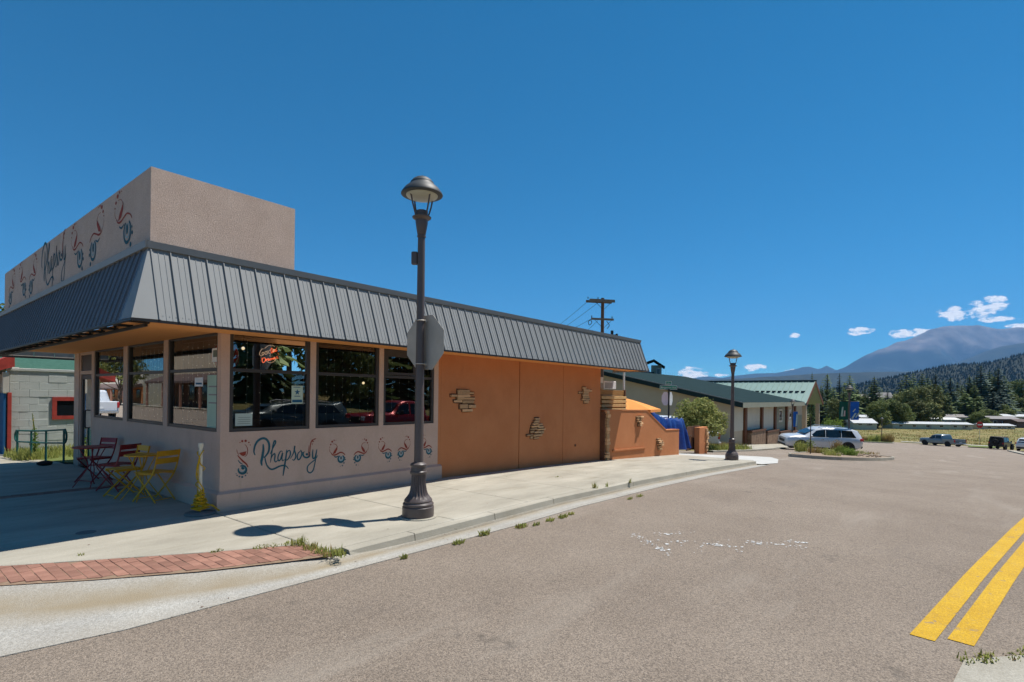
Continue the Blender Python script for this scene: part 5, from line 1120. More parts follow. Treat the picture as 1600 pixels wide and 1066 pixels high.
wb = Matrix.Translation(up_.location) @ Matrix.Rotation(up_.rotation_euler.z, 4, 'Z')
for i, (x, z, px, py) in enumerate(((-1.4, zt - .1, 868, 506), (-.5, zt - .2, 872, 512), (-1.05, zl, 876, 516), (-.5, zl - .15, 905, 520))):
    a = wb @ Vector((x, -.2, z)); bq = at(px, py, 56); e = a + (bq - a) * 3.2; pts = []
    for k in range(25): t = k / 24; p = a.lerp(e, t); p.z -= .5 * 4 * t * (1 - t); pts.append(p - a)
    o = MB().tube(pts, .014, 4).build('power_wire', K['black']); o.location = a; tag(o, ('topmost power wire running left from the end of the upper crossarm', 'second power wire from the top, from the middle of the upper crossarm', 'third power wire from the top, from the end of the lower crossarm', 'lowest power wire, starting near the middle of the lower crossarm')[i], 'wire', 'power wires from the utility pole')

# ------------------------------------------------------------------ vehicles
def interp(st, x):
    for a, b in zip(st, st[1:]):
        if x <= b[0]:
            t = (x - a[0]) / (b[0] - a[0]); return [u + (v - u) * t for u, v in zip(a, b)]
    return list(st[-1])
def body_loft(m, st, k=3, mi=0):
    # st: x, z_low, z_belt, z_top, w_low, w_belt, w_top (half widths)
    S_ = []
    for i in range(len(st) - 1):
        for j in range(k): t = j / k; S_.append([a + (b - a) * t for a, b in zip(st[i], st[i + 1])])
    S_.append(st[-1]); rows = []
    for x, zl, zb, zt, wl, wb_, wt in S_:
        half = [(0, zl), (wl * .86, zl), (wl, zl + .10), (wb_ * 1.0, zl + (zb - zl) * .55), (wb_ * .985, zb - .03), (wb_ * .955, zb), (wt * 1.0, zb + (zt - zb) * .88), (wt * .86, zt - (zt - zb) * .02), (0, zt)]
        ring = [(x, -y, z) for y, z in half] + [(x, y, z) for y, z in reversed(half[1:-1])]; rows.append(ring)
    n = len(rows[0]); m.add([v for r in rows for v in r], [(i * n + j, i * n + (j + 1) % n, (i + 1) * n + (j + 1) % n, (i + 1) * n + j) for i in range(len(rows) - 1) for j in range(n)] + [tuple(range(n)), tuple(range((len(rows) - 1) * n, len(rows) * n))], mi)
def side_glass(t, st, xa, xb, inset=.06, name='window', nseg=6, xa2=None, xb2=None):
    for s in (-1, 1):
        m = MB(); lo, hi = [], []
        for i in range(nseg + 1):
            u = i / nseg; xl = xa + (xb - xa) * u; xh = (xa2 if xa2 is not None else xa) + ((xb2 if xb2 is not None else xb) - (xa2 if xa2 is not None else xa)) * u
            q = interp(st, xl); x, zl, zb, zt, wl, wb_, wt = q; lo.append((xl, s * (wb_ * .955 + .008), zb + .03))
            q = interp(st, xh); x, zl, zb, zt, wl, wb_, wt = q; f = .80; hi.append((xh, s * (wb_ * .955 + (wt - wb_ * .955) * f / .88 + .010), zb + (zt - zb) * f))
        n = nseg + 1; m.add(lo + hi, [(i, i + 1, n + i + 1, n + i) for i in range(nseg)]); m.build(name, K['car_glass'], t)
def wheel(t, x, y, r, w=.22):
    s = 1 if y > 0 else -1
    o = MB(); P = [(r * .68, -w / 2), (r * .93, -w / 2), (r, -w / 2 + .03), (r, w / 2 - .03), (r * .93, w / 2), (r * .68, w / 2)]; M_ = Matrix.Translation((x, y - s * w / 2, r)) @ Matrix.Rotation(math.pi / 2, 4, 'X')
    o.lathe(P, 22); o.v = [tuple(M_ @ Vector(v)) for v in o.v]; wh = o.build('wheel', K['tyre'], t, smooth=35)
    o = MB(); o.lathe([(r * .67, w * .30 * -s), (r * .60, w * .40 * -s), (r * .2, w * .36 * -s), (r * .16, w * .46 * -s)], 18); o.v = [tuple(M_ @ Vector(v)) for v in o.v]; o.build('rim', K['rim'], wh, smooth=35)
    return wh
def arches(t, x, y, r):
    s = 1 if y > 0 else -1; m = MB(); n = 14; vs = []
    for i in range(n + 1):
        a = math.pi * (-.05 + 1.1 * i / n); vs += [(x + r * 1.02 * math.cos(a), y + s * .012, r * .98 + r * 1.02 * math.sin(a)), (x + r * 1.20 * math.cos(a), y + s * .006, r * .98 + r * 1.20 * math.sin(a))]
    m.add(vs, [(2 * i, 2 * i + 1, 2 * i + 3, 2 * i + 2) for i in range(n)]); m.build('wheel_arch', K['bumper'], t)
    m = MB(); m.add([(x, y + s * .004, r)] + [(x + r * 1.05 * math.cos(2 * math.pi * i / 20), y + s * .004, r + r * 1.05 * math.sin(2 * math.pi * i / 20)) for i in range(20)], [(0, i + 1, (i + 1) % 20 + 1) for i in range(20)]); m.build('wheel_well', K['bumper'], t)
def glass_quad(t, name, pts, mm='car_glass'): return MB().add(pts, [tuple(range(len(pts)))]).build(name, K[mm], t)
def suv(t, pm, L_=5.0, Wd=.98, H=1.76, rw=.39, boxy=0):
    x0, x1 = -L_ / 2, L_ / 2      # front at +x
    st = [(x0, .55, .95, 1.02, Wd * .88, Wd * .9, Wd * .80), (x0 + .10, .40, 1.04, 1.30, Wd * .95, Wd * .96, Wd * .80), (x0 + .32, .33, 1.09, 1.62, Wd, Wd, Wd * .80), (x0 + .70, .30, 1.10, H - .04, Wd, Wd, Wd * .80), (x0 + 1.6, .28, 1.08, H, Wd, Wd, Wd * .81), (x0 + 2.5, .28, 1.06, H - .01, Wd, Wd, Wd * .81), (x0 + 2.95, .28, 1.05, H - .10, Wd, Wd, Wd * .80),
          (x0 + 3.45, .28, 1.06, 1.40, Wd, Wd, Wd * .80), (x0 + 3.80, .28, 1.06, 1.16, Wd, Wd, Wd * .80), (x0 + 4.4, .28, 1.03, 1.12, Wd * .99, Wd * .98, Wd * .78), (x1 - .18, .30, .97, 1.05, Wd * .96, Wd * .95, Wd * .76), (x1 - .02, .36, .86, .93, Wd * .88, Wd * .86, Wd * .68)]
    m = MB(); body_loft(m, st); m.build('body', pm, t, smooth=50)
    side_glass(t, st, x0 + .45, x0 + 1.39, name='rear_window', xa2=x0 + .72); side_glass(t, st, x0 + 1.42, x0 + 2.40); side_glass(t, st, x0 + 2.43, x0 + 3.46, xb2=x0 + 3.0)
    wz = lambda x: interp(st, x)
    a, b = wz(x0 + 3.02), wz(x0 + 3.68); glass_quad(t, 'windscreen', [(x0 + 3.06, -a[6] * .9, a[3] - .035), (x0 + 3.06, a[6] * .9, a[3] - .035), (x0 + 3.74, b[6] * .98, b[3] + .06), (x0 + 3.74, -b[6] * .98, b[3] + .06)])
    glass_quad(t, 'rear_screen', [(x0 + .02, -Wd * .70, 1.12), (x0 + .02, Wd * .70, 1.12), (x0 + .25, Wd * .66, 1.58), (x0 + .25, -Wd * .66, 1.58)])
    for s in (-1, 1):
        for x in (x0 + .98, x1 - 1.0): wheel(t, x, s * (Wd + .015), rw); arches(t, x, s * (Wd + .002), rw)
        MB().bev(x0 - .015, x0 + .22, s * Wd * .93 - .09, s * Wd * .93 + .07, .92, 1.10, .03).build('tail_light', K['lamp_red'], t)
        MB().bev(x1 - .36, x1 - .05, s * Wd * .78 - .16, s * Wd * .78 + .12, .78, .91, .03).build('headlight', K['lamp_clear'], t)
        MB().bev(x0 + 3.32, x0 + 3.48, s * (Wd + .11) - .09, s * (Wd + .11) + .09, 1.06, 1.22, .04).build('mirror', pm, t)
        for xa in (x0 + 1.45, x0 + 2.42): MB().bev(xa + .10, xa + .30, s * (Wd + .012) - .012, s * (Wd + .012) + .012, .93, .96, .006).build('door_handle', K['chrome'], t)
        MB().bev(x0 + 1.5, x1 - 1.5, s * (Wd - .01) - .02, s * (Wd - .01) + .02, .28, .38, .01).build('sill', K['bumper'], t)
        MB().tube([(x0 + .8, s * Wd * .68, H + .0), (x0 + 1.0, s * Wd * .70, H + .05), (x0 + 2.6, s * Wd * .70, H + .05), (x0 + 2.85, s * Wd * .68, H - .03)], .018, 6).build('roof_rail', K['chrome'], t)
    MB().bev(x1 - .13, x1 + .0, -.55, .55, .60, .80, .03).build('grille', K['bumper'], t); MB().bev(x1 - .2, x1 + .01, -.78, .78, .34, .50, .04).build('bumper', K['bumper'], t); MB().bev(x0 - .03, x0 + .2, -.85, .85, .40, .58, .04).build('bumper', K['bumper'], t)
    MB().bev(x0 - .02, x0 + .03, -.26, .26, .80, .93, .01).build('number_plate', K['white'], t)
def pickup(t, pm, L_=5.7, Wd=.97, H=1.85, rw=.40):
    x0, x1 = -L_ / 2, L_ / 2
    st = [(x0 + 1.95, .42, 1.12, 1.16, Wd, Wd, Wd * .84), (x0 + 2.02, .42, 1.15, H - .10, Wd, Wd, Wd * .80), (x0 + 2.2, .40, 1.15, H, Wd, Wd, Wd * .80), (x0 + 3.2, .40, 1.14, H, Wd, Wd, Wd * .80), (x0 + 3.55, .40, 1.13, H - .12, Wd, Wd, Wd * .79), (x0 + 4.1, .40, 1.12, 1.22, Wd, Wd, Wd * .80), (x0 + 4.9, .40, 1.10, 1.16, Wd, Wd, Wd * .78), (x1 - .15, .42, 1.04, 1.10, Wd * .95, Wd * .95, Wd * .74), (x1, .5, .9, .95, Wd * .88, Wd * .86, Wd * .7)]
    m = MB(); body_loft(m, st); m.build('cab', pm, t, smooth=45)
    m = MB(); m.bev(x0, x0 + 1.94, -Wd, -Wd + .09, .45, 1.13, .03); m.bev(x0, x0 + 1.94, Wd - .09, Wd, .45, 1.13, .03); m.bev(x0 + .05, x0 + 1.94, -Wd + .05, Wd - .05, .5, .62, .02); m.build('bed', pm, t)
    MB().bev(x0 - .03, x0 + .06, -Wd + .1, Wd - .1, .55, 1.12, .02).build('tailgate', pm, t)
    MB().bev(x0 - .16, x0 + .02, -Wd * .95, Wd * .95, .40, .58, .03).build('bumper', K['chrome'], t); MB().bev(x1 - .08, x1 + .08, -Wd * .9, Wd * .9, .42, .62, .03).build('bumper', K['chrome'], t); MB().bev(x1 - .04, x1 + .03, -.6, .6, .68, .98, .02).build('grille', K['bumper'], t)
    side_glass(t, st, x0 + 2.15, x0 + 3.0, name='rear_window'); side_glass(t, st, x0 + 3.08, x0 + 4.0, xb2=x0 + 3.62)
    glass_quad(t, 'windscreen', [(x0 + 3.62, -Wd * .70, H - .13), (x0 + 3.62, Wd * .70, H - .13), (x0 + 4.10, Wd * .76, 1.27), (x0 + 4.10, -Wd * .76, 1.27)]); glass_quad(t, 'rear_screen', [(x0 + 1.99, -Wd * .66, 1.27), (x0 + 1.99, Wd * .66, 1.27), (x0 + 2.03, Wd * .64, H - .14), (x0 + 2.03, -Wd * .64, H - .14)])
    for s in (-1, 1):
        for x in (x0 + 1.1, x1 - .95): wheel(t, x, s * (Wd + .01), rw, .26); arches(t, x, s * (Wd + .002), rw)
        MB().bev(x0 - .02, x0 + .10, s * Wd - .13, s * Wd + .03, .74, 1.10, .02).build('tail_light', K['lamp_red'], t); MB().bev(x1 - .12, x1 + .02, s * Wd * .76 - .12, s * Wd * .76 + .12, .78, .98, .03).build('headlight', K['lamp_clear'], t); MB().bev(x0 + 3.62, x0 + 3.78, s * (Wd + .12) - .1, s * (Wd + .12) + .1, 1.14, 1.34, .04).build('mirror', K['bumper'], t)
    MB().bev(x0 - .04, x0 - .02, -.2, .2, .66, .78, .005).build('number_plate', K['white'], t)
def jeep(t, pm, soft=True):
    L_, Wd, H, rw = 4.1, .84, 1.80, .40; x0, x1 = -L_ / 2, L_ / 2
    m = MB(); m.bev(x0, x0 + 2.5, -Wd, Wd, .45, 1.08, .05); m.bev(x0 + 2.5, x1 - .1, -Wd * .72, Wd * .72, .50, 1.10, .05); m.build('body', pm, t)
    for s in (-1, 1): MB().bev(x0 + 2.55, x1, s * (Wd - .10) - .16, s * (Wd - .10) + .16, .80, .90, .03).build('fender', K['bumper'], t)
    st = [(x0 + .02, .9, 1.09, H - .06, Wd, Wd * 1.0, Wd * .84), (x0 + .15, .9, 1.09, H, Wd, Wd, Wd * .84), (x0 + 2.0, .9, 1.09, H, Wd, Wd, Wd * .84), (x0 + 2.15, .9, 1.09, H - .04, Wd, Wd, Wd * .84), (x0 + 2.45, .9, 1.09, 1.12, Wd, Wd, Wd * .84)]
    m = MB(); body_loft(m, st); m.build('hard_top', K['bumper'] if soft else pm, t, smooth=40)
    side_glass(t, st, x0 + .25, x0 + 1.1, name='rear_window'); side_glass(t, st, x0 + 1.2, x0 + 2.2, xb2=x0 + 2.0); glass_quad(t, 'rear_screen', [(x0, -.6, 1.16), (x0, .6, 1.16), (x0 + .0, .56, 1.66), (x0 + .0, -.56, 1.66)])
    for s in (-1, 1):
        for x in (x0 + .75, x1 - .65): wheel(t, x, s * (Wd + .06), rw, .26)
        MB().bev(x0 - .03, x0 + .05, s * (Wd - .1) - .07, s * (Wd - .1) + .07, .80, 1.0, .015).build('tail_light', K['lamp_red'], t); MB().bev(x0 + 2.25, x0 + 2.4, s * (Wd + .12) - .08, s * (Wd + .12) + .08, 1.1, 1.28, .03).build('mirror', K['bumper'], t); MB().lathe([(.10, 0), (.10, .03)], 14).build('headlight', K['lamp_clear'], t).matrix_local = Matrix.Translation((x1 - .11, s * .4, .9)) @ Matrix.Rotation(math.pi / 2, 4, 'Y')
    M_ = Matrix.Translation((x0 - .24, .05, 1.02)) @ Matrix.Rotation(math.pi / 2, 4, 'Y'); o = MB(); o.lathe([(rw * .6, 0), (rw * .95, .0), (rw, .04), (rw, .2), (rw * .6, .22)], 20); o.v = [tuple(M_ @ Vector(v)) for v in o.v]; sp = o.build('spare_wheel', K['tyre'], t, smooth=35); o = MB(); o.lathe([(rw * .58, .02), (rw * .2, .04), (rw * .15, .0)], 16); o.v = [tuple(M_ @ Vector(v)) for v in o.v]; o.build('rim', K['rim'], sp)
    MB().bev(x0 - .08, x0 + .02, -Wd, Wd, .42, .56, .03).build('bumper', K['bumper'], t); MB().bev(x1 - .05, x1 + .1, -Wd, Wd, .45, .6, .03).build('bumper', K['bumper'], t)
def park(kind, pm, name, label, x, y, face, cat, **k):
    t = thing(name, (x, y, G(x) + RZ), label, cat, face); k2 = k; kind(t, K[pm], **k2)
    if x > 5: t.rotation_euler.y = math.atan(-(G(x + 3) - G(x - 3)) / 6) * math.cos(face); t.rotation_euler.x = math.atan((G(x + 3) - G(x - 3)) / 6) * -math.sin(face) * -1
    return t
fv = lambda a: AZ + a      # heading measured from the line of sight, anticlockwise
park(suv, 'silver', 'suv', 'large silver suv parked behind the planted island, facing left', 40.4, -1.15, fv(rad(80)), 'suv')
park(pickup, 'grey_car', 'pickup_truck', 'grey pickup truck driving away down the road beyond the island', 100.2, -8.2, fv(rad(9)), 'truck', H=1.78)
park(jeep, 'navy', 'jeep', 'dark navy boxy off-roader with a spare wheel parked on the right', 97.0, -14.6, fv(rad(-58)), 'off-roader')
park(suv, 'white_car', 'suv', 'white suv cut off by the right edge beside the dark off-roader', 92.0, -17.2, fv(rad(-60)), 'suv', L_=4.8)
park(pickup, 'white_car', 'pickup_truck', 'white pickup truck rear showing behind the orange pillar under the shrub', 26.6, 4.6, fv(rad(98)), 'truck')
# ------------------------------------------------------------------ planting
def blades(m, c, n, r, h, rr, lean=.6, w=.006, mi=0):
    for _ in range(n):
        a = rr.random() * 6.283; d = r * rr.random() ** .6; x, y = c[0] + d * math.cos(a), c[1] + d * math.sin(a); hh = h * rr.uniform(.45, 1.1); b = rr.random() * 6.283; l = lean * hh * rr.uniform(.2, 1.1)
        dx, dy = math.cos(b) * l, math.sin(b) * l; px, py = -math.sin(b) * w, math.cos(b) * w; z = c[2]
        m.add([(x - px, y - py, z), (x + px, y + py, z), (x + dx * .45 + px * .8, y + dy * .45 + py * .8, z + hh * .6), (x + dx * .45 - px * .8, y + dy * .45 - py * .8, z + hh * .6), (x + dx, y + dy, z + hh)], [(0, 1, 2, 3), (3, 2, 4)], mi)
def leaves(m, c, n, rad3, size, rr, mi=0, shell=.55):
    for _ in range(n):
        v = Vector((rr.gauss(0, 1), rr.gauss(0, 1), rr.gauss(0, 1))).normalized() * (shell + (1 - shell) * rr.random()) ; p = Vector((c[0] + v.x * rad3[0], c[1] + v.y * rad3[1], c[2] + v.z * rad3[2]))
        nrm = (v + Vector((rr.gauss(0, .6), rr.gauss(0, .6), rr.gauss(0, .6) + .4))).normalized(); u = nrm.orthogonal().normalized(); u.rotate(Matrix.Rotation(rr.random() * 6.28, 3, nrm)); w = nrm.cross(u); s = size * rr.uniform(.6, 1.35)
        m.add([p - u * s, p + w * s * .45, p + u * s, p - w * s * .45], [(0, 1, 2, 3)], mi)
rg = random.Random(17)
# weeds in the joints of gutter, kerb and bricks
def weed(x, y, z, r, h, n, label='small green weed tuft growing in a joint along the kerb and gutter', dry=.15):
    t = thing('weed', (x, y, z), label, 'weed', group='weed tufts in the pavement joints'); t.scale = (2.0, 1, 1) if z < -.05 else (1, 1, 1); m = MB(); blades(m, (0, 0, -.005), n, r, h, rg); leaves(m, (0, 0, h * .3), n // 2, (r, r, h * .4), .012, rg); tag(m.build('blades', K['weed'], t), kind='stuff')
    if dry and rg.random() < .5: m = MB(); blades(m, (0, 0, -.005), n // 4, r, h * 1.1, rg); tag(m.build('dry_stalks', K['dry'], t), kind='stuff')
for px, py, r, h, n in ((757, 835, .05, .07, 34), (815, 823, .06, .06, 46), (838, 820, .04, .05, 30), (860, 813, .05, .05, 40), (880, 808, .05, .06, 40), (893, 803, .04, .04, 26), (632, 872, .025, .06, 20), (717, 848, .05, .06, 34), (1000, 772, .05, .06, 24), (985, 777, .04, .05, 20)):
    r_ = ray(px, py); p = CAM + r_ * ((-.09 - CAM.z) / r_.z); weed(p.x, p.y, -.092 + G(p.x), r, h, n, {632: 'tiny weed alone in the gutter joint nearest the brick band', 717: 'weed tuft in the gutter joint just right of the near lamp base', 757: 'weed tuft in the gutter joint left of the thick row of weeds', 985: 'small weed far along the gutter joint, the nearer of two', 1000: 'small weed far along the gutter joint, the farther of two'}.get(px, 'weed tuft in the thick row along the gutter joint right of the near lamp'))
for px, py, r, h, n in ((930, 760, .05, .13, 22), (948, 757, .035, .11, 14), (985, 749, .03, .10, 12), (870, 742, .03, .04, 12)):
    r_ = ray(px, py); p = CAM + r_ * (-CAM.z / r_.z); weed(p.x, p.y, G(p.x) - .004, r, h, n, {930: 'tallest weed sprig growing on the pavement by the kerb', 948: 'second weed sprig from the left by the kerb', 985: 'weed sprig farthest along the pavement by the kerb', 870: 'low weed alone in the middle of the pavement'}[px])
for px, py, r, h, n in ((470, 850, .10, .10, 120), (485, 857, .09, .08, 110), (500, 862, .09, .07, 110), (515, 866, .10, .08, 120), (530, 868, .08, .11, 90), (455, 850, .08, .05, 60), (425, 853, .10, .035, 60), (405, 855, .08, .03, 50), (340, 861, .06, .03, 40), (127, 868, .03, .04, 18)):
    r_ = ray(px, py); p = CAM + r_ * (-CAM.z / r_.z); weed(p.x, p.y, -.004, r, h, int(n * .45), 'lone weed at the back edge of the brick band, far left' if px < 200 else 'lone weed at the back edge of the brick band, near its middle' if px < 400 else 'low weeds along the back edge of the brick band' if px < 460 else 'thick green weeds at the right end of the brick band')
for x, y in ((1.62, -8.11), (1.70, -8.20), (1.76, -8.24), (1.86, -8.36), (1.95, -8.43)): weed(x + rg.uniform(-.05, .05), y, -.095, .05, rg.uniform(.025, .05), 16, 'low weeds at the edge of the old concrete patch at lower right')
# grass and mullein by the handrail
m = MB()
for _ in range(55): c = (rg.uniform(-.75, .75), rg.uniform(9.2, 10.95)); blades(m, (c[0], c[1], -.02), 34, .22, .26, rg, w=.008)
tag(m.build('grass', K['weed']), kind='stuff')
m = MB(); m.add([(-1.4, 8.3, -.015), (-.35, 8.6, -.015), (.0, 7.72, -.015), (4, 7.72, -.012), (4, 11.28, -.012), (-1.4, 11.28, -.012)], [(0, 1, 2, 3, 4, 5)]) if False else m.add([(-.95, 9.9, -.012), (.2, 7.95, -.012), (4, 7.95, -.012), (4, 11.3, -.012), (-.95, 11.3, -.012)], [(0, 1, 2, 3, 4)]) if False else None
m = MB(); m.add([(-.80, 10.5, .004), (-.10, 7.95, .004), (4, 7.95, .004), (4, 11.3, .004), (-.80, 11.3, .004)], [(0, 1, 2, 3, 4)]); struct(m.build('verge', K['verge']))
mu = thing('mullein_plant', (-.42, 9.55, 0), 'tall yellow-green mullein spike growing behind the handrail', 'plant'); MB().tube([(0, 0, 0), (.01, 0, .6), (-.05, 0, 1.12)], [.02, .018, .006], 6).build('stem', K['leaves_bright'], mu); m = MB()
for i in range(150): z = rg.uniform(.02, .75); leaves(m, (0, 0, z), 1, (.12 * (1 - z * .9) + .02,) * 2 + (.02,), .06 * (1.1 - z), rg)
m.build('leaves', K['leaves_bright'], mu); m = MB(); leaves(m, (-.03, 0, .92), 40, (.02, .02, .2), .014, rg); m.build('flowers', mat('mullein_flower', (.6, .42, .03), .8, .1), mu)

# shrub by the second lamp: limbs and leaf masses
def broadleaf(t, H, R_, hz, n, size, lm, seed, clumps=16, trunk_r=.1, fork=4):
    r = random.Random(seed); m = MB(); m.tube(catmull([(0, 0, -.2), (.03 * R_, .02, hz * .4), (.0, .05 * R_, hz * .8)], 4), [trunk_r * 1.3] + [trunk_r] * 8, 7) if False else m.tube([(0, 0, -.2), (.04 * R_, .02, hz * .45), (0, .05 * R_, hz * .9)], [trunk_r * 1.3, trunk_r, trunk_r * .8], 7)
    cs = []
    for i in range(clumps):
        a = i * 2.4 + r.uniform(-.4, .4); z = hz + (H - hz) * (.12 + .8 * ((i + .5) / clumps)); rr_ = R_ * (.85 if z < hz + (H - hz) * .5 else .85 * (1 - .75 * ((z - hz) / (H - hz) - .5) * 1.6)) * r.uniform(.45, .95)
        cs.append((Vector((rr_ * math.cos(a), rr_ * math.sin(a), z)), R_ * r.uniform(.26, .44)))
    for c, k in cs[::max(1, clumps // 9)]: m.tube([(0, .04 * R_, hz * .75), tuple(c * .5 + Vector((0, 0, hz * .35))), tuple(c)], [trunk_r * .6, trunk_r * .35, trunk_r * .12], 5)
    m.build('trunk', K['trunk'], t)
    m = MB()
    for c, k in cs: leaves(m, c, int(n / clumps), (k, k, k * .8), size, r)
    leaves(m, (0, 0, hz + (H - hz) * .5), n // 5, (R_ * .75, R_ * .75, (H - hz) * .45), size, r, shell=.2)
    m.build('crown', K[lm], t)
sh = thing('shrub', (25.8, 2.35, G(25.8) - .1), 'large leafy yellow-green shrub beside the second street lamp', 'shrub'); broadleaf(sh, 2.75, 1.55, .75, 4600, .085, 'leaves', 3, 22, .07)
m = MB(); road_strip(m, 24.4, 33, 1.2, 4.0, -.03, 3); struct(m.build('verge', K['verge']))
m = MB()
for _ in range(160): x, y = rg.uniform(24.6, 32.5), rg.uniform(1.3, 3.9); blades(m, (x, y, G(x) - .05), 26, .35, .34, rg, w=.014)
tag(m.build('grass', K['weed']), kind='stuff'); m = MB()
for _ in range(50): x, y = rg.uniform(25, 32.5), rg.uniform(1.3, 3.6); blades(m, (x, y, G(x) - .05), 16, .3, .5, rg, w=.012)
tag(m.build('grass', K['dry']), kind='stuff')
m = MB(); road_strip(m, 33, 62, 1.0, 3.9, -.02, 4); struct(m.build('sidewalk', K['concrete']))
m = MB()
for a, b in zip(range(24, 62, 3), range(27, 65, 3)):
    z0, z1 = G(a), G(b); m.add([(a + .01, .95, z0 - .2), (b - .01, .95, z1 - .2), (b - .01, .95, z1 - .01), (a + .01, .95, z0 - .01), (a + .01, 1.15, z0 - .005), (b - .01, 1.15, z1 - .005)], [(0, 1, 2, 3), (3, 2, 5, 4)])
struct(m.build('kerb', K['concrete']))
# planted island
isl = [(26.2, -2.1), (25.9, -3.2), (26.6, -4.3), (29.5, -5.4), (33.2, -6.0), (34.6, -5.6), (35.0, -4.6), (35.2, -3.2), (34.0, -2.0), (31, -1.6), (28, -1.7)]
def ring_isl(pts, w, h, name, soilm):
    n = len(pts); c = Vector((sum(p[0] for p in pts) / n, sum(p[1] for p in pts) / n)); P = [v.xy for v in catmull([(p[0], p[1], 0) for p in pts + pts[:1]], 4)][:-1]; n = len(P); inn = [p + (c - p).normalized() * w for p in P]; m = MB()
    vs = [(*p, G(p.x) - .3) for p in P] + [(*(p + (c - p).normalized() * .03), G(p.x) + h) for p in P] + [(*p, G(p.x) + h) for p in inn] + [(*p, G(p.x) + h - .1) for p in inn]
    m.add(vs, [(k * n + i, k * n + (i + 1) % n, (k + 1) * n + (i + 1) % n, (k + 1) * n + i) for k in range(3) for i in range(n)]); struct(m.build(name, K['concrete']))
    m = MB(); m.add([(c.x, c.y, G(c.x) + h - .02)] + [(*p, G(p.x) + h - .03) for p in inn], [(0, i + 1, (i + 1) % n + 1) for i in range(n)]); struct(m.build('island_soil', soilm))
ring_isl(isl, .16, .05, 'island_kerb', K['soil'])
def tuft(x, y, h, r, n, lm, label, name='plant', cat='plant', w=.012, lv=0, ls=.05):
    t = thing(name, (x, y, G(x) + .02), label, cat, group='plants on the kerbed island'); m = MB(); blades(m, (0, 0, -.02), n, r, h, rg, lean=.5, w=w)
    if lv: leaves(m, (0, 0, h * .5), lv, (r, r, h * .5), ls, rg, shell=.2)
    m.build('foliage', K[lm], t)
for px, py, h, r, n, lm, lv, label in ((1256, 706, .75, .5, 220, 'weed', 120, 'bushy grass clump at the left end of the kerbed island'), (1276, 708, .45, .55, 160, 'dry', 60, 'tawny low grass clump left of centre on the kerbed island'), (1291, 709, .40, .5, 170, 'weed', 90, 'low green clump in the middle of the kerbed island'),
        (1307, 706, .85, .35, 120, 'dry', 160, 'rusty brown seed-head plant on the kerbed island'), (1316, 709, .55, .45, 160, 'leaves_bright', 170, 'bright yellow-green plant beside the island lamp'), (1328, 712, .45, .42, 140, 'leaves_bright', 150, 'low bright leafy plant at the kerb of the island'), (1343, 709, .25, .5, 90, 'weed', 30, 'short weeds at the right part of the kerbed island'), (1360, 709, .18, .5, 60, 'dry', 0, 'sparse dry weeds at the right end of the kerbed island'), (1300, 712, .35, .45, 130, 'weed', 60, 'green weeds along the front kerb of the island')):
    p = None
    for k in range(1, 2000):
        q = CAM + ray(px, py) * (20 + k * .02)
        if q.z < G(q.x) + .02: p = q; break
    tuft(p.x, p.y, h, r, n, lm, label, lv=lv)
sp = thing('sapling', (30.2, -2.35, G(30.2)), 'thin staked sapling with a few leaves in front of the silver suv', 'tree'); MB().tube([(0, 0, 0), (.02, 0, 1.4), (.0, 0, 2.35)], [.03, .025, .01], 6).build('trunk', K['trunk'], sp); m = MB(); leaves(m, (0, 0, .55), 60, (.28, .28, .3), .05, rg, shell=.2); leaves(m, (0, 0, 2.3), 26, (.15, .15, .35), .03, rg, shell=.2); m.build('crown', K['leaves_bright'], sp)
m = MB()
for _ in range(70):
    x, y = rg.uniform(31.5, 34.6), rg.uniform(-5.4, -2.6); r = rg.uniform(.04, .12); m.ball((x, y, G(x) + .04), (r, r * rg.uniform(.6, 1), r * .6), 6)
tag(m.build('stones', K['soil']), kind='stuff')
# second island with tawny grass, far field
isl2 = [(96, .5), (99, -2.2), (104, -1.8), (106, .8), (103, 4.5), (98, 5)]
ring_isl(isl2, .2, .06, 'island_kerb', K['verge'])
for i, (x, y, h, lm, lab) in enumerate(((102.0, -1.4, 1.5, 'dry', 'tall tawny ornamental grass right on the far island'), (102.6, -.6, 1.3, 'weed', 'green ornamental grass in the middle of the far island'), (101.0, .4, 1.1, 'weed', 'lower green grass clump left on the far island'), (101.6, 1.6, .8, 'dry', 'low dry grass clump at the left edge of the far island'))):
    t = thing('grass_clump', (x, y, G(x)), lab, 'plant', group='grass clumps on the far island'); m = MB(); blades(m, (0, 0, 0), 240, .9, h, rg, w=.03); m.build('foliage', K[lm], t)
m = MB(); road_strip(m, 105, 106.2, -40, -3, -.0); struct(m.build('sidewalk', K['apron']))
m = MB(); m.add([(99.6, -11.2, G(99.6) + .02), (100.2, -14.0, G(100) + .02), (104.4, -15.2, G(104) + .02), (104.4, -11.4, G(104) + .02)], [(0, 1, 2, 3)]); struct(m.build('verge', K['verge']))
for lm, n in (('weed', 700), ('dry', 1500)):
    m = MB()
    for _ in range(n): x = 107 + 75 * rg.random() ** 1.3; y = rg.uniform(-42, 26); blades(m, (x, y, terrain_z(x, y)), 6, 1.1, .26, rg, w=.035)
    tag(m.build('grass', K[lm]), kind='stuff')
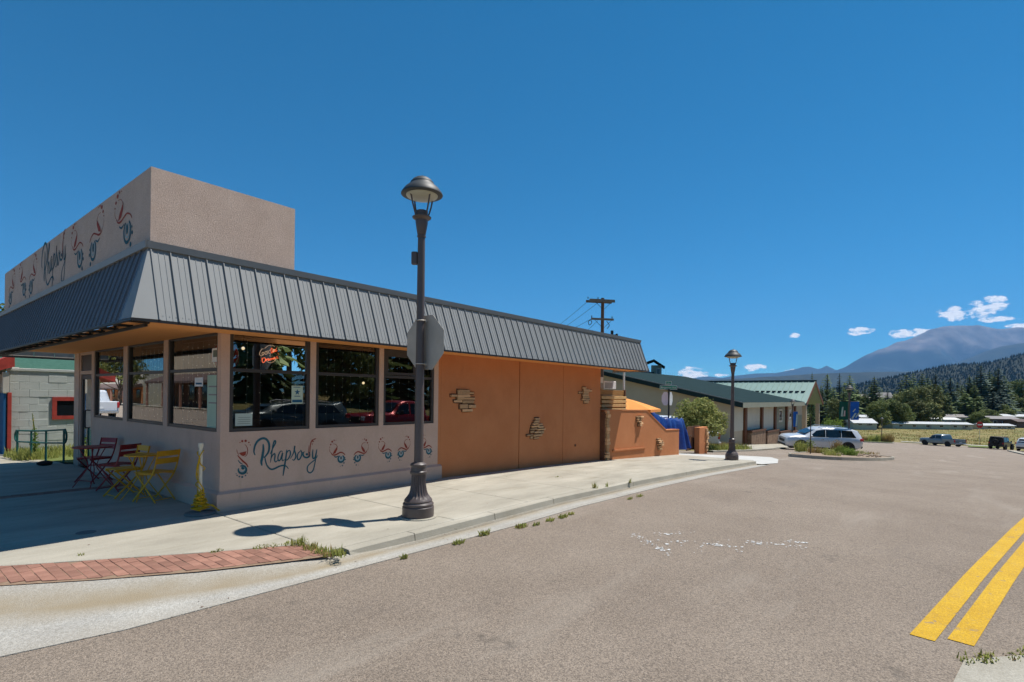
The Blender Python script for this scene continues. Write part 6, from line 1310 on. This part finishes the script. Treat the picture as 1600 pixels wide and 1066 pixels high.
# no-entry sign
ne = thing('road_sign', (111, -13.6, G(111)), 'round red no-entry sign on a thin post in the yellow field', 'sign', AZ - math.pi / 2); pz = at(1531, 664, (Vector((111, -13.6, 0)) - CAM).dot(FW)); ne.location = (pz.x, pz.y, terrain_z(pz.x, pz.y)); hz_ = pz.z - ne.location.z
MB().tube([(0, .03, 0), (0, .03, hz_ + .3)], .035, 6).build('post', K['chrome'], ne); M_ = Matrix.Translation((0, 0, hz_)) @ Matrix.Rotation(math.pi / 2, 4, 'X'); m = MB(); m.lathe([(.52, -.01), (.52, .01)], 24); m.v = [tuple(M_ @ Vector(v)) for v in m.v]; m.build('disc', K['sign_red'], ne); MB().box(-.36, .36, -.015, -.011, hz_ - .07, hz_ + .09).build('bar', K['white'], ne)

# ------------------------------------------------------------------ trees far and near
def conifer_mesh(seed, H=12., R_=2.6, droop=.35, dens=1.0, ragged=.25):
    r = random.Random(seed); m = MB(); tiers = int(26 * dens)
    for k in range(tiers):
        t = (k + .3) / tiers; z = H * (.04 + .95 * t); rr_ = R_ * ((1 - t) ** .72) * r.uniform(1 - ragged, 1 + ragged) + .12; nb_ = max(5, int(15 * (1 - t) + 5)); a0 = r.random() * 6.28
        for b in range(nb_):
            a = a0 + 6.283 * b / nb_ + r.uniform(-.25, .25); L_ = rr_ * r.uniform(.6, 1.15); d = Vector((math.cos(a), math.sin(a), 0)); s = Vector((-d.y, d.x, 0))
            for q in range(3):
                u0, u1 = L_ * (.18 + .27 * q), L_ * (.18 + .27 * (q + 1.25)); z0, z1 = z - droop * u0 + .05 * r.random(), z - droop * u1 * 1.05 + r.uniform(-.12, .12); w = (.50 - .09 * q) * (.5 + .5 * (1 - t)) * R_ / 2.6 * r.uniform(.7, 1.3)
                p0 = d * u0 + Vector((0, 0, z0)); p1 = d * u1 + Vector((0, 0, z1)); tw = Vector((0, 0, r.uniform(-.25, .25)))
                m.add([p0, (p0 + p1) / 2 + (s + tw) * w, p1, (p0 + p1) / 2 - (s + tw) * w - Vector((0, 0, w * .5))], [(0, 1, 2, 3)])
    m.add([(0, -.12, H * .93), (.1, .06, H * .93), (-.1, .06, H * .93), (0, 0, H * 1.02)], [(0, 1, 3), (1, 2, 3), (2, 0, 3)])
    return m.mesh('crown', K['needle'])
def bush_mesh(seed, H, R_, n, size, lm):
    r = random.Random(seed); m = MB(); cl = 20
    for i in range(cl):
        t = (i + .5) / cl; a = i * 2.4; z = H * (.2 + .72 * t); q = R_ * (1.02 - .62 * abs(t - .35) * 1.3) * r.uniform(.35, .85); k = R_ * r.uniform(.28, .45); leaves(m, (q * math.cos(a), q * math.sin(a), z), n // cl, (k, k, k * .9), size, r)
    return m.mesh('crown', K[lm])
cm = [conifer_mesh(1), conifer_mesh(2, 12, 2.2, .25, 1.1), conifer_mesh(3, 12, 3.1, .4, .9, .35), conifer_mesh(4, 12, 2.0, .3, 1.2, .3), conifer_mesh(5, 12, 3.4, .2, .8, .45)]
bmsh = [bush_mesh(1, 9, 3.4, 3200, .30, 'leaves_dark'), bush_mesh(2, 9, 4.0, 3400, .32, 'leaves_dark'), bush_mesh(3, 9, 3.0, 2600, .30, 'pine')]
tm = MB().lathe([(.30, -2.5), (.24, .5), (.16, 6), (.04, 11.5)], 7).mesh('trunk', K['trunk'])
def tree(px, ytop, depth, wpx, kind, label, name='conifer_tree', pm=None):
    P = at(px, ytop, depth); zg = terrain_z(P.x, P.y); h = P.z - zg; wm = wpx * depth / F
    t = thing(name, (P.x, P.y, zg), label, 'tree', rg.random() * 6.28, 'trees beyond the meadow')
    me = (cm if kind == 'c' else bmsh)[rg.randrange(5) if kind == 'c' else (rg.randrange(2) if kind == 'b' else 2)]
    xs = max(v.co.x for v in me.vertices); Hm = 12.2 if kind == 'c' else 9.
    o = link('crown', me, t); k = wm / 2 / xs * (2.7 if kind == 'c' else 1.4); o.scale = (k, k, h / Hm)
    if pm: o.data = me.copy(); o.data.materials[0] = K[pm]
    q = link('trunk', tm, t); q.scale = (k, k, h / 12.5)
TREES = []
for px, yt, dp, w in ((1269, 580, 120, 9), (1285, 606, 150, 16), (1293, 583, 165, 22), (1303, 604, 140, 20), (1312, 582, 180, 13), (1328, 584, 170, 24), (1366, 587, 170, 26), (1387, 608, 185, 14), (1408, 597, 190, 18), (1416, 583, 200, 24), (1427, 580, 205, 13), (1441, 581, 205, 20), (1462, 583, 210, 22), (1474, 592, 205, 18), (1485, 588, 180, 24), (1503, 600, 200, 18), (1515, 586, 200, 18), (1533, 568, 190, 20), (1546, 578, 205, 22), (1560, 573, 195, 28), (1570, 585, 200, 20), (1529, 618, 165, 22), (1552, 610, 170, 24), (1508, 612, 170, 22), (1318, 606, 155, 18), (1340, 606, 190, 18), (1352, 606, 190, 16), (1541, 592, 215, 22), (1480, 612, 170, 18), (1398, 610, 200, 16), (1450, 588, 215, 20), (1433, 598, 195, 20), (1523, 600, 185, 20), (1563, 605, 185, 22), (1277, 612, 160, 14), (1596, 606, 230, 16), (1660, 590, 200, 26), (1700, 580, 210, 28)):
    TREES.append((px, yt, dp, w, 'c','needle_blue' if rg.random() < .25 else None, 'conifer_tree'))
for px, yt, dp, w in ((1425, 606, 165, 28), (1440, 604, 160, 30), (1455, 602, 165, 32), (1411, 612, 170, 26), (1432, 624, 150, 30), (1450, 628, 150, 34), (1466, 612, 170, 24), (1495, 610, 190, 22), (1519, 600, 200, 18), (1555, 590, 200, 20), (1305, 622, 135, 22), (1317, 628, 132, 20)): TREES.append((px, yt, dp, w, 'p', None, 'pine_tree'))
for px, yt, dp, w in ((1372, 628, 135, 26), (1386, 624, 140, 28), (1400, 628, 138, 26), (1412, 632, 140, 22), (1588, 594, 230, 24), (1578, 612, 220, 22), (1596, 622, 210, 24), (1345, 616, 200, 24), (1355, 622, 190, 20), (1545, 640, 155, 26), (1530, 644, 150, 20), (1565, 632, 170, 24), (1476, 634, 180, 22), (1575, 640, 165, 20)): TREES.append((px, yt, dp, w, 'b', None, 'leafy_tree'))
for q in ((1283, 600, 190, 14), (1320, 596, 210, 16), (1374, 604, 215, 16), (1423, 594, 225, 18), (1456, 590, 225, 18), (1468, 600, 195, 16), (1496, 596, 225, 18), (1526, 586, 220, 18), (1538, 600, 200, 20), (1553, 586, 225, 20), (1576, 596, 220, 18)): TREES.append((*q, 'c', None, 'conifer_tree'))
MARKS = [(1269, 'behind the gabled building end'), (1290, 'between gabled building and green banner'), (1312, 'above the green banner'), (1338, 'above the blue banner'), (1354, 'by the small tan house'), (1384, 'by the brown roofed house'), (1412, 'above the long pale green home, left end'), (1442, 'above the long pale green home, middle'), (1470, 'behind the blue home with porch'), (1500, 'behind the grey roofed cream home'), (1531, 'above the no-entry sign'), (1556, 'above the brown mobile home'), (1580, 'above the dark off-roader'), (1600, 'at the right edge'), (1680, 'past the right edge')]
used_ = {}
def describe(px, yt, dp, w, kind, pm):
    a = min(MARKS, key=lambda q: abs(q[0] - px))[1]; hgt = 'tall' if yt < 586 else 'medium' if yt < 604 else 'short'; wd = 'slim' if w < 17 else 'broad'
    k = {'c': 'bluish spruce' if pm else 'green spruce', 'p': 'loose olive pine', 'b': 'leafy tree'}[kind]; base = f'{hgt} {wd} {k} {a}'; n = used_.get(base, 0); used_[base] = n + 1
    return base if n == 0 else base + (', second from left', ', third from left', ', last from left')[min(n, 3) - 1]
for px, yt, dp, w, kind, pm, nm in sorted(TREES): tree(px, yt, dp, w, kind, describe(px, yt, dp, w, kind, pm), nm, pm)
bb = thing('bush', (72, -1.0, G(72)), 'bright green round bush behind the silver suv by the gabled building', 'bush'); P = at(1299, 648, 72); bb.location = (P.x, P.y, G(P.x)); m = MB()
for i in range(14): a = i * 2.4; leaves(m, (1.3 * math.cos(a) * (i / 14) ** .5, 2.0 * math.sin(a) * (i / 14) ** .5, .9 + .5 * math.sin(i * 1.7)), 110, (.8, .8, .75), .13, rg, shell=.3)
b2 = m.build('foliage', K['leaves_bright'], bb); b2.scale = (1, 1, (P.z - G(P.x)) / 2.25)
tl = thing('leafy_tree', (-9, 34, 0), 'dark tree top showing at the far left edge behind the roof sign', 'tree'); P = at(-2, 474, 34); tl.location = (P.x, P.y, 0); broadleaf(tl, P.z, 1.6, P.z * .35, 2600, .14, 'leaves_dark', 8, 16, .16)

K['mh_roof'] = mat('pale_metal_roof', (.47, .48, .48), .6, .06)
# mobile homes across the meadow
def mobile(px0, px1, ytop, ybot, dp, wall, roof, label, pitch=.25, nw=3, face=0):
    a, b = at(px0, ybot, dp), at(px1, ybot, dp); c = (a + b) / 2; Lh = (b - a).length / 2; zt_ = at((px0 + px1) / 2, ytop, dp).z; zb = at((px0 + px1) / 2, ybot, dp).z; h = zt_ - zb
    t = thing('mobile_home', (c.x, c.y, zb), label, 'mobile home', AZ - math.pi / 2 + face, 'mobile homes across the meadow'); hw = h - pitch
    MB().box(-Lh, Lh, 0, 4, -1.5, hw).build('wall', K[wall], t)
    MB().prism([(-Lh - .2, -.25, hw), (-Lh - .2, -.25, hw + .10), (-Lh - .2, 2, hw + pitch + .25), (-Lh - .2, 4.25, hw + .10), (-Lh - .2, 4.25, hw)], (2 * Lh + .4, 0, 0)).build('roof', K[roof], t)
    for i in range(nw):
        x = -Lh + 2 * Lh * (i + .6) / (nw + .2); w = MB().bev(x - .55, x + .55, -.05, -.002, hw * .42, hw * .82, .01).build('window', K['mh_white'], t); MB().box(x - .45, x + .45, -.06, -.051, hw * .45, hw * .79).build('pane', K['car_glass'], w)
    x = Lh * .3; MB().box(x - .45, x + .45, -.05, -.003, .1, hw * .85).build('door', K['mh_grey'], t)
mobile(1334, 1370, 656, 666, 128, 'mh_green', 'mh_roof', 'white roofed mobile home right of the blue banner', .9, 2); mobile(1345, 1362, 650, 658, 150, 'mh_cream', 'mh_roof', 'small pale mobile home farther back beyond the blue banner', .5, 1)
mobile(1396, 1482, 661, 670, 135, 'mh_green', 'mh_roof', 'long pale green mobile home with a white roof, above the grey pickup', .35, 4, -.04); mobile(1418, 1447, 651, 664, 155, 'mh_blue', 'mh_roof', 'grey-blue mobile home with white roof at the left of the back row', .4, 2); mobile(1446, 1500, 654, 664, 152, 'mh_blue', 'mh_white', 'blue mobile home with porch behind the long pale green one', .4, 3)
mobile(1476, 1520, 649, 662, 165, 'mh_cream', 'mh_grey', 'cream mobile home with a grey shingle roof under the spruces', .7, 3); mobile(1482, 1520, 662, 671, 136, 'mh_cream', 'mh_roof', 'cream mobile home with a flat white roof left of the no-entry sign', .3, 2); mobile(1536, 1586, 664, 671, 136, 'mh_cream', 'mh_roof', 'long cream mobile home right of the no-entry sign', .3, 3)
mobile(1546, 1592, 652, 668, 150, 'mh_brown', 'mh_grey', 'dark brown mobile home with white framed windows', .6, 3); mobile(1568, 1630, 649, 660, 162, 'mh_cream', 'mh_roof', 'pale house with a white roof at the right edge of the back row', .5, 3); mobile(1590, 1640, 657, 671, 145, 'mh_brown', 'mh_brown', 'dark brown mobile home cut off by the right edge', .5, 2)
h_ = thing('house', (0, 0, 0), 'cream house with an orange-brown roof high among the trees at the right', 'house', AZ - math.pi / 2); P = at(1592, 628, 240); h_.location = P - Vector((0, 0, 1)); MB().box(-4, 5, 0, 6, -4, 2.6).build('wall', K['mh_cream'], h_); MB().prism([(-4.6, -.6, 2.5), (-4.6, 3, 4.4), (-4.6, 6.6, 2.5)], (10.2, 0, 0)).build('roof', K['brick'], h_)
for x in (-2.4, 0, 2.6): MB().box(x - .6, x + .6, -.05, -.002, .4, 1.7).build('window', K['car_glass'], h_)
h_ = thing('house', (0, 0, 0), 'small tan house half hidden by spruces left of the tree belt', 'house', AZ - math.pi / 2 + .3); P = at(1352, 616, 215); h_.location = P - Vector((0, 0, 4.2)); MB().box(-3, 3, 0, 5, -5, 2.4).build('wall', K['mh_cream'], h_); MB().prism([(-3.5, -.5, 2.3), (-3.5, 2.5, 4.2), (-3.5, 5.5, 2.3)], (7, 0, 0)).build('roof', K['mh_grey'], h_)
for x in (-1.5, 1.5): MB().box(x - .5, x + .5, -.05, -.002, .2, 1.4).build('window', K['car_glass'], h_)
h_ = thing('house', (0, 0, 0), 'brown roofed house glimpsed between spruces left of centre in the belt', 'house', AZ - math.pi / 2 - .2); P = at(1384, 614, 225); h_.location = P - Vector((0, 0, 4.6)); MB().box(-2.5, 2.5, 0, 5, -5, 2.6).build('wall', K['mh_brown'], h_); MB().prism([(-3, -.5, 2.5), (-3, 2.5, 4.8), (-3, 5.5, 2.5)], (6, 0, 0)).build('roof', K['mh_grey'], h_)
for x in (-1.2, 1.2): MB().box(x - .5, x + .5, -.05, -.002, .2, 1.4).build('window', K['car_glass'], h_)

# ------------------------------------------------------------------ hills and mountains at their distance
def range_(name, prof, dist, back, mm, rough, zb=-40, nz_=26, left=0, right=0, seed=0, ridge=1.0, fy=.62, rug=.10):
    # prof: ridge line as survey pixels; the slope rises towards the ridge and falls away behind
    n = 170; xs = [p[0] for p in prof]; m = MB(); rows = []
    A = []
    for i in range(n + 1):
        px = xs[0] + (xs[-1] - xs[0]) * i / n
        for (x0, y0), (x1, y1) in zip(prof, prof[1:]):
            if px <= x1 + 1e-6: py = y0 + (y1 - y0) * (px - x0) / (x1 - x0); break
        A.append(at(px, py, dist))
    for j in range(nz_ + 1):
        v = j / nz_
        for i, P in enumerate(A):
            dirn = Vector((P.x - CAM.x, P.y - CAM.y, 0)).normalized(); H_ = P.z - zb
            if v <= fy: t = v / fy; s = t ** 1.0; hgt = H_ * (.05 + .95 * s ** 1.25); dd = -back * (1 - t)
            else: t = (v - fy) / (1 - fy); hgt = H_ * (1 - .75 * t ** 1.4); dd = back * t
            q = Vector((P.x, P.y, 0)) + dirn * dd; amp = rough * min(1, (1 - abs(v - fy) * .6)); f = 1.0 / (back * .28)
            nn = mnoise.fractal((q.x * f, q.y * f, seed), 1.0, 2.1, 6) ; edge = min(1, abs(v - fy) * 3.2)
            rid = -abs(mnoise.noise((q.x * f * .9, q.y * f * .9, seed + 9))) * rough * 1.3 * ridge
            q.z = zb + hgt + nn * amp * (rug + (1 - rug) * edge) + rid * edge * (v <= fy); m.v.append(tuple(q))
    w = n + 1; m.f = [(j * w + i, j * w + i + 1, (j + 1) * w + i + 1, (j + 1) * w + i) for j in range(nz_) for i in range(n)]; m.m = [0] * len(m.f)
    return struct(m.build(name, K[mm], smooth='all'))
K['granite'] = mat('alpine_granite', (.075, .066, .064), .95, scale=.0032, col2=(.29, .235, .205), detail=10)
K['needle_hill'] = mat('hill_needles', (.008, .016, .009), .9, scale=.02, col2=(.045, .055, .025), detail=5); K['needle_far'] = mat('forest_needles', (.03, .045, .022), .9, scale=.06, col2=(.10, .115, .045), detail=4); K['far_forest'] = mat('far_forest', (.008, .014, .010), .95, scale=.006, col2=(.035, .044, .028), detail=9)
K['hill_forest'] = mat('hill_forest', (.005, .010, .006), .95, scale=.045, col2=(.038, .044, .022), detail=10, bump=1.0, bscale=.11, bdist=14)
def treeline(m):
    # dark forest below the treeline of the granite mountain
    nt = m.node_tree; n = nt.nodes; l = nt.links; b = n['Principled BSDF']; src = b.inputs['Base Color'].links[0].from_socket; g = n.new('ShaderNodeNewGeometry'); sp = n.new('ShaderNodeSeparateXYZ'); l.new(g.outputs['Position'], sp.inputs[0])
    no = n.new('ShaderNodeTexNoise'); no.inputs['Scale'].default_value = .0011; no.inputs['Detail'].default_value = 8; l.new(g.outputs['Position'], no.inputs['Vector'])
    q = n.new('ShaderNodeMath'); q.operation = 'MULTIPLY_ADD'; l.new(no.outputs[0], q.inputs[0]); q.inputs[1].default_value = -1500; l.new(sp.outputs[2], q.inputs[2]); mr = n.new('ShaderNodeMapRange'); mr.inputs[1].default_value = 420; mr.inputs[2].default_value = 780; l.new(q.outputs[0], mr.inputs[0])
    mx = n.new('ShaderNodeMix'); mx.data_type = 'RGBA'; l.new(mr.outputs[0], mx.inputs[0]); mx.inputs[6].default_value = (.012, .02, .015, 1); l.new(src, mx.inputs[7]); l.new(mx.outputs[2], b.inputs['Base Color'])
treeline(K['granite'])
# wooded slope behind the belt of trees: one mass of small conifers
m = MB(); rf_ = random.Random(77); cnt = 0
while cnt < 2200:
    d = 260 + 800 * rf_.random() ** 1.1; px = rf_.uniform(1255, 1720); P = at(px, 620, d); z = terrain_z(P.x, P.y); cnt += 1
    if mnoise.noise((P.x * .012, P.y * .012, 5)) > .05 and d < 520: continue
    h = rf_.uniform(4.5, 9.5); r = h * rf_.uniform(.2, .34); a0 = rf_.random() * 6
    for k in range(3):
        zb_ = z + h * (.06 + .28 * k); zt_ = z + h * (.55 + .23 * k); rr_ = r * (1 - .27 * k); nn_ = 6; ring = [(P.x + rr_ * rf_.uniform(.7, 1.2) * math.cos(a0 + 6.283 * i / nn_), P.y + rr_ * rf_.uniform(.7, 1.2) * math.sin(a0 + 6.283 * i / nn_), zb_ + rf_.uniform(-.5, .5)) for i in range(nn_)]
        m.add(ring + [(P.x, P.y, zt_)], [(i, (i + 1) % nn_, nn_) for i in range(nn_)])
tag(m.build('forest', K['needle_far']), kind='stuff')
range_('mountain', [(1180, 640), (1270, 600), (1300, 584), (1313, 578), (1340, 562), (1372, 545), (1385, 541), (1400, 535), (1418, 529.5), (1435, 524), (1450, 517), (1470, 511), (1490, 507.5), (1510, 506.5), (1530, 506.5), (1545, 511), (1556, 514), (1600, 514), (1650, 519), (1750, 538), (1900, 556), (2200, 570)], 15500, 4600, 'granite', 560, -40, 60, seed=1, ridge=1.8, rug=.17)
range_('mountain', [(600, 616), (850, 604), (1000, 600), (1073, 592), (1100, 587.5), (1112, 587.5), (1130, 590), (1145, 586), (1180, 583), (1212, 582), (1240, 576), (1254, 572), (1264, 571), (1280, 576), (1292, 570), (1306, 576.5), (1325, 580), (1400, 590)], 17500, 3000, 'far_forest', 150, -40, 20, seed=2)
range_('mountain', [(1250, 610), (1330, 589), (1380, 584), (1448, 577), (1475, 571), (1497, 565), (1520, 557), (1538, 550), (1552, 545), (1565, 541), (1600, 536), (1700, 528), (1850, 540), (2200, 560)], 10500, 2200, 'far_forest', 170, -40, 24, seed=3)
range_('hills', [(500, 612), (900, 604), (1040, 597), (1100, 593), (1160, 590.5), (1200, 588), (1260, 583.5), (1300, 582), (1350, 580.5), (1400, 579.5), (1440, 580), (1500, 583), (1700, 590), (2200, 600)], 6500, 1500, 'far_forest', 80, -30, 20, seed=4)
range_('wooded_hill', [(1270, 616), (1330, 603), (1380, 592), (1425, 583), (1445, 578.5), (1460, 574.5), (1480, 570.5), (1505, 569), (1530, 567.5), (1545, 566.5), (1560, 563), (1580, 557.5), (1600, 552.5), (1680, 540), (1800, 530), (2000, 535), (2300, 560)], 2300, 900, 'hill_forest', 26, -12, 30, seed=5)
# trees that roughen the near wooded hill: one mass
hill = [o for o in COL.objects if o.name.startswith('wooded_hill')][0]; HV = [v.co.copy() for v in hill.data.vertices]; wv = 171; m = MB(); rh = random.Random(91)
for _ in range(9000):
    i, j = rh.randrange(0, 110), rh.randrange(2, 24); a, b = rh.random(), rh.random(); P = HV[j * wv + i].lerp(HV[j * wv + i + 1], a).lerp(HV[(j + 1) * wv + i].lerp(HV[(j + 1) * wv + i + 1], a), b)
    h = rh.uniform(7, 14); r = h * rh.uniform(.22, .36); a0 = rh.random() * 6
    m.add([(P.x + r * math.cos(a0 + k * 2.094), P.y + r * math.sin(a0 + k * 2.094), P.z - 1) for k in range(3)] + [(P.x, P.y, P.z + h)], [(0, 1, 3), (1, 2, 3), (2, 0, 3)])
tag(m.build('forest', K['needle_hill']), kind='stuff')
# haze: one closed box of thin air round everything
hzm = bpy.data.materials.new('haze_air'); hzm.use_nodes = True; n_ = hzm.node_tree.nodes; n_.remove(n_['Principled BSDF']); pv = n_.new('ShaderNodeVolumePrincipled'); pv.inputs['Color'].default_value = (.22, .53, 1.0, 1); pv.inputs['Density'].default_value = 4.0e-5; pv.inputs['Anisotropy'].default_value = 0.1
hzm.node_tree.links.new(pv.outputs[0], n_['Material Output'].inputs['Volume'])
# ------------------------------------------------------------------ across the two streets: what the windows mirror
park(suv, 'dark_car', 'suv', 'dark green-grey car parked across the side street, mirrored in the corner window', 8.2, -13.3, rad(183), 'car', L_=4.7, H=1.55)
park(pickup, 'red_car', 'pickup_truck', 'bright red pickup parked across the side street, mirrored in the middle window', 14.2, -13.3, rad(180), 'truck')
park(pickup, 'white_car', 'pickup_truck', 'white pickup parked along the main street, mirrored in the restaurant door', -6.3, 35, rad(92), 'truck')
for a, b in ((-3.5, 18), (18, 40), (40, 62), (62, 87)):
    m = MB(); xs = xsplit(a + .01, b - .01, 4)
    for u, v in zip(xs, xs[1:]): m.add([(u, -14.5, G(u) - .3), (v, -14.5, G(v) - .3), (v, -14.52, G(v) + .02), (u, -14.52, G(u) + .02), (u, -15.2, G(u) + .02), (v, -15.2, G(v) + .02)], [(0, 1, 2, 3), (3, 2, 5, 4)])
    struct(m.build('far_kerb', K['concrete']))
for i, (x, y, h, w, k) in enumerate(((3, -29, 11, 7, 'b'), (9, -33, 13, 8, 'c'), (15, -30, 14, 7, 'c'), (20, -35, 15, 9, 'b'), (25, -31, 13, 8, 'c'), (31, -34, 14, 8, 'c'), (38, -36, 12, 9, 'b'), (12, -40, 16, 9, 'c'), (28, -42, 17, 10, 'c'), (45, -42, 15, 9, 'c'), (35, -28, 9, 7, 'b'), (52, -40, 14, 9, 'b'), (18, -24, 7, 6, 'b'), (6, -38, 14, 8, 'c'))):
    t = thing('conifer_tree' if k == 'c' else 'leafy_tree', (x, y, terrain_z(x, y)), ('dark spruce' if k == 'c' else 'leafy tree') + ' on the bank across the side street, ' + ('far right' if x > 40 else 'right of the red pickup' if x > 24 else 'behind the red pickup' if x > 11 else 'behind the dark car') + (', back row' if y < -37 else ', front row' if y > -29 else ', middle row'), 'tree', i * 1.3, 'trees on the bank across the side street'); me = cm[i % 5] if k == 'c' else bmsh[i % 2]
    o = link('crown', me, t); xs_ = max(v.co.x for v in me.vertices); o.scale = (w / 2 / xs_, w / 2 / xs_, h / (12.2 if k == 'c' else 9)); q = link('trunk', tm, t); q.scale = (1, 1, h / 13)
# across the main street
def shop(x, y0, y1, h, wall, low, label, porch=True, seed=0):
    t = thing('shop_building', (x, (y0 + y1) / 2, 0), label, 'building'); Lh = (y1 - y0) / 2
    MB().box(-12, 0, -Lh, Lh, -.2, h).build('upper_wall', K[wall], t); MB().box(0, .12, -Lh, Lh, -.2, h * .5).build('shopfront', K[low], t)
    if porch:
        MB().prism([(.1, -Lh, h * .50), (2.4, -Lh, h * .42), (2.4, -Lh, h * .46), (.1, -Lh, h * .60)], (0, 2 * Lh, 0)).build('porch_roof', K['mh_brown'], t)
        k = max(3, int(Lh / 2.5))
        for i in range(k + 1): y = -Lh + .2 + (2 * Lh - .4) * i / k; MB().bev(2.1, 2.3, y - .12, y + .12, -.2, h * .43, .01).build('porch_post', K['brick'], t)
    k = int(Lh / 1.6)
    for i in range(k):
        y = -Lh + 1.4 + (2 * Lh - 2.8) * i / max(1, k - 1); w = MB().bev(.12, .18, y - .8, y + .8, .7, h * .42, .02).build('window', K['wood_dark'], t); MB().box(.181, .19, y - .68, y + .68, .82, h * .42 - .12).build('pane', K['car_glass'], w)
shop(-21, 40, 66, 6.2, 'tan_wall', 'wood_dark', 'tan and brown shopfront with a porch across the main street, mirrored in the windows', True)
shop(-22, 78, 100, 4.6, 'cream', 'orange', 'cream and orange shop farther along the main street, mirrored in the windows', True, 2)
for i, (x, y, h, r) in enumerate(((-17.5, 71, 7.5, 3.2), (-18.5, 33, 6, 2.4), (-24, 108, 10, 4))):
    t = thing('leafy_tree', (x, y, 0), ('green street tree between the two shops across the main street', 'small green street tree near the brown shopfront across the main street', 'tall green tree far along the main street')[i], 'tree'); broadleaf(t, h, r, h * .3, 2400, .2, 'leaves', 40 + i, 18, .14)
m = MB(); m.add([(-18.2, -50, -.02), (-18.2, 130, -.02), (-21, 130, -.01), (-21, -50, -.01)], [(3, 2, 1, 0)]); struct(m.build('sidewalk', K['concrete']))
# the box of air goes in last so that it takes in everything
B = 21800; m = MB(); m.box(-B, B, -B, B, -46, 2900); o = m.build('haze', hzm); tag(o, kind='stuff')
